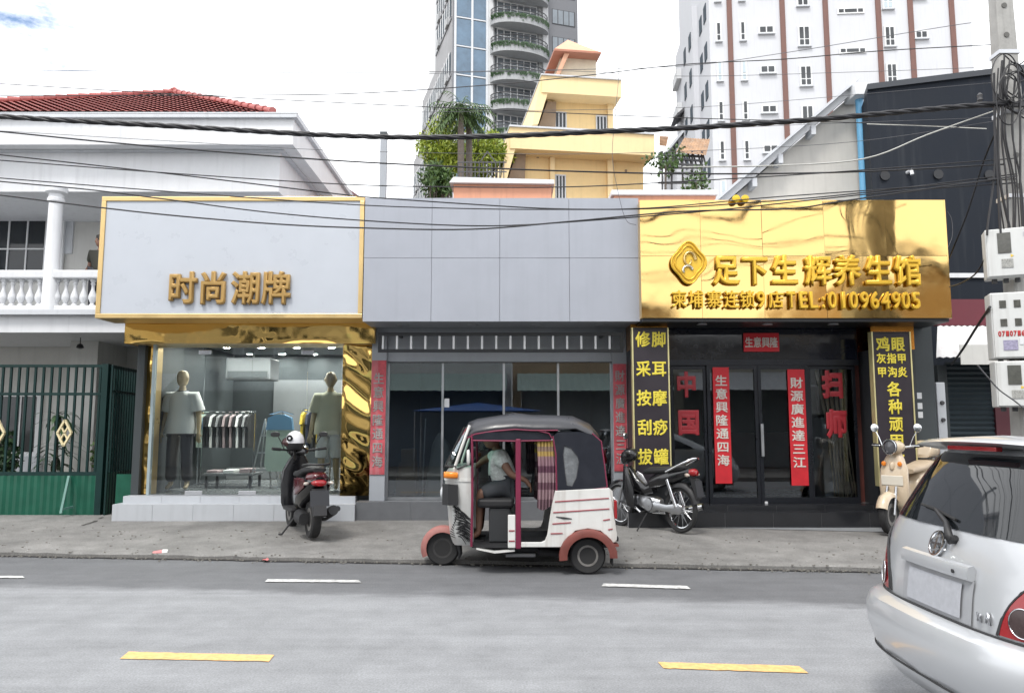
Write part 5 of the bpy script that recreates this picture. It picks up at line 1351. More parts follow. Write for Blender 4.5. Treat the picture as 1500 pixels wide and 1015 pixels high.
# beltline lip under windscreen
tb(MB().loft([[(x - .012 * (1 if x < .3 else 0), CW + (y - CW) * 1.015, z) for x, y, z in rings[5]], [(x - .014 * (1 if x < .3 else 0), CW + (y - CW) * 1.02, z + .03) for x, y, z in rings[5]]]), 'cowl_lip', m_tw, cowl, smooth=50)
for s in (-1, 1):
    yy = CW + s * .515
    tb(secs([(.05, CW + s * .50, 1.07, .045, .035), (.09, CW + s * .545, 1.072, .05, .038), (.17, CW + s * .575, 1.07, .02, .034), (.21, CW + s * .572, 1.07, .01, .03)]), 'indicator', m_amber, cowl, smooth=50)
    tb(MB().loft([[(.02, CW + s * .32, z0), (.03, CW + s * .47, z0), (.10, CW + s * .545, z0), (.21, CW + s * .562, z0), (.21, CW + s * .50, z0), (.06, CW + s * .40, z0)] for z0 in (.74, .78, .94, .965)]), 'headlight_panel', m_dk, cowl, smooth=30)
    tb(MB().lathe([(.075, -.01), (.07, -.035), (.04, -.05), (.002, -.055)], (.05, CW + s * .36, .86), 18, 'x'), 'headlight', M('lamp_glass', (.5, .52, .54), .1, var=.05), cowl, smooth=60)
# feather drawing on the cowl: fanned ink strokes
m_ink = M('black_ink', (.02, .02, .022), .5, var=0)
rf_ = random.Random(31); mb = MB()
def cowl_pt(x, z):
    hw = chw(z); k = 1 if x > .3 else (.97 + .03 * (x - .2) / .1 if x > .2 else .86 + .11 * (x - .14) / .06)
    return Vector((x, CW - hw * k - .004, z))
for i in range(52):
    u = i / 51; x0, z0 = .14 + .05 * u + rf_.uniform(-.01, .05), .735 - .36 * u
    L_ = .10 + .10 * math.sin(u * 3.14) + rf_.uniform(-.02, .02); pts = []
    for k in range(6):
        t_ = k / 5; pts.append(cowl_pt(min(.365, x0 + L_ * t_), z0 - .10 * t_ ** 1.5 + .02 * math.sin(t_ * 3)))
    mb.tube(pts, [.0015, .004, .0045, .004, .003, .001], 4)
for i in range(14):
    u = i / 13; mb.tube([cowl_pt(.145 + .035 * math.sin(u * 5), .74 - .36 * u), cowl_pt(.185 + .03 * math.sin(u * 5 + 1), .70 - .34 * u)], [.007, .003], 4)
tb(mb, 'feather_drawing', m_ink, cowl)
# windscreen and pillars
gl = [(.085, CW - .57, 1.18), (.085, CW + .57, 1.18), (.285, CW + .50, 1.60), (.285, CW - .50, 1.60)]
ws = tb(MB().add([(.06, CW - .40, 1.18), (.06, CW + .40, 1.18), (.27, CW + .36, 1.60), (.27, CW - .36, 1.60)], [(0, 1, 2, 3)]).add([(.06, CW - .40, 1.18), (.13, CW - .555, 1.18), (.31, CW - .50, 1.60), (.27, CW - .36, 1.60)], [(0, 1, 2, 3)]).add([(.06, CW + .40, 1.18), (.13, CW + .555, 1.18), (.31, CW + .50, 1.60), (.27, CW + .36, 1.60)], [(0, 1, 2, 3)]), 'windscreen', m_wscr)
for s in (-1, 1):
    tb(MB().tube([(.17, CW + s * .57, 1.14), (.25, CW + s * .545, 1.38), (.335, CW + s * .51, 1.62)], .017, 8), 'windscreen_pillar', m_tw, smooth=60)
    tb(MB().tube([(.20, CW + s * .578, 1.14), (.36, CW + s * .575, 1.20)], .012, 6), 'quarter_sill', m_dk)
    tb(MB().tube([(.06, CW + s * .40, 1.165), (.13, CW + s * .56, 1.165), (.19, CW + s * .575, 1.165)], .016, 6), 'screen_seal', m_rubber)
    tb(MB().tube([(.055, CW + s * .41, 1.17), (.265, CW + s * .37, 1.60)], .008, 6), 'screen_seal', m_rubber)
    # door post behind the cowl and mirror
    tb(MB().tube([(.365, CW + s * .585, .30), (.372, CW + s * .59, .8), (.37, CW + s * .58, 1.14), (.365, CW + s * .55, 1.52)], .014, 8), 'door_trim', m_pink, smooth=60)
    tb(MB().tube([(.34, CW + s * .58, 1.2), (.33, CW + s * .66, 1.24)], .008, 6), 'mirror_arm', m_dk)
    tb(secs([(CW + s * .63, 1.27, .33, .075, .012), (CW + s * .66, 1.27, .325, .085, .02), (CW + s * .68, 1.27, .32, .06, .01)], axis='y') if False else secs([(.315, CW + s * .66, 1.27, .045, .08), (.34, CW + s * .66, 1.27, .05, .085), (.35, CW + s * .66, 1.27, .03, .05)]), 'mirror', m_tw if s < 0 else m_dk, smooth=60)
tb(MB().tube([(.06, CW - .40, 1.165), (.05, CW, 1.165), (.06, CW + .40, 1.165)], .014, 6), 'screen_seal', m_rubber)
tb(MB().tube([(.12, CW - .2, 1.20), (.16, CW - .05, 1.30), (.2, CW + .05, 1.42)], .006, 6), 'wiper', m_dk)
# front fender and fork
mb = MB(); rings = []
for i in range(13):
    a_ = rad(205 - i * 13.5); r0 = .235
    rings.append([(r * math.cos(a_), CW + y, .2 + r * math.sin(a_)) for y, r in ((-.085, r0 - .05), (-.075, r0), (-.04, r0 + .02), (.04, r0 + .02), (.075, r0), (.085, r0 - .05), (.07, r0 - .012), (.0, r0 + .004), (-.07, r0 - .012))])
tb(MB().loft(rings), 'front_fender', m_fend2, smooth=60)
tb(secs([(.17, CW, .44, .10, .02), (.20, CW, .40, .12, .10), (.30, CW, .36, .14, .10)]), 'fender_shroud', m_tw, smooth=50)
tb(MB().tube([(.0, CW + .09, .2), (.12, CW + .09, .45)], .022, 8).tube([(.12, CW + .09, .45), (.14, CW, .6)], .025, 8), 'fork', m_dk, smooth=60)
tb(MB().tube([(.20, CW - .12, .26), (.215, CW - .14, .16), (.20, CW - .14, .1)], [.03, .025, .012], 8), 'splash_flap', m_dk)
# floor, chassis, underbody
tb(B(.37, 1.9, .06, 1.19, .285, .315), 'floor', m_dk)
tb(B(.50, 1.35, .30, .95, .20, .284), 'chassis', m_dk)
tb(MB().tube([(1.1, .2, .22), (1.4, .2, .2), (1.64, .3, .2), (1.64, 1.0, .2)], .04, 8), 'axle', m_dk)
tb(MB().loft([[(.42, .03, .27), (.42, .12, .27), (.42, .12, .285), (.42, .03, .285)], [(.62, -.0, .235), (.62, .12, .235), (.62, .12, .25), (.62, -.0, .25)], [(.84, .03, .25), (.84, .12, .25), (.84, .12, .27), (.84, .03, .27)]]), 'step_plate', m_tw)
# driver partition, pillars
for s in (-1, 1):
    yy = CW + s * .60
    p = tb(B(.765, .848, yy - .02, yy + .02, .29, .645), 'partition_cheek', m_tw, bevel=.008)
    for zz_ in (.36, .47): tb(B(.775, .84, yy + s * .021, yy + s * .026, zz_, zz_ + .012), 'stripe', m_tred, p)
    tb(B(.85, .908, yy - .025, yy + .025, .28, 1.47), 'pillar', m_pink, bevel=.01)
# rear tub side walls
poly = [(.909, .30), (.909, .352), (1.13, .352), (1.17, .37), (1.195, .43), (1.225, .62), (1.25, .76), (1.285, .905), (1.88, .935), (1.955, .45), (1.955, .38), (1.93, .35), (1.86, .35), (1.84, .42), (1.78, .475), (1.64, .50), (1.50, .475), (1.43, .40), (1.40, .30)]
for s in (-1, 1):
    y0 = CW + s * .625; y1 = CW + s * .585
    w_ = tb(MB().prism(poly, y0, y1), 'tub_side', m_tw, bevel=.006)
    yo = y0 + s * .003
    for (xa, za, xb, zb2) in ((lx(790), lz(565), lx(1096), lz(545)), (lx(780), lz(625), lx(1098), lz(604)), (lx(775), lz(688), lx(880), lz(680)), (lx(765), lz(742), lx(832), lz(740)), (lx(1090), lz(720), lx(1115), lz(715)), (lx(1062), lz(668), lx(1100), lz(662))):
        tb(MB().bar((xa, yo, za), (xb, yo, zb2), .007, .011), 'stripe', m_tred, w_)
    tb(MB().tube([(lx(795), yo, lz(648)), (lx(840), yo, lz(655)), (lx(885), yo, lz(660))], [.004, .012, .004], 6), 'door_latch', m_dk, w_)
    # fender
    rings = []
    for i in range(15):
        a_ = rad(188 - i * 13.6); r0 = .268
        cz = .2
        rings.append([(1.64 + r * math.cos(a_) * 1.06, CW + s * yv, cz + r * math.sin(a_) * .98) for yv, r in ((.45, r0), (.62, r0 + .035), (.66, r0 + .03), (.675, r0), (.67, r0 - .05), (.655, r0 - .05), (.64, r0 - .012), (.45, r0 - .014))])
    tb(MB().loft(rings), 'rear_fender', m_fend, smooth=40)
    tb(B(1.90, 1.97, CW + s * .50, CW + s * .66, .31, .335), 'fender_tip', m_fend)
    tb(B(1.90, 1.91, CW + s * .44, CW + s * .64, .10, .33), 'mud_flap', m_rubber)
    tb(secs([(CW + s * .5, 0, 0, .01, .01)]) if False else B(1.93, 1.965, CW + s * .50, CW + s * .61, .60, .80), 'tail_light', m_lens, bevel=.01)
tb(MB().prism([(1.88, .935), (1.92, .90), (1.955, .45), (1.955, .36), (1.90, .36), (1.86, .9)], CW - .58, CW + .58), 'tub_rear', m_tw)
tb(B(1.956, 1.975, CW - .62, CW + .62, .36, .41), 'rear_bumper', m_dk, bevel=.008)
tb(B(.42, .83, CW - .45, CW + .45, .70, .80), 'driver_seat', m_dk, bevel=.03)
tb(B(.55, .80, CW - .42, CW + .42, .316, .699), 'seat_box', M('dark_grey_plastic', (.03, .032, .035), .5, var=.1, obj=True), bevel=.02)
tb(B(1.36, 1.80, CW - .52, CW + .52, .50, .66), 'passenger_seat', m_tvs, bevel=.04)
tb(B(1.74, 1.84, CW - .52, CW + .52, .67, 1.05), 'passenger_backrest', m_tvs, bevel=.03)
# canopy roof: sections across, soft sag between hoops
hoops = [(.285, 1.605, .50), (.31, 1.655, .52), (.40, 1.70, .56), (.62, 1.735, .585), (.84, 1.752, .595), (1.05, 1.74, .60), (1.32, 1.742, .605), (1.52, 1.715, .605), (1.70, 1.64, .60), (1.785, 1.55, .585)]
rings = []
for i, (x, zt_, hw) in enumerate(hoops):
    drop = .17 if x < 1.4 else .12
    sag = .012 * math.sin(x * 9)
    half = [(0, 0), (.35, -.006), (.62, -.022), (.80, -.05), (.92, -.095), (.985, -.14), (1.0, -drop - .01)]
    ring = [(x, CW - hw * a_, zt_ + b_ + (sag if a_ < .7 else 0)) for a_, b_ in reversed(half)] + [(x, CW + hw * a_, zt_ + b_ + (sag if a_ < .7 else 0)) for a_, b_ in half[1:]]
    rings.append(ring)
roof = tb(MB().loft(rings, closed_ring=False), 'canopy_roof', m_tv, smooth=70, solid=.012)
for s in (-1, 1):
    # pink piping and scalloped valance along the door head
    e = [(x, CW + s * (hw + .008), zt_ - (.17 if x < 1.4 else .12) - .008) for x, zt_, hw in hoops[1:7]]
    tb(MB().tube(e, .009, 6), 'piping', m_pink, roof, smooth=60)
    v = [(lx(320), 1.45), (lx(450), 1.452), (lx(560), 1.455), (lx(760), 1.45)]
    tb(MB().prism([(lx(318), 1.505), (lx(330), 1.452), (lx(560), 1.447), (lx(765), 1.452), (lx(785), 1.53), (lx(560), 1.572), (lx(420), 1.55)], CW + s * .585, CW + s * .592), 'valance', m_tvs, roof)
    tb(MB().tube([(a_, CW + s * .597, b_) for a_, b_ in ((lx(322), 1.452), (lx(560), 1.446), (lx(770), 1.452))], .010, 6), 'piping', m_pink, roof, smooth=60)
    # rear side curtain with clear pane
    o = [(1.262, 1.50), (1.32, 1.545), (1.55, 1.55), (1.70, 1.52), (1.785, 1.455), (1.825, 1.2), (1.85, .925), (1.302, .862), (1.29, 1.2)]
    pane = [(lx(845), lz(250)), (lx(885), lz(262)), (lx(922), lz(310)), (lx(930), lz(340)), (lx(915), lz(430)), (lx(890), lz(480)), (lx(858), lz(475)), (lx(848), lz(400)), (lx(838), lz(300))]
    ys = CW + s * .600
    bm = bmesh.new()
    ov = [bm.verts.new((a_, ys, b_)) for a_, b_ in o]; iv = [bm.verts.new((a_, ys, b_)) for a_, b_ in pane]
    es = [bm.edges.new((ov[i], ov[(i + 1) % len(ov)])) for i in range(len(ov))] + [bm.edges.new((iv[i], iv[(i + 1) % len(iv)])) for i in range(len(iv))]
    bmesh.ops.triangle_fill(bm, use_beauty=True, edges=es)
    me_ = bpy.data.meshes.new('side_curtain'); bm.to_mesh(me_); bm.free(); me_.materials.append(m_tvs)
    sc_ = bpy.data.objects.new('side_curtain', me_); link(sc_, tk); md = sc_.modifiers.new('s', 'SOLIDIFY'); md.thickness = .01
    tb(MB().add([(a_, ys, b_) for a_, b_ in pane], [tuple(range(len(pane)))]), 'clear_pane', m_clear, sc_)
    tb(MB().tube([(a_, ys + s * .006, b_) for a_, b_ in pane], .005, 5, closed=True), 'pane_seam', m_tv, sc_)
    tb(MB().tube([(1.262, ys + s * .008, 1.50), (1.295, ys + s * .008, 1.3), (1.302, ys + s * .008, .87)], .010, 6), 'piping', m_pink, sc_)
    tb(MB().tube([(1.25, ys + s * .008, 1.48), (1.22, ys + s * .008, 1.53), (1.10, ys + s * .008, 1.56)], .008, 6), 'piping', m_pink, sc_)
    tb(MB().tube([(1.302, ys + s * .008, .872), (1.85, ys + s * .008, .937)], .008, 6), 'piping', m_pink, sc_)
    tb(MB().tube([(1.70, ys + s * .004, 1.53), (1.80, ys + s * .004, 1.44), (1.835, ys + s * .004, 1.15), (1.86, ys + s * .004, .94)], .009, 6), 'piping', m_pink, sc_)
    for xx_ in (1.4, 1.56, 1.72): tb(MB().lathe([(.012, -.006), (.006, .006)], (xx_, ys + s * .012, .90), 8, 'y'), 'snap_stud', m_chrome, sc_)
tb(MB().add([(1.785, CW - .585, 1.44), (1.785, CW + .585, 1.44), (1.855, CW + .60, .93), (1.855, CW - .60, .93)], [(0, 1, 2, 3)]), 'rear_curtain', m_tvs, solid=.01)
# gathered passenger curtain
m_curt = bpy.data.materials.new('plaid_curtain'); m_curt.use_nodes = True
n_ = m_curt.node_tree.nodes; l_ = m_curt.node_tree.links; b_ = n_['Principled BSDF']; tcn = n_.new('ShaderNodeTexCoord')
sx_ = n_.new('ShaderNodeSeparateXYZ'); l_.new(tcn.outputs['Object'], sx_.inputs[0])
rmp = n_.new('ShaderNodeValToRGB'); rmp.color_ramp.interpolation = 'CONSTANT'
els = rmp.color_ramp.elements; els[0].position = 0; els[0].color = (.17, .10, .12, 1); els[1].position = .14; els[1].color = (.30, .20, .22, 1)
for p_, c_ in ((.28, (.15, .075, .10)), (.38, (.32, .22, .24)), (.52, (.12, .05, .08)), (.62, (.28, .17, .20)), (.76, (.42, .30, .09)), (.83, (.25, .17, .14)), (.90, (.44, .32, .10))):
    e_ = els.new(p_); e_.color = (*c_, 1)
mr2 = n_.new('ShaderNodeMapRange'); mr2.inputs[1].default_value = .70; mr2.inputs[2].default_value = 1.46; l_.new(sx_.outputs['Z'], mr2.inputs[0]); l_.new(mr2.outputs[0], rmp.inputs[0])
l_.new(rmp.outputs[0], b_.inputs['Base Color']); b_.inputs['Roughness'].default_value = .85
for s in (-1, 1):
    tb(MB().grid(40, 12, lambda u, v: (1.085 + u * .20 + .012 * math.sin(v * 3), CW + s * .575 + .022 * math.sin(u * 34 + v) * (1 - .4 * v), .72 + v * .735 - .03 * math.sin(u * 5) * (1 - v))), 'curtain', m_curt, smooth=80)
for s in (-1, 1): tb(MB().tube([(.86, CW + s * .575, 1.46), (1.29, CW + s * .575, 1.46)], .008, 6), 'curtain_rail', m_steel)
tb(MB().tube([(.20, CW, .55), (.33, CW, 1.02)], .03, 8).tube([(.36, CW - .32, 1.10), (.33, CW - .16, 1.06), (.33, CW + .16, 1.06), (.36, CW + .32, 1.10)], .014, 8), 'handlebar', m_dk, smooth=60)
tb(B(.19, .36, CW - .50, CW + .50, 1.02, 1.13), 'dashboard', m_dk, bevel=.02)
tb(B(.88, .90, CW - .55, CW + .55, .66, .95), 'partition', m_dk)
tb(MB().lathe([(.012, -.3), (.03, -.31), (.03, .02), (.015, .03)], (1.05, .30, .17), 10, 'x'), 'exhaust', m_steel)

# ------------------------------------------------------------------ figures
def figure(name, parent, J, mat, s=1.0, fingers=True, face=(-1, 0, 0), hair=None, fat=1.0):
    """J: joint -> position; builds one skinned body."""
    pts, ed, idx = [], [], {}
    def v(k, r, p=None):
        q = Vector(p if p is not None else J[k]); idx[k] = len(pts); pts.append((q.x, q.y, q.z, r * s)); return idx[k]
    def e(a, b): ed.append((idx[a], idx[b]))
    v('pelvis', .125 * fat); v('belly', .125 * fat, (Vector(J['pelvis']) * .55 + Vector(J['chest']) * .45)); v('chest', .125 * fat); v('neck0', .06); v('neck', .05, J['neck']); v('head0', .048, Vector(J['neck']) * .5 + Vector(J['head']) * .5)
    for a, b in (('pelvis', 'belly'), ('belly', 'chest'), ('chest', 'neck0'), ('neck0', 'neck'), ('neck', 'head0')): e(a, b)
    f = Vector(face).normalized(); side = Vector((-f.y, f.x, 0))
    for sd in 'lr':
        for k, r in (('sh', .062), ('el', .043), ('wr', .028), ('ha', .03), ('hip', .09 * fat), ('kn', .058), ('an', .036), ('toe', .03)): v(k + sd, r)
        mid = (Vector(J['hip' + sd]) + Vector(J['kn' + sd])) / 2
        e('chest', 'sh' + sd); e('sh' + sd, 'el' + sd); e('el' + sd, 'wr' + sd); e('wr' + sd, 'ha' + sd)
        e('pelvis', 'hip' + sd); e('hip' + sd, 'kn' + sd)
        cal = Vector(J['kn' + sd]).lerp(Vector(J['an' + sd]), .3); v('ca' + sd, .052, cal); e('kn' + sd, 'ca' + sd); e('ca' + sd, 'an' + sd); e('an' + sd, 'toe' + sd)
        if fingers:
            d = (Vector(J['ha' + sd]) - Vector(J['wr' + sd])).normalized(); a = d.orthogonal().normalized(); a = d.cross(Vector((0, 0, 1))) if abs(d.z) < .9 else d.cross(f); a.normalize(); nrm = d.cross(a)
            for k in range(4):
                q = Vector(J['ha' + sd]) + d * .035 * s + a * (k - 1.5) * .019 * s; L_ = (.055, .068, .063, .048)[k] * s
                v(f'f{k}a' + sd, .0095, q); v(f'f{k}b' + sd, .009, q + d * L_ * .55 + nrm * .012 * s); v(f'f{k}c' + sd, .0075, q + d * L_ * .9 + nrm * .035 * s)
                e('ha' + sd, f'f{k}a' + sd); e(f'f{k}a' + sd, f'f{k}b' + sd); e(f'f{k}b' + sd, f'f{k}c' + sd)
            q = Vector(J['wr' + sd]).lerp(Vector(J['ha' + sd]), .6) + a * -.035 * s
            v('t0' + sd, .011, q); v('t1' + sd, .009, q + d * .035 * s + nrm * .02 * s - a * .012 * s); e('ha' + sd, 't0' + sd); e('t0' + sd, 't1' + sd)
    ob = skinned(name, pts, ed, mat, parent, 2, 0)
    h = Vector(J['head']); f2 = Vector((f.x, f.y, f.z * .6)).normalized(); rt_ = f2.cross(Vector((0, 0, 1))).normalized(); u2 = rt_.cross(f2)
    def hr(a, el):          # a: 0 = face, el: elevation
        d = (math.cos(el) * math.cos(a), math.cos(el) * math.sin(a), math.sin(el))
        low = max(0, -d[2]); k = 1 - .28 * low * (1 if abs(a) > .9 else .75)
        q_ = 1 + .09 * math.sin(2 * el) ** 2; p = [d[0] * .098 * (1 - .10 * low) * q_, d[1] * .08 * k * q_, d[2] * .122 * q_]
        g_ = lambda a0, e0, sa, se: math.exp(-((a - a0) / sa) ** 2 - ((el - e0) / se) ** 2)
        nose = .026 * g_(0, -.16, .17, .20) + .008 * g_(0, .12, .12, .2) + .007 * g_(0, .34, .5, .12) - .008 * (g_(.38, .10, .17, .11) + g_(-.38, .10, .17, .11)) + .008 * g_(0, -.52, .28, .10) + .012 * g_(0, -.9, .4, .2)
        ear = .022 * (g_(1.62, -.02, .16, .28) + g_(-1.62, -.02, .16, .28))
        return h + (f2 * (p[0] + nose) + rt_ * (p[1] + math.copysign(ear, d[1])) + u2 * p[2]) * s
    hb_ = MB(); nA, nE = 32, 20
    hb_.loft([[hr(-math.pi + 2 * math.pi * j / nA, -1.5 + 3.0 * i / nE) for j in range(nA)] for i in range(nE + 1)])
    me = ob.data; bm = bmesh.new(); bm.from_mesh(me); vs_ = [bm.verts.new(p) for p in hb_.v]
    for fc in hb_.f:
        q = bm.faces.new([vs_[i] for i in fc]); q.smooth = True
    bmesh.ops.recalc_face_normals(bm, faces=bm.faces); bm.to_mesh(me); bm.free()
    if hair is not False:
        for sg_ in (-1, 1):
            c_ = hr(.38 * sg_, .09); MB().lathe([(.002, -.012 * s), (.011 * s, -.006 * s), (.013 * s, 0), (.011 * s, .006 * s), (.002, .012 * s)], c_, 8).build('eye', m_hair, ob, world=False)
    return ob
def garment(name, parent, chain, mat, sub=2):
    """chain: list of ((pos), r) and edges"""
    pts = [(*p, r) for p, r in chain[0]]; return skinned(name, pts, chain[1], mat, parent, sub, 0)
def hairdo(parent, head, face, s, mat, name='hair', r=.108, low=-.2):
    f = Vector(face).normalized(); mb = MB(); h = Vector(head) + Vector((0, 0, .035 * s))
    n = 14; rings = []
    for i in range(8):
        el = rad(90 - i * 15.5); ring = []
        for j in range(n):
            a = 2 * math.pi * j / n; d = Vector((math.cos(a) * math.cos(el), math.sin(a) * math.cos(el), math.sin(el)))
            front = max(0, d.dot(f)); rr = r * s * (1.0 + .02 * math.sin(j * 3 + i)); q = h + d * rr
            if front > .25 and el < rad(38): q = h + d * rr * .80 + Vector((0, 0, .01))
            ring.append(q)
        rings.append(ring)
    return MB().loft(rings).build(name, mat, parent, smooth=80, world=False)
# driver
m_shirt = M('pale_patterned_shirt', (.62, .66, .64), .85, var=.35, scale=30, obj=True)
m_shorts = M('dark_grey_shorts', (.045, .05, .058), .85, var=.2, scale=20, obj=True)
dr = thing('person', 'man in pale patterned shirt and dark shorts driving the tuk-tuk', 'person', (-.81, 8.37, .3))
o_ = Vector((0, 0, -.3)); cy = CW - .08
J = dict(pelvis=(.72, cy, .92), chest=(.655, cy, 1.22), neck0=(.635, cy, 1.33), neck=(.62, cy, 1.37), head=(.57, cy, 1.475),
         shr=(.66, cy - .17, 1.27), elr=(.80, cy - .25, 1.06), wrr=(.97, cy - .24, 1.0), har=(1.0, cy - .24, .955),
         shl=(.63, cy + .17, 1.28), ell=(.46, cy + .24, 1.20), wrl=(.37, cy + .26, 1.12), hal=(.355, cy + .28, 1.115),
         hipr=(.70, cy - .10, .90), knr=(.45, cy - .20, .86), anr=(.43, cy - .21, .40), toer=(.33, cy - .22, .355),
         hipl=(.70, cy + .10, .90), knl=(.46, cy + .18, .86), anl=(.44, cy + .18, .40), toel=(.33, cy + .19, .355))
J = {k: tuple(Vector(p) + o_) for k, p in J.items()}
figure('body', dr, J, m_skin, 1.0, True, (-1, 0, -.12), fat=1.0)
hairdo(dr, J['head'], (-1, 0, 0), 1.0, m_hair)
g = lambda k, d=(0, 0, 0): tuple(Vector(J[k]) + Vector(d))
lerp = lambda a, b, t_: tuple(Vector(J[a]).lerp(Vector(J[b]), t_))
garment('shirt', dr, ([(g('pelvis', (0, 0, .0)), .18), (lerp('pelvis', 'chest', .45), .185), (g('chest'), .17), (g('neck0', (0, 0, -.02)), .085), (g('shr'), .092), (lerp('shr', 'elr', .62), .08), (g('shl'), .088), (lerp('shl', 'ell', .62), .08)],
                      [(0, 1), (1, 2), (2, 3), (2, 4), (4, 5), (2, 6), (6, 7)]), m_shirt)
garment('shorts', dr, ([(g('pelvis', (0, 0, -.01)), .152), (g('hipr'), .118), (lerp('hipr', 'knr', .6), .102), (lerp('knr', 'anr', .10), .092), (g('hipl'), .118), (lerp('hipl', 'knl', .6), .102), (lerp('knl', 'anl', .10), .092)],
                       [(0, 1), (1, 2), (2, 3), (0, 4), (4, 5), (5, 6)]), m_shorts)
for sd in 'rl':
    a = Vector(J['an' + sd]); MB().loft([[(a.x + x, a.y + y * k, zz) for x, y in ((.06, -.035), (.0, -.045), (-.13, -.05), (-.17, -.02), (-.17, .02), (-.13, .05), (0, .045), (.06, .035))] for zz, k in ((.318 - .3, 1), (.335 - .3, 1))]).build('sandal', m_dk, dr, world=False)
# ------------------------------------------------------------------ scooters and motorcycle
m_bk = M('gloss_black_plastic', (.010, .010, .012), .22, var=.1, coat=.6, obj=True)
m_bm = M('matt_black_plastic', (.02, .02, .022), .55, var=.15, obj=True)
m_mar = M('maroon_gloss', (.07, .005, .010), .22, var=.1, coat=.7, obj=True)
m_cr = M('cream_gloss', (.58, .47, .34), .3, var=.05, coat=.5, obj=True)
m_crs = M('tan_seat_vinyl', (.50, .40, .29), .5, var=.1, obj=True)
m_plate = M('blank_plate', (.028, .03, .036), .5, var=.15, scale=30, obj=True)
def vb(mb, name, m, parent, smooth=None, bevel=0): return mb.build(name, m, parent, smooth=smooth, bevel=bevel, world=False)
def fender(c, r, w_, a0, a1, n=12):
    rings = []
    for i in range(n + 1):
        a = rad(a0 + (a1 - a0) * i / n)
        rings.append([(c[0] + rr_ * math.cos(a), c[1] + y, c[2] + rr_ * math.sin(a)) for y, rr_ in ((-w_, r - .05), (-w_ * .85, r), (0, r + .02), (w_ * .85, r), (w_, r - .05), (w_ * .8, r - .015), (0, r + .005), (-w_ * .8, r - .015))])
    return MB().loft(rings)
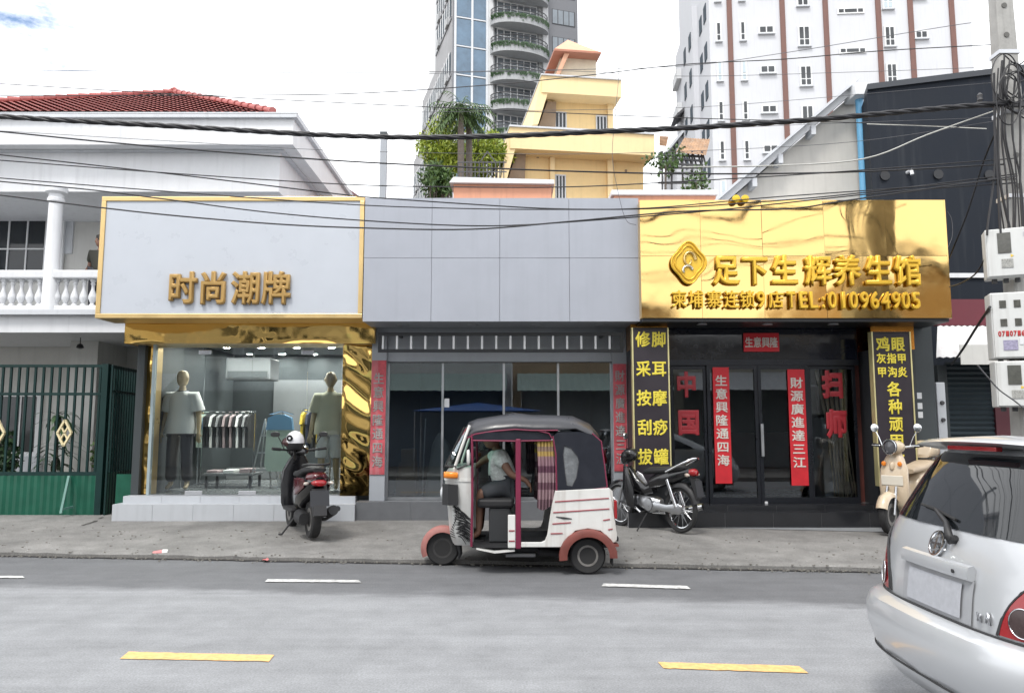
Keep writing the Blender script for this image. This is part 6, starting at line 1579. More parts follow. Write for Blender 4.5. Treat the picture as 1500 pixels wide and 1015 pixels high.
def scooter(t, mbody, mseat, macc, retro=False):
    wheel(t, (.62, 0, .225), .225, .10, rr=.58); wheel(t, (-.60, 0, .225), .225, .115, rr=.58)
    vb(fender((.62, 0, .225), .255, .075, 20, 165), 'front_fender', mbody, t, 60)
    for s in (-1, 1): vb(MB().tube([(.62, s * .07, .225), (.50, s * .06, .55)], .018, 8), 'fork_leg', m_steel, t, 60)
    # leg shield
    sec = [(.26, .02, .39, .16, .03), (.34, .05, .42, .19, .05), (.55, 0, .43, .20, .055), (.75, 0, .40, .19, .06), (.88, 0, .37, .13, .06), (.97, 0, .34, .07, .06)]
    sh_ = vb(secs([(z, 0, x, hw, hh) for z, _, x, hw, hh in sec], 18, 2.6, 'z'), 'leg_shield', mbody, t, 60)
    vb(B(-.12, .40, -.17, .17, .26, .31), 'floorboard', m_bm, t, bevel=.02)
    # rear body
    bd = vb(secs([(-.05, 0, .42, .12, .14), (-.16, 0, .50, .17, .20), (-.40, 0, .55, .185, .20), (-.62, 0, .60, .17, .15), (-.80, 0, .66, .11, .09), (-.90, 0, .70, .05, .04)], 20, 2.6), 'rear_body', mbody, t, 60)
    vb(secs([(.02, 0, .715, .10, .03), (-.06, 0, .735, .14, .045), (-.30, 0, .755, .15, .05), (-.55, 0, .80, .14, .05), (-.74, 0, .815, .11, .04), (-.80, 0, .81, .07, .025)], 18, 2.8), 'seat', mseat, t, 60)
    # handlebar head
    hd = vb(secs([(.47, 0, 1.0, .05, .04), (.44, 0, 1.01, .12, .075), (.36, 0, 1.02, .15, .08), (.28, 0, 1.0, .11, .05), (.24, 0, .99, .06, .02)], 18, 2.2), 'handlebar_cowl', mbody, t, 60)
    vb(MB().tube([(.26, .34, 1.04), (.32, .15, 1.02), (.34, 0, 1.0), (.32, -.15, 1.02), (.26, -.34, 1.04)], .014, 8), 'handlebar', m_chrome if retro else m_bm, t, 60)
    for s in (-1, 1):
        vb(MB().tube([(.285, s * .24, 1.03), (.258, s * .35, 1.042)], .021, 10), 'grip', m_rubber, t, 60)
        vb(MB().tube([(.33, s * .22, 1.035), (.33, s * .33, 1.035)], .006, 6), 'brake_lever', m_chrome, t)
        vb(MB().tube([(.31, s * .19, 1.03), (.30, s * .24, 1.14), (.29, s * .28, 1.20)], .006, 6), 'mirror_stem', m_chrome if retro else m_bm, t, 60)
        if retro: vb(MB().lathe([(.002, -.012), (.05, -.01), (.055, .0), (.05, .012), (.002, .014)], (.29, s * .30, 1.25), 16, 'x'), 'mirror', m_chrome, t, 60)
        else: vb(secs([(.28, s * .31, 1.225, .05, .028), (.30, s * .31, 1.225, .06, .035), (.315, s * .31, 1.225, .03, .02)]), 'mirror', m_bm, t, 60)
        vb(secs([(-.80, s * .12, .66, .02, .016), (-.84, s * .15, .66, .028, .02), (-.87, s * .155, .66, .015, .01)]), 'indicator', M('clear_lens', (.55, .5, .45), .2, var=.05) if not retro else m_amber, t, 60)
    if retro:
        vb(MB().lathe([(.085, -.02), (.088, .03), (.07, .045), (.002, .055)], (.46, 0, 1.02), 20, 'x'), 'headlight', M('headlamp_lens', (.10, .10, .11), .06, var=.1), hd, 60)
        vb(MB().tube([(.515, .088 * math.cos(a * .314), 1.02 + .088 * math.sin(a * .314)) for a in range(20)], .010, 6, closed=True), 'headlight_ring', m_chrome, hd, 60)
        vb(secs([(.44, 0, .80, .035, .05), (.475, 0, .79, .03, .05), (.49, 0, .78, .012, .03)]), 'horn_cover', m_cr, sh_, 60)
        vb(B(.47, .49, -.15, .15, .56, .68), 'number_plate', M('cream_plate', (.62, .58, .5), .5, var=.05), sh_, bevel=.01)
        for s in (-1, 1): vb(MB().lathe([(.03, 0), (.028, .02), (.002, .03)], (.46, s * .11, .82), 12, 'x'), 'front_indicator', m_amber, sh_, 60)
        vb(secs([(-.50, 0, .90, .10, .03), (-.58, 0, .98, .17, .11), (-.72, 0, .98, .17, .11), (-.80, 0, .95, .12, .07)], 18, 3), 'top_case', m_cr, t, 60)
    else:
        vb(secs([(.49, 0, .80, .04, .03), (.47, 0, .78, .13, .07), (.42, 0, .74, .16, .10)], 18, 2.6), 'headlight', M('headlamp_lens', (.3, .3, .32), .08, var=.1), sh_, 60)
    vb(secs([(-.84, 0, .665, .09, .035), (-.90, 0, .665, .085, .04), (-.93, 0, .66, .05, .025)]), 'tail_light', m_lens, t, 60)
    vb(secs([(-.38, .19, .60, .006, .10), (-.55, .19, .62, .012, .10), (-.74, .15, .66, .006, .05)]), 'side_panel', macc, t, 60)
    vb(secs([(-.38, -.19, .60, .006, .10), (-.55, -.19, .62, .012, .10), (-.74, -.15, .66, .006, .05)]), 'side_panel', macc, t, 60)
    vb(MB().tube([(-.55, .13, .86), (-.80, .13, .88), (-.90, .06, .88), (-.90, -.06, .88), (-.80, -.13, .88), (-.55, -.13, .86)], .014, 8), 'grab_rail', m_bm if not retro else m_chrome, t, 60)
    vb(MB().prism([(-.80, .60), (-.88, .60), (-.98, .30), (-.93, .28), (-.86, .42)], -.075, .075), 'rear_mudguard', m_bm, t)
    pl_ = vb(MB().hexa([(-.945, -.11, .40), (-.945, .11, .40), (-.935, .11, .40), (-.935, -.11, .40)], [(-.905, -.11, .58), (-.905, .11, .58), (-.895, .11, .58), (-.895, -.11, .58)]), 'number_plate', m_plate, t)
    ex_ = vb(MB().tube([(-.20, -.15, .20), (-.45, -.17, .24), (-.82, -.19, .34)], [.04, .065, .06], 12), 'exhaust', m_bm, t, 60)
    vb(MB().tube([(-.48, -.225, .28), (-.78, -.25, .35)], [.04, .035], 8), 'heat_shield', m_dk if not retro else m_chrome, ex_, 60)
    vb(secs([(-.25, .06, .24, .10, .08), (-.42, .09, .24, .10, .09), (-.62, .11, .23, .06, .07)]), 'engine_case', m_bm if not retro else m_steel, t, 60)
    vb(MB().tube([(-.66, -.12, .24), (-.62, -.11, .52)], .028, 10), 'shock_absorber', m_steel, t, 60)
    vb(MB().tube([(-.15, .10, .24), (-.13, .27, .01)], .012, 6).tube([(-.13, .27, .01), (-.06, .29, .005)], .012, 6), 'side_stand', m_bm, t)
def place(t, x, y, heading, lean=0, sz=1.08):
    t.location = (x, y, ZP(x, y) + .002); t.rotation_euler = (rad(lean), 0, rad(heading)); t.scale = (1, 1, sz)
sc1 = thing('scooter', 'black and maroon scooter parked tail outward on pavement before clothes shop', 'scooter')
scooter(sc1, m_bk, m_bm, m_mar)
d1 = Vector((-.47, .88)).normalized(); g1 = G(455, 789, .12)
hx, hy = g1.x + d1.x * .60, g1.y + d1.y * .60 + .06
place(sc1, hx, hy, math.degrees(math.atan2(d1.y, d1.x)), 0, 1.12); sc1.scale = (1.06, 1.12, 1.12)
vb(secs([(-.72, 0, .72, .13, .075), (-.84, 0, .73, .10, .06), (-.90, 0, .73, .05, .03)]), 'tail_cowl', m_mar, sc1, 60)
# helmet hung on the handlebar
hp = P(432, 647, 11.02)
hl = thing('helmet', 'white helmet with black round emblem resting on the black scooter', 'helmet', (hp.x, hp.y, hp.z))
rings = []
for i in range(11):
    el = rad(88 - i * 13.5); n = 20
    rings.append([Vector((math.cos(2 * math.pi * j / n) * math.cos(el) * .135, math.sin(2 * math.pi * j / n) * math.cos(el) * .155, math.sin(el) * .16)) for j in range(n)])
vb(MB().loft(rings[:8]), 'shell', M('white_helmet', (.66, .66, .68), .22, var=.05, coat=.5), hl, 60)
vb(MB().loft(rings[7:]), 'padding', m_bm, hl, 60)
vb(MB().lathe([(.045, -.168), (.045, -.150)], (-.03, 0, .055), 20, 'y'), 'emblem', m_bk, hl)
vb(MB().lathe([(.016, -.173), (.016, -.160)], (-.03, 0, .055), 14, 'y'), 'emblem_centre', m_white, hl)
vb(secs([(-.16, 0, -.01, .10, .05), (-.12, 0, .0, .13, .07), (-.06, 0, -.03, .14, .06)]), 'visor', M('dark_visor', (.05, .02, .02), .1, var=.1), hl, 60)
for s in (-1, 1): vb(MB().tube([(-.05, s * .10, -.08), (-.06, s * .05, -.17), (-.05, 0, -.20)], .009, 6), 'chin_strap', m_bm, hl)
vb(secs([(.0, .0, -.12, .09, .05), (.02, .0, -.2, .11, .06)]), 'neck_roll', m_bm, hl, 60)
# cream scooter
sc2 = thing('scooter', 'cream retro scooter with chrome mirrors parked beside the foot ailment sign', 'scooter')
scooter(sc2, m_cr, m_crs, m_cr, True)
d2 = Vector((-.78, -.62)).normalized(); g2 = G(1304, 784, .12)
place(sc2, g2.x - d2.x * .62, g2.y - d2.y * .62, math.degrees(math.atan2(d2.y, d2.x)), 0, 1.16)
# underbone motorcycle
mc = thing('motorcycle', 'black step-through motorcycle with spoked wheels leaning beside massage sign', 'motorcycle')
def motorcycle(t):
    R_ = .29
    wheel(t, (.60, 0, R_), R_, .07, rr=.80, spokes=28); wheel(t, (-.60, 0, R_), R_, .08, rr=.80, spokes=28)
    vb(fender((.60, 0, R_), .315, .05, 15, 170), 'front_fender', m_bk, t, 60); vb(fender((-.60, 0, R_), .33, .06, 35, 165), 'rear_fender', m_bm, t, 60)
    for s in (-1, 1):
        vb(MB().tube([(.60, s * .06, R_), (.40, s * .055, .80)], [.020, .024], 10), 'fork_leg', m_steel, t, 60)
        vb(MB().tube([(-.58, s * .11, R_ + .03), (-.42, s * .11, .66)], .028, 10), 'shock_absorber', m_chrome, t, 60)
        vb(MB().tube([(.32, s * .17, 1.03), (.29, s * .20, 1.12), (.27, s * .24, 1.19)], .006, 6), 'mirror_stem', m_bm, t)
        vb(secs([(.25, s * .26, 1.21, .045, .035), (.27, s * .26, 1.21, .055, .045), (.285, s * .26, 1.21, .03, .02)]), 'mirror', m_chrome if s > 0 else m_bm, t, 60)
        vb(MB().tube([(.27, s * .20, .985), (.22, s * .34, .99)], .019, 10), 'grip', m_rubber, t, 60)
        vb(MB().tube([(.33, s * .18, 1.0), (.29, s * .31, 1.0)], .006, 6), 'lever', m_chrome, t)
        vb(secs([(.46, s * .10, .50, .02, .05), (.40, s * .14, .62, .03, .22), (.32, s * .16, .55, .02, .26), (.20, s * .15, .42, .015, .16)], 14, 2.4), 'leg_guard', m_bk, t, 60)
    vb(MB().tube([(.24, -.33, .99), (.32, -.14, .97), (.33, 0, .94), (.32, .14, .97), (.24, .33, .99)], .013, 8), 'handlebar', m_bm, t, 60)
    hd = vb(secs([(.52, 0, .90, .06, .05), (.48, 0, .92, .12, .09), (.38, 0, .96, .13, .10), (.28, 0, .96, .10, .07), (.24, 0, .95, .05, .03)], 18, 2.4), 'headlight_cowl', m_bk, t, 60)
    vb(secs([(.545, 0, .88, .03, .03), (.52, 0, .89, .09, .06), (.48, 0, .89, .10, .07)], 16), 'headlight', M('headlamp_lens2', (.42, .43, .45), .08, var=.1), hd, 60)
    vb(secs([(.44, 0, .68, .05, .12), (.36, 0, .66, .08, .16), (.22, 0, .56, .07, .10), (.05, 0, .50, .06, .07), (-.10, 0, .55, .07, .09)], 16), 'centre_body', m_bk, t, 60)
    vb(secs([(.30, -.085, .66, .012, .08), (.20, -.085, .60, .012, .10), (.10, -.08, .54, .010, .06)]), 'body_decal', M('silver_decal', (.5, .5, .52), .35, .5, var=.3, scale=30, obj=True), t, 60)
    vb(secs([(-.05, 0, .60, .09, .08), (-.25, 0, .66, .12, .11), (-.50, 0, .70, .12, .09), (-.74, 0, .75, .08, .06), (-.86, 0, .78, .04, .03)], 18), 'rear_body', m_bk, t, 60)
    vb(secs([(.06, 0, .74, .08, .03), (-.05, 0, .76, .11, .045), (-.35, 0, .775, .125, .045), (-.65, 0, .81, .11, .04), (-.74, 0, .82, .07, .025)], 18, 2.8), 'seat', m_bm, t, 60)
    vb(MB().tube([(-.42, .14, .76), (-.66, .14, .85), (-.88, .09, .93), (-.90, 0, .94), (-.88, -.09, .93), (-.66, -.14, .85), (-.42, -.14, .76)], .015, 8), 'grab_rail', m_chrome, t, 60)
    vb(secs([(-.80, 0, .76, .07, .045), (-.87, 0, .76, .08, .05), (-.91, 0, .755, .05, .03)]), 'tail_light', m_lens, t, 60)
    for s in (-1, 1): vb(secs([(-.76, s * .10, .73, .02, .02), (-.82, s * .135, .73, .03, .025), (-.86, s * .14, .73, .012, .01)]), 'indicator', M('pale_amber_lens', (.5, .42, .36), .2, var=0), t, 60)
    vb(MB().hexa([(-.97, -.09, .46), (-.97, .09, .46), (-.96, .09, .46), (-.96, -.09, .46)], [(-.93, -.09, .66), (-.93, .09, .66), (-.92, .09, .66), (-.92, -.09, .66)]), 'number_plate', m_plate, t)
    vb(MB().prism([(-.80, .70), (-.92, .68), (-.96, .44), (-.92, .42), (-.84, .60)], -.05, .05), 'plate_bracket', m_bm, t)
    en = vb(secs([(.22, 0, .36, .05, .06), (.16, 0, .36, .09, .08), (.02, 0, .34, .12, .10), (-.14, 0, .33, .12, .10), (-.24, 0, .34, .06, .06)], 16, 3), 'engine', m_steel, t, 50)
    vb(MB().lathe([(.002, -.02), (.08, -.015), (.09, .02)], (-.06, -.12, .33), 20, 'y'), 'engine_cover', m_steel, en, 40)
    vb(MB().lathe([(.09, -.02), (.08, .015), (.002, .02)], (-.06, .12, .33), 20, 'y'), 'engine_cover', m_steel, en, 40)
    for i in range(5): vb(secs([(.20 + i * .028, 0, .37, .075, .07), (.208 + i * .028, 0, .37, .075, .07)], 14, 3), 'cooling_fin', m_steel, en)
    vb(MB().tube([(.28, -.08, .30), (.10, -.15, .20), (-.25, -.17, .21), (-.50, -.18, .25), (-.88, -.19, .33)], [.018, .018, .022, .045, .045], 10), 'exhaust', m_chrome, t, 60)
    vb(MB().tube([(.28, .08, .30), (.10, .11, .22)], .018, 8), 'exhaust_header', m_chrome, t, 60)
    vb(secs([(-.12, .10, .32, .018, .05), (-.40, .10, .30, .018, .045), (-.62, .10, .30, .02, .07), (-.68, .10, .30, .012, .04)]), 'chain_cover', m_steel, t, 60)
    vb(MB().tube([(-.12, -.1, .32), (-.6, -.1, .29)], .02, 8), 'swing_arm', m_bm, t)
    vb(MB().tube([(-.02, .10, .22), (.05, .28, .0)], .011, 6), 'side_stand', m_bm, t)
    for s in (-1, 1): vb(MB().tube([(.02, s * .08, .24), (.02, s * .22, .23)], .014, 8), 'foot_peg', m_rubber, t)
motorcycle(mc)
gr_ = G(997, 782, .12); dm = Vector((-.72, .69)).normalized()
place(mc, gr_.x + dm.x * .50, gr_.y + dm.y * .50, math.degrees(math.atan2(dm.y, dm.x)), 0, 1.12); mc.scale = (.86, .95, 1.1)

# ------------------------------------------------------------------ silver hatchback
m_silver = M('silver_car_paint', (.50, .515, .535), .3, .3, var=0, coat=.7, obj=True)
m_carglass = M('tinted_car_glass', (.010, .012, .014), .03, var=0, spec=.7)
m_cargap = M('panel_gap', (.03, .03, .032), .7, var=0)
car = thing('parked_car', 'silver hatchback with rear wiper and roof spoiler beside the kerb opposite', 'car', (2.03, 3.95, 0))
LV = [(.20, .20, .74, 3.60), (.24, .12, .78, 3.68), (.34, .045, .815, 3.72), (.48, .0, .84, 3.75), (.58, .0, .845, 3.74), (.635, .022, .84, 3.72), (.655, .06, .835, 3.70), (.665, .115, .832, 3.68), (.80, .13, .842, 3.62), (.94, .16, .842, 3.5), (1.03, .19, .83, 3.2), (1.08, .215, .815, 2.95), (1.20, .28, .775, 2.7), (1.32, .345, .73, 2.45), (1.42, .41, .685, 2.2), (1.475, .46, .64, 2.05), (1.51, .55, .58, 1.95), (1.535, .75, .45, 1.75), (1.545, 1.0, .2, 1.5)]
def lvz(z):
    for a, b in zip(LV[:-1], LV[1:]):
        if z <= b[0]:
            t_ = max(0, (z - a[0]) / (b[0] - a[0])); return [a[i] + (b[i] - a[i]) * t_ for i in range(1, 4)]
    return LV[-1][1:]
def carS(t_, z, off=0.0):          # t_ -90..90 degrees round the tail, -: right/near side
    xr, hw, xf = lvz(z); n = 4.2; c, s = math.cos(rad(t_)), math.sin(rad(t_)); Lr = .50
    y = hw * math.copysign(abs(s) ** (2 / n), s); x = xr + Lr * (1 - abs(c) ** (2 / n)) + .05 * (y / hw) ** 2
    if off:
        e = 1.0
        p = Vector((x, y, z)); q = Vector(carS(t_ + e if t_ < 89 else t_ - e, z)); r_ = Vector(carS(t_, z + .01))
        nn = (q - p).cross(r_ - p); nn.normalize()
        if nn.dot(Vector((-abs(c) - .05, s, .15))) < 0: nn = -nn
        p += nn * off; return (p.x, p.y, p.z)
    return (x, y, z)
TS = [-90, -84, -78, -72, -65, -57, -48, -38, -26, -13, 0, 13, 26, 38, 48, 57, 65, 72, 78, 84, 90]
rings = []
for z, xr, hw, xf in LV:
    ring = [carS(t_, z) for t_ in TS]
    x_s = xr + .55
    nfr = [(x_s + (xf - .5 - x_s) * k, hw) for k in (.25, .5, .75, 1.0)]
    fr_ = []
    for k in range(1, 12):
        a = rad(90 - k * 15); fr_.append((xf - .5 + .5 * abs(math.cos(a)) ** .6, hw * math.copysign(abs(math.sin(a)) ** .6, math.sin(a))))
    ring += [(x, y, z) for x, y in nfr] + [(x, y, z) for x, y in fr_] + [(x, -y, z) for x, y in reversed(nfr)]
    rings.append(ring)
body = vb(MB().loft(rings), 'body', m_silver, car, 40)
def patch(ts, zs, off, name, m, parent, solid=False):
    mb = MB(); vs = [carS(t_, z, off) for z in zs for t_ in ts]; k = len(ts)
    mb.add(vs, [(j * k + i, j * k + i + 1, (j + 1) * k + i + 1, (j + 1) * k + i) for j in range(len(zs) - 1) for i in range(k - 1)])
    return vb(mb, name, m, parent, 60)
import itertools
lin = lambda a, b, n: [a + (b - a) * i / n for i in range(n + 1)]
patch(lin(-62, 62, 24), lin(1.085, 1.455, 10), .005, 'rear_window', m_carglass, car)
mb = MB(); rings = []
for y in lin(-.66, .66, 20):
    k = abs(y / .66); x0 = .335 + .10 * k ** 3; zt_ = 1.545 - .035 * k ** 2.2; th = .035 - .012 * k ** 2
    rings.append([(x0, y, zt_ - th * .6), (x0 + .03, y, zt_), (x0 + .20, y, zt_ + .012 * (1 - k)), (x0 + .34, y, zt_ + .004), (x0 + .34, y, zt_ - .06), (x0 + .14, y, zt_ - th - .02), (x0 + .03, y, zt_ - th)])
spo = vb(MB().loft(rings), 'spoiler', m_silver, car, 50)
vb(B(.365, .40, -.20, .22, 1.478, 1.502), 'brake_light', m_lens, spo, bevel=.005)
# tail lights
def y2t(y, z): return math.degrees(math.copysign(math.asin(min(1, abs(y / lvz(z)[1]) ** 2.1)), y))
def lampt(z): u = max(0, (z - .68) / .34); return y2t(.485 + .05 * u + .22 * u ** 2.2, z)
for s in (-1, 1):
    ts = [s * v for v in lin(57, 90, 12)]; mb = MB(); zs = lin(.68, 1.02, 10); vs = []
    for z in zs:
        t0 = lampt(z)
        for k in range(13): vs.append(carS(s * (t0 + (min(82, t0 + 60) - t0) * k / 12), z, .010))
    mb.add(vs, [(j * 13 + i, j * 13 + i + 1, (j + 1) * 13 + i + 1, (j + 1) * 13 + i) for j in range(10) for i in range(12)])
    tl = vb(mb, 'tail_light', m_lens, car, 60)
    p = Vector(carS(s * y2t(.60, .755), .755, .016)); nn = (Vector(carS(s * y2t(.60, .755), .755, .03)) - p).normalized()
    for r0, mm, o2, nm in ((.062, M('dark_lens', (.05, .03, .03), .2, var=.2, scale=60, obj=True), .0, 'reverse_lamp'),):
        u_ = nn.cross(Vector((0, 0, 1))).normalized(); v_ = u_.cross(nn)
        mb = MB(); mb.add([p + nn * .006] + [p + (u_ * math.cos(a) + v_ * math.sin(a)) * r0 for a in lin(0, 2 * math.pi, 24)[:-1]], [(0, i + 1, (i + 1) % 24 + 1) for i in range(24)])
        vb(mb, nm, mm, tl, 60)
        vb(MB().tube([p + (u_ * math.cos(a) + v_ * math.sin(a)) * r0 for a in lin(0, 2 * math.pi, 24)[:-1]], .003, 6, closed=True), 'lamp_ring', m_chrome, tl, 60)
    outl = [carS(s * lampt(z), z, .008) for z in zs]
    vb(MB().tube(outl, .006, 5), 'lamp_gap', m_cargap, tl)
    # hatch side gap, side windows
    vb(MB().tube([carS(s * v, z, .002) for v, z in ((lampt(.69) - 1.5, .675), (lampt(.75) - 1, .75), (lampt(.88) - 1, .88), (lampt(1.0) - 1, 1.0), (66, 1.1), (66, 1.25), (64, 1.4))], .005, 5), 'hatch_gap', m_cargap, car)
    for xa, xb in ((.95, 1.75), (1.80, 2.55)):
        mb = MB(); vs = []
        for z in lin(1.05, 1.42, 6):
            xr, hw, xf = lvz(z)
            for k in range(5):
                x = xa + (xb - xa) * k / 4; x = min(x, xf - .45 - (0 if xb < 2 else 0)); vs.append((x, s * (hw + .006), z))
        mb.add(vs, [(j * 5 + i, j * 5 + i + 1, (j + 1) * 5 + i + 1, (j + 1) * 5 + i) for j in range(6) for i in range(4)])
        vb(mb, 'side_window', m_carglass, car, 60)
    for xw in (.78, 3.02): 
        w_ = wheel(car, (xw, s * .74, .30), .30, .19, rr=.62)
vb(MB().tube([carS(v, .664, .004) for v in lin(-88, 88, 40)], .006, 5), 'bumper_gap', m_cargap, car)
vb(MB().tube([carS(v, .36, .003) for v in lin(-88, 60, 40)], .006, 5), 'bumper_crease', m_cargap, car)
# plate recess, plate, handle bar, emblem, badge, wiper
def hp_(y, z, off): return Vector(carS(math.degrees(math.copysign(math.asin(min(1, abs(y / lvz(z)[1]) ** 2.1)), y)), z, off))
def hpatch(y0, y1, z0, z1, off, name, m, parent=car, nu=10, nv=4):
    mb = MB(); mb.grid(nu, nv, lambda u, v: hp_(y0 + (y1 - y0) * u, z0 + (z1 - z0) * v, off)); return vb(mb, name, m, parent, 60)
hpatch(-.31, .31, .672, .875, .003, 'plate_recess', M('recess_shade_grey', (.42, .43, .45), .35, .3, var=.1, obj=True))  # flush panel; the shade of a recess is put into its darker grey
hpatch(-.24, .24, .69, .85, .012, 'number_plate', M('washed_out_plate', (.40, .41, .44), .45, var=.12, scale=30, obj=True))
mb = MB(); rings = []
for y in lin(-.30, .31, 14):
    p = hp_(y, .91, 0); rings.append([p + Vector((-.005, 0, .035)), p + Vector((-.03, 0, .028)), p + Vector((-.04, 0, 0)), p + Vector((-.036, 0, -.032)), p + Vector((-.01, 0, -.04)), p + Vector((.02, 0, 0))])
vb(MB().loft(rings), 'handle_bar', m_silver, car, 50)
p = hp_(-.20, .905, 0) + Vector((-.041, 0, 0)); vb(MB().lathe([(.010, -.004), (.008, .004)], p, 10, 'x'), 'keyhole', m_cargap, car)
p = hp_(.02, 1.0, .012); nn = (hp_(.02, 1.0, .05) - hp_(.02, 1.0, .0)).normalized(); u_ = Vector((0, 1, 0)); v_ = u_.cross(nn).normalized() * -1
em = vb(MB().tube([p + u_ * .058 * math.cos(a) + v_ * .062 * math.sin(a) for a in lin(0, 2 * math.pi, 28)[:-1]], .008, 6, closed=True), 'emblem', m_chrome, car, 60)
for a, b in (((-.05, .0), (.05, .0)), ((0, -.055), (0, .055)), ((-.035, .02), (.02, .045)), ((.035, -.02), (-.02, -.045))):
    vb(MB().bar(p + u_ * a[0] + v_ * a[1], p + u_ * b[0] + v_ * b[1], .014, .012), 'emblem_bar', m_chrome, em)
for i, ch in enumerate('xA'):
    q = hp_(-.365 - .055 * i, .735, .006); o = letter('badge_letter', ch, 0, 0, 0, .055, .05, m_steel, car, .03, .03, .006); o.location = q; o.rotation_euler = (0, 0, rad(-90 - 14)) 
q = hp_(-.10, 1.035, .012); q2 = hp_(-.02, 1.10, .03); q3 = hp_(.30, 1.165, .02)
wp_ = vb(MB().tube([q, q + Vector((-.02, .0, .01)), q2, hp_(.12, 1.15, .03)], [.026, .022, .014, .010], 8), 'rear_wiper', m_bm, car, 60)
vb(MB().tube([hp_(-.06, 1.125, .014), hp_(.15, 1.155, .014), q3], .008, 6), 'wiper_blade', m_rubber, wp_)
vb(MB().lathe([(.025, -.02), (.02, .02)], q, 12, 'x'), 'wiper_pivot', m_bm, wp_)
vb(B(.4, 3.5, -.7, .7, .16, .21), 'underbody', m_dk, car)
# ================================================================== INSIDE THE SHOPS
m_man = M('mannequin_beige', (.46, .36, .22), .4, var=.05, obj=True)
m_mang = M('mannequin_gold_arm', (.75, .50, .16), .25, .8, var=.05, obj=True)
m_wt_ = M('white_cotton', (.78, .79, .78), .85, var=.06, obj=True)
m_pale = M('pale_lemon_cotton', (.66, .65, .50), .85, var=.1, obj=True)
m_gt = M('charcoal_trousers', (.05, .05, .06), .85, var=.15, obj=True)
m_navyc = M('navy_collar', (.02, .025, .05), .8, var=0, obj=True)
def mannequin(label, px, Y, hpy, top, bottom, shorts, face):
    x = PX(px, Y); zf = .525; H = PZ(hpy, Y) - zf; s = H / 1.80
    t = thing('mannequin', label, 'mannequin', (x, Y, zf))
    Q = lambda a, b, c: (a * s, b * s, c * s)
    J = dict(pelvis=Q(0, 0, .95), chest=Q(0, .0, 1.30), neck0=Q(0, 0, 1.46), neck=Q(0, 0, 1.51), head=Q(0, -.01, 1.66))
    for sd, k in (('l', 1), ('r', -1)):
        J.update({'sh' + sd: Q(k * .19, 0, 1.40), 'el' + sd: Q(k * .25, .03, 1.12), 'wr' + sd: Q(k * .28, -.03, .87), 'ha' + sd: Q(k * .285, -.05, .80), 'hip' + sd: Q(k * .09, 0, .92), 'kn' + sd: Q(k * .11, -.02, .50), 'an' + sd: Q(k * .12, .02, .09), 'toe' + sd: Q(k * .14, -.10, .04)})
    figure('body', t, J, m_man, s, True, face, hair=False)
    V = lambda k, d=(0, 0, 0): tuple(Vector(J[k]) + Vector(d))
    le = lambda a, b, u: tuple(Vector(J[a]).lerp(Vector(J[b]), u))
    mb = MB(); rings = []
    for z_, wx_, wy_ in ((.84, .235, .175), (.87, .235, .178), (1.0, .225, .165), (1.18, .19, .13), (1.32, .20, .125), (1.41, .185, .105), (1.455, .12, .085), (1.475, .072, .068)):
        rings.append([Q(math.cos(a * .3142) * (wx_ + .006 * math.sin(a * 3 + z_ * 9)), math.sin(a * .3142) * wy_, z_) for a in range(20)])
    mb.loft(rings, caps=False)
    for sd in 'lr':
        e1 = Vector(J['sh' + sd]); e2 = Vector(J['el' + sd]); mb.tube([Vector((e1.x * .45, 0, 1.38 * s)), e1 + Vector((0, 0, -.01 * s)), e1.lerp(e2, .4), e1.lerp(e2, .8)], [.085 * s, .088 * s, .09 * s, .10 * s], 14)
    mb.build('shirt', top, t, smooth=60, world=False)
    MB().tube([Q(.07 * math.cos(a * .52), .065 * math.sin(a * .52), 1.475 + .012 * math.sin(a * .52)) for a in range(12)], .014 * s, 6, closed=True).build('collar', m_navyc if top is m_wt_ else top, t, smooth=60, world=False)
    u = .75 if shorts else 1.0; e2 = 'kn'
    lg = []
    for sd in 'lr':
        lg += [(V('hip' + sd), .108 * s), (V('kn' + sd), .10 * s if shorts else .085 * s)]
        lg += [(le('kn' + sd, 'an' + sd, .02 if shorts else .92), (.10 if shorts else .085) * s)]
    garment('shorts' if shorts else 'trousers', t, ([(Q(0, 0, .90), .135 * s)] + lg, [(0, 1), (1, 2), (2, 3), (0, 4), (4, 5), (5, 6)]), bottom)
    MB().lathe([(.19, 0), (.19, .012), (.17, .018)], (0, .0, 0), 24).build('base_plate', m_steel, t, smooth=30, world=False)
    MB().tube([(0, .09, .01), (0, .09, .7)], .012, 8).build('stand_rod', m_steel, t, world=False)
mannequin('mannequin in white T-shirt with navy collar and charcoal trousers', 265, 12.95, 541, m_wt_, m_gt, False, (-.2, -1, 0))
mannequin('mannequin in pale lemon shirt and white knee-length shorts', 483, 12.95, 543, m_pale, m_wt_, True, (.2, -1, 0))
# downlights
dl = MB().lathe([(.085, .0), (.085, -.02), (.065, -.022), (.065, -.012)], (0, 0, 0), 18).mesh('bezel', m_winw, 40)
dle = MB().lathe([(.064, -.012), (.002, -.013)], (0, 0, 0), 18).mesh('lens', emit('downlight_lens', (1, .97, .9), 330))
k_ = 0
for iy, Y in enumerate((12.5, 13.4, 14.5, 15.8)):
    for ix in range(5):
        x = sx0 + .45 + ix * (sx1 - sx0 - .9) / 4
        t = thing('ceiling_downlight', 'round white downlight lit in the clothes shop ceiling', 'light', (x, Y, 3.148), 'downlights in the clothes shop ceiling')
        for nm, me_ in (('bezel', dl), ('lens', dle)): inst(nm, me_, (x, Y, 3.148), t)
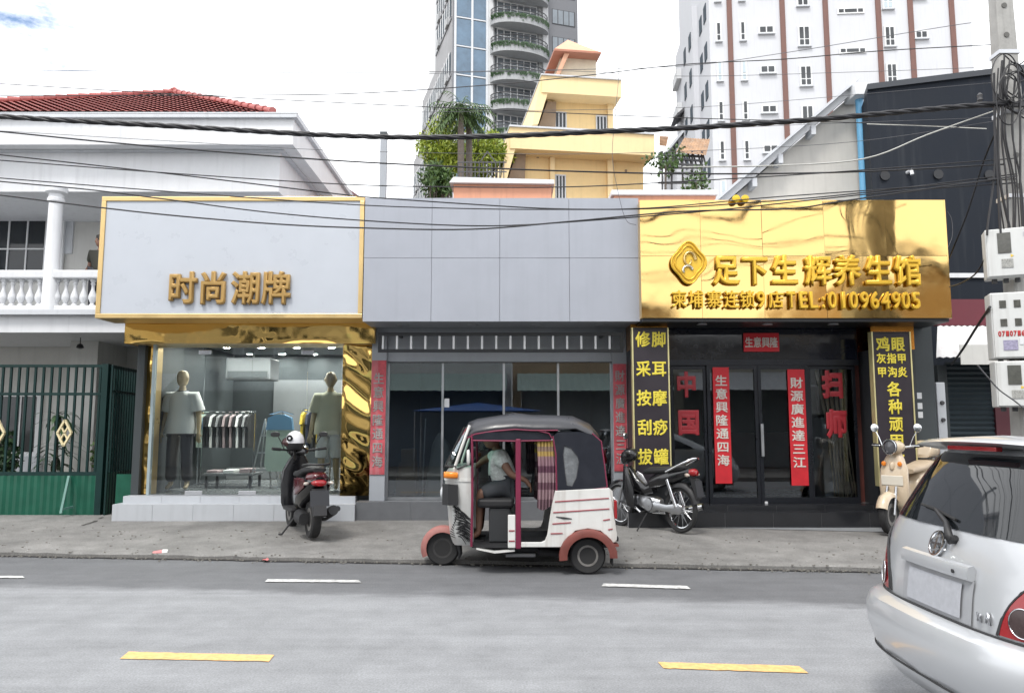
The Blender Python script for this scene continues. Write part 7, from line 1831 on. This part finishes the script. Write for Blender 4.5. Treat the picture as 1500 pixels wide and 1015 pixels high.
# air conditioner
c = P(368, 541, 15.2)
t = thing('air_conditioner', 'grey ceiling-hung air conditioner inside the clothes shop', 'air conditioner', (c.x, c.y, c.z - .2))
B(c.x - .45, c.x + .45, 15.0, 15.6, c.z - .22, c.z + .22).build('case', m_int2, t, bevel=.03)
B(c.x - .4, c.x + .4, 14.985, 14.999, c.z - .18, c.z - .05).build('grille', m_int, t)
MB().tube([(c.x, 15.3, c.z + .22), (c.x, 15.3, 3.15)], .02, 6).build('hanger', m_steel, t)
# clothes rails with hanging garments
def shirt_mesh(w_, h, th, mat, name='shirt'):
    mb = MB(); pr = [(-.06, 0), (-.22, -.05), (-.30, -.22), (-.22, -.26), (-.20, -.20), (-.20, -h), (.20, -h), (.20, -.20), (.22, -.26), (.30, -.22), (.22, -.05), (.06, 0)]
    return MB().prism([(a * w_, b) for a, b in pr], -th / 2, th / 2, 'x').mesh(name, mat)
def rail(label, x0, x1, y, zr, glist, base, h):
    t = thing('clothes_rail', label, 'clothes rail', ((x0 + x1) / 2, y, base))
    MB().tube([(x0, y, zr), (x1, y, zr)], .013, 8).build('rod', m_chrome, t)
    for x in (x0 + .02, x1 - .02):
        MB().tube([(x, y, base), (x, y, zr)], .013, 8).build('upright', m_chrome, t); MB().tube([(x, y - .25, base + .015), (x, y + .25, base + .015)], .014, 8).build('foot', m_chrome, t)
    n = len(glist)
    for i, (m_, nm) in enumerate(glist):
        x = x0 + .08 + (x1 - x0 - .16) * i / (n - 1)
        g_ = thing('hanging_shirt', nm, 'shirt', (x, y, zr - h), 'shirts hanging on the rails')
        MB().prism([(y - .06, zr - .05), (y - .22, zr - .10), (y - .29, zr - .28), (y - .22, zr - .30), (y - .2, zr - .05 - h), (y + .2, zr - .05 - h), (y + .22, zr - .3), (y + .29, zr - .28), (y + .22, zr - .10), (y + .06, zr - .05)], x - .022, x + .022, 'x').build('cloth', m_, g_)
        MB().tube([(x, y, zr + .014), (x, y, zr - .05)], .004, 5).build('hanger_hook', m_chrome, g_)
m_sg = M('pale_green_cotton', (.42, .52, .46), .85, var=.1); m_sk = M('black_cotton', (.02, .02, .022), .85, var=.1); m_sp = M('dusty_pink_cotton', (.42, .33, .34), .85, var=.1); m_sgr = M('grey_cotton', (.30, .30, .31), .85, var=.1); m_sb = M('blue_cotton', (.12, .26, .42), .85, var=.1)
m_sy = M('mustard_cotton', (.60, .42, .04), .85, var=.1)
N_ = {m_sg: 'pale green shirt on hanger among dark shirts', m_sk: 'black shirt on hanger on the long rail', m_sp: 'dusty pink shirt on hanger on the long rail', m_sgr: 'grey shirt on hanger on the long rail', m_wt_: 'white shirt on hanger on the long rail'}
gl_ = [m_sg, m_sg, m_sk, m_sk, m_wt_, m_sk, m_sgr, m_sk, m_sp, m_sk, m_sp, m_sk, m_wt_, m_sk, m_sgr, m_sk]
rail('long chrome clothes rail of mostly dark shirts in clothes shop', PX(290, 14.3), PX(374, 14.3), 14.3, PZ(603, 14.3), [(m_, N_[m_]) for m_ in gl_], .522, .62)
rail('short chrome rail of mustard and navy shirts behind lemon-shirted mannequin', PX(440, 14.6), PX(475, 14.6), 14.6, PZ(600, 14.6), [(m_sy, 'mustard yellow shirt on the short rail'), (m_navyc, 'navy shirt on the short rail'), (m_sk, 'black shirt beside mustard one on the short rail'), (m_sy, 'mustard yellow shirt on the short rail')], .522, .75)
# front-facing display shirts on a stand
Yd = 13.6
c = P(410, 640, Yd); t = thing('display_stand', 'chrome stand holding a blue-shouldered pale shirt facing the street', 'display stand', (c.x, Yd, .522))
MB().tube([(c.x, Yd + .1, .522), (c.x, Yd + .1, PZ(603, Yd))], .013, 8).build('post', m_chrome, t)
MB().tube([(c.x - .22, Yd + .05, PZ(607, Yd)), (c.x, Yd + .05, PZ(602, Yd)), (c.x + .22, Yd + .05, PZ(607, Yd))], .01, 6).build('arm', m_chrome, t)
MB().lathe([(.2, 0), (.2, .012)], (c.x, Yd + .1, .522), 20).build('base', m_chrome, t)
sh2 = thing('display_shirt', 'pale green shirt with blue shoulder band facing the street', 'shirt', (c.x, Yd, PZ(685, Yd)))
zt_, zb_ = PZ(607, Yd), PZ(690, Yd)
pr = [(-.07, zt_), (-.2, zt_ - .06), (-.23, zt_ - .3), (-.25, zb_ + .1), (-.2, zb_), (.2, zb_), (.25, zb_ + .1), (.23, zt_ - .3), (.2, zt_ - .06), (.07, zt_)]
MB().prism([(c.x + a, min(b, zt_ - .28)) for a, b in pr], Yd - .05, Yd + .04).build('body', m_sg, sh2)
MB().prism([(c.x - .07, zt_), (c.x - .21, zt_ - .06), (c.x - .24, zt_ - .277), (c.x + .24, zt_ - .277), (c.x + .21, zt_ - .06), (c.x + .07, zt_)], Yd - .06, Yd + .045).build('shoulder_band', m_sb, sh2)
# folding ladder, tables with folded stock
c = P(386, 690, 13.7); t = thing('folding_ladder', 'slim grey folding ladder standing inside the clothes shop', 'ladder', (c.x, 13.7, .522))
top = Vector((c.x - .05, 13.85, 1.75))
for a in ((-.22, 13.6), (.18, 13.6), (-.2, 14.1), (.16, 14.1)): MB().tube([(c.x + a[0], a[1], .53), top], .014, 6).build('leg', m_steel, t)
for k in (.25, .5, .75):
    p0 = Vector((c.x - .22, 13.6, .53)).lerp(top, k); p1 = Vector((c.x + .18, 13.6, .53)).lerp(top, k); MB().bar(p0, p1, .04, .02).build('rung', m_steel, t)
for (px0, px1, Y, lab_, zz) in ((300, 372, 13.5, 'low grey table of folded clothes near the glass', .78), (432, 470, 13.9, 'low table with folded pale clothes behind scooter', .76)):
    x0, x1 = PX(px0, Y), PX(px1, Y); t = thing('display_table', lab_, 'table', ((x0 + x1) / 2, Y, .522))
    B(x0, x1, Y, Y + .6, zz - .04, zz).build('top', m_int2, t)
    for x in (x0 + .03, x1 - .07):
        for y in (Y + .03, Y + .53): B(x, x + .04, y, y + .04, .523, zz - .041).build('leg', m_black, t)
    r13 = random.Random(int(px0)); n = int((x1 - x0) / .24)
    for i in range(n):
        m_ = r13.choice([m_wt_, m_sgr, m_sk, m_sg, m_sp]); x = x0 + .02 + i * (x1 - x0) / n; h = r13.uniform(.03, .09)
        tag(B(x, x + .2, Y + .1, Y + .42, zz + .001, zz + h).build('folded_shirt', m_, bevel=.015), 'folded shirt lying on ' + lab_.split(' near')[0].split(' behind')[0], 'shirt', 'folded shirts on the tables')
# back wall shelving band
x0, x1 = sx0 + .01, sx1 - .01
B(x0 + .9, x0 + 2.6, 16.02, 16.12, 1.4, 2.6).build('wall_panel', m_int2, s1)
B(x0, x1, 15.9, 16.12, .53, .75).build('skirting_shelf', m_int2, s1)
B(sx0 + .3, sx0 + 1.6, 12.6, 12.75, 3.02, 3.149).build('bulkhead', m_white, s1); B(sx1 - 2.0, sx1 - .1, 12.6, 12.75, 3.02, 3.149).build('bulkhead', m_white, s1)
# vacant shop: white lump, boxes and stick added where its glass shows reflections
c = P(645, 690, 12.7); t = thing('reflection_lump', 'lumpy white shape added inside vacant shop as a glass reflection', 'reflection stand-in', (c.x, 12.7, .452))
r14 = random.Random(8)
MB().loft([[(c.x + (r + .025 * math.sin(j * 5 + i)) * math.cos(j * .3927) * 1.1, 12.75 + r * math.sin(j * .3927), z) for j in range(16)] for i, (r, z) in enumerate(((.22, .455), (.21, .7), (.19, .95), (.17, 1.15), (.13, 1.3), (.07, 1.42), (.02, 1.5)))]).build('sheet', M('reflection_white', (.55, .55, .52), .8, var=.15), t, smooth=60)
c = P(596, 690, 12.9); t = thing('reflection_boxes', 'stacked brown boxes added behind the vacant shop glass as a reflection', 'reflection_box', (c.x, 12.9, .452))
m_ctn = M('reflection_brown', (.30, .20, .12), .8, var=.15)
for i, (w_, h) in enumerate(((.34, .3), (.3, .26), (.26, .22))): B(c.x - w_ / 2 + .02 * i, c.x + w_ / 2, 12.8, 13.15, .453 + sum((.3, .26, .22)[:i]) + .001 * i, .453 + sum((.3, .26, .22)[:i + 1])).build('reflection_box', m_ctn, t)
c = P(619, 690, 13.0); tag(MB().tube([(c.x, 13.0, .46), (c.x + .03, 13.1, 1.75)], .012, 6).build('reflection_stick', m_white), 'thin white upright stick added in the vacant shop as a reflection', 'broom')
# massage shop: counter
B(PX(1060, 14.5), PX(1180, 14.5), 14.5, 15.0, .431, 1.5).build('reception_counter', m_brown)
tag(bpy.data.objects['reception_counter'], 'dark brown reception counter inside the massage shop', 'counter')
# someone on the villa balcony, half hidden by the white sign
bp_ = thing('person', 'dark-haired person in dark top standing on the villa balcony', 'person', (PX(145, 14.6, 4.6), 14.6, PZ(455, YH) + .002))
m_sk2 = M('skin_tone', (.24, .13, .09), .55, var=.08, obj=True)
J = dict(pelvis=(0, 0, .88), chest=(0, 0, 1.18), neck0=(0, 0, 1.32), neck=(0, 0, 1.37), head=(0, -.01, 1.50))
for sd, k in (('l', 1), ('r', -1)):
    J.update({'sh' + sd: (k * .17, 0, 1.28), 'el' + sd: (k * .21, .03, 1.02), 'wr' + sd: (k * .20, -.12, .88), 'ha' + sd: (k * .19, -.18, .86), 'hip' + sd: (k * .09, 0, .85), 'kn' + sd: (k * .10, -.02, .46), 'an' + sd: (k * .10, .02, .08), 'toe' + sd: (k * .11, -.10, .03)})
figure('body', bp_, J, m_sk2, .95, True, (-.6, -1, 0)); hairdo(bp_, J['head'], (-.6, -1, 0), 1.0, m_hair, r=.115)
garment('top', bp_, ([((0, 0, .82), .15), ((0, 0, 1.0), .14), ((0, 0, 1.18), .14), ((0, 0, 1.30), .08), (J['shl'], .08), (tuple(Vector(J['shl']).lerp(Vector(J['ell']), .8)), .07), (J['shr'], .08), (tuple(Vector(J['shr']).lerp(Vector(J['elr']), .8)), .07)], [(0, 1), (1, 2), (2, 3), (2, 4), (4, 5), (2, 6), (6, 7)]), M('olive_black_top', (.045, .045, .035), .85, var=.2))
garment('trousers', bp_, ([((0, 0, .86), .145), (J['hipl'], .11), (J['knl'], .085), ((.10, .02, .14), .08), (J['hipr'], .11), (J['knr'], .085), ((-.10, .02, .14), .08)], [(0, 1), (1, 2), (2, 3), (0, 4), (4, 5), (5, 6)]), m_gt)
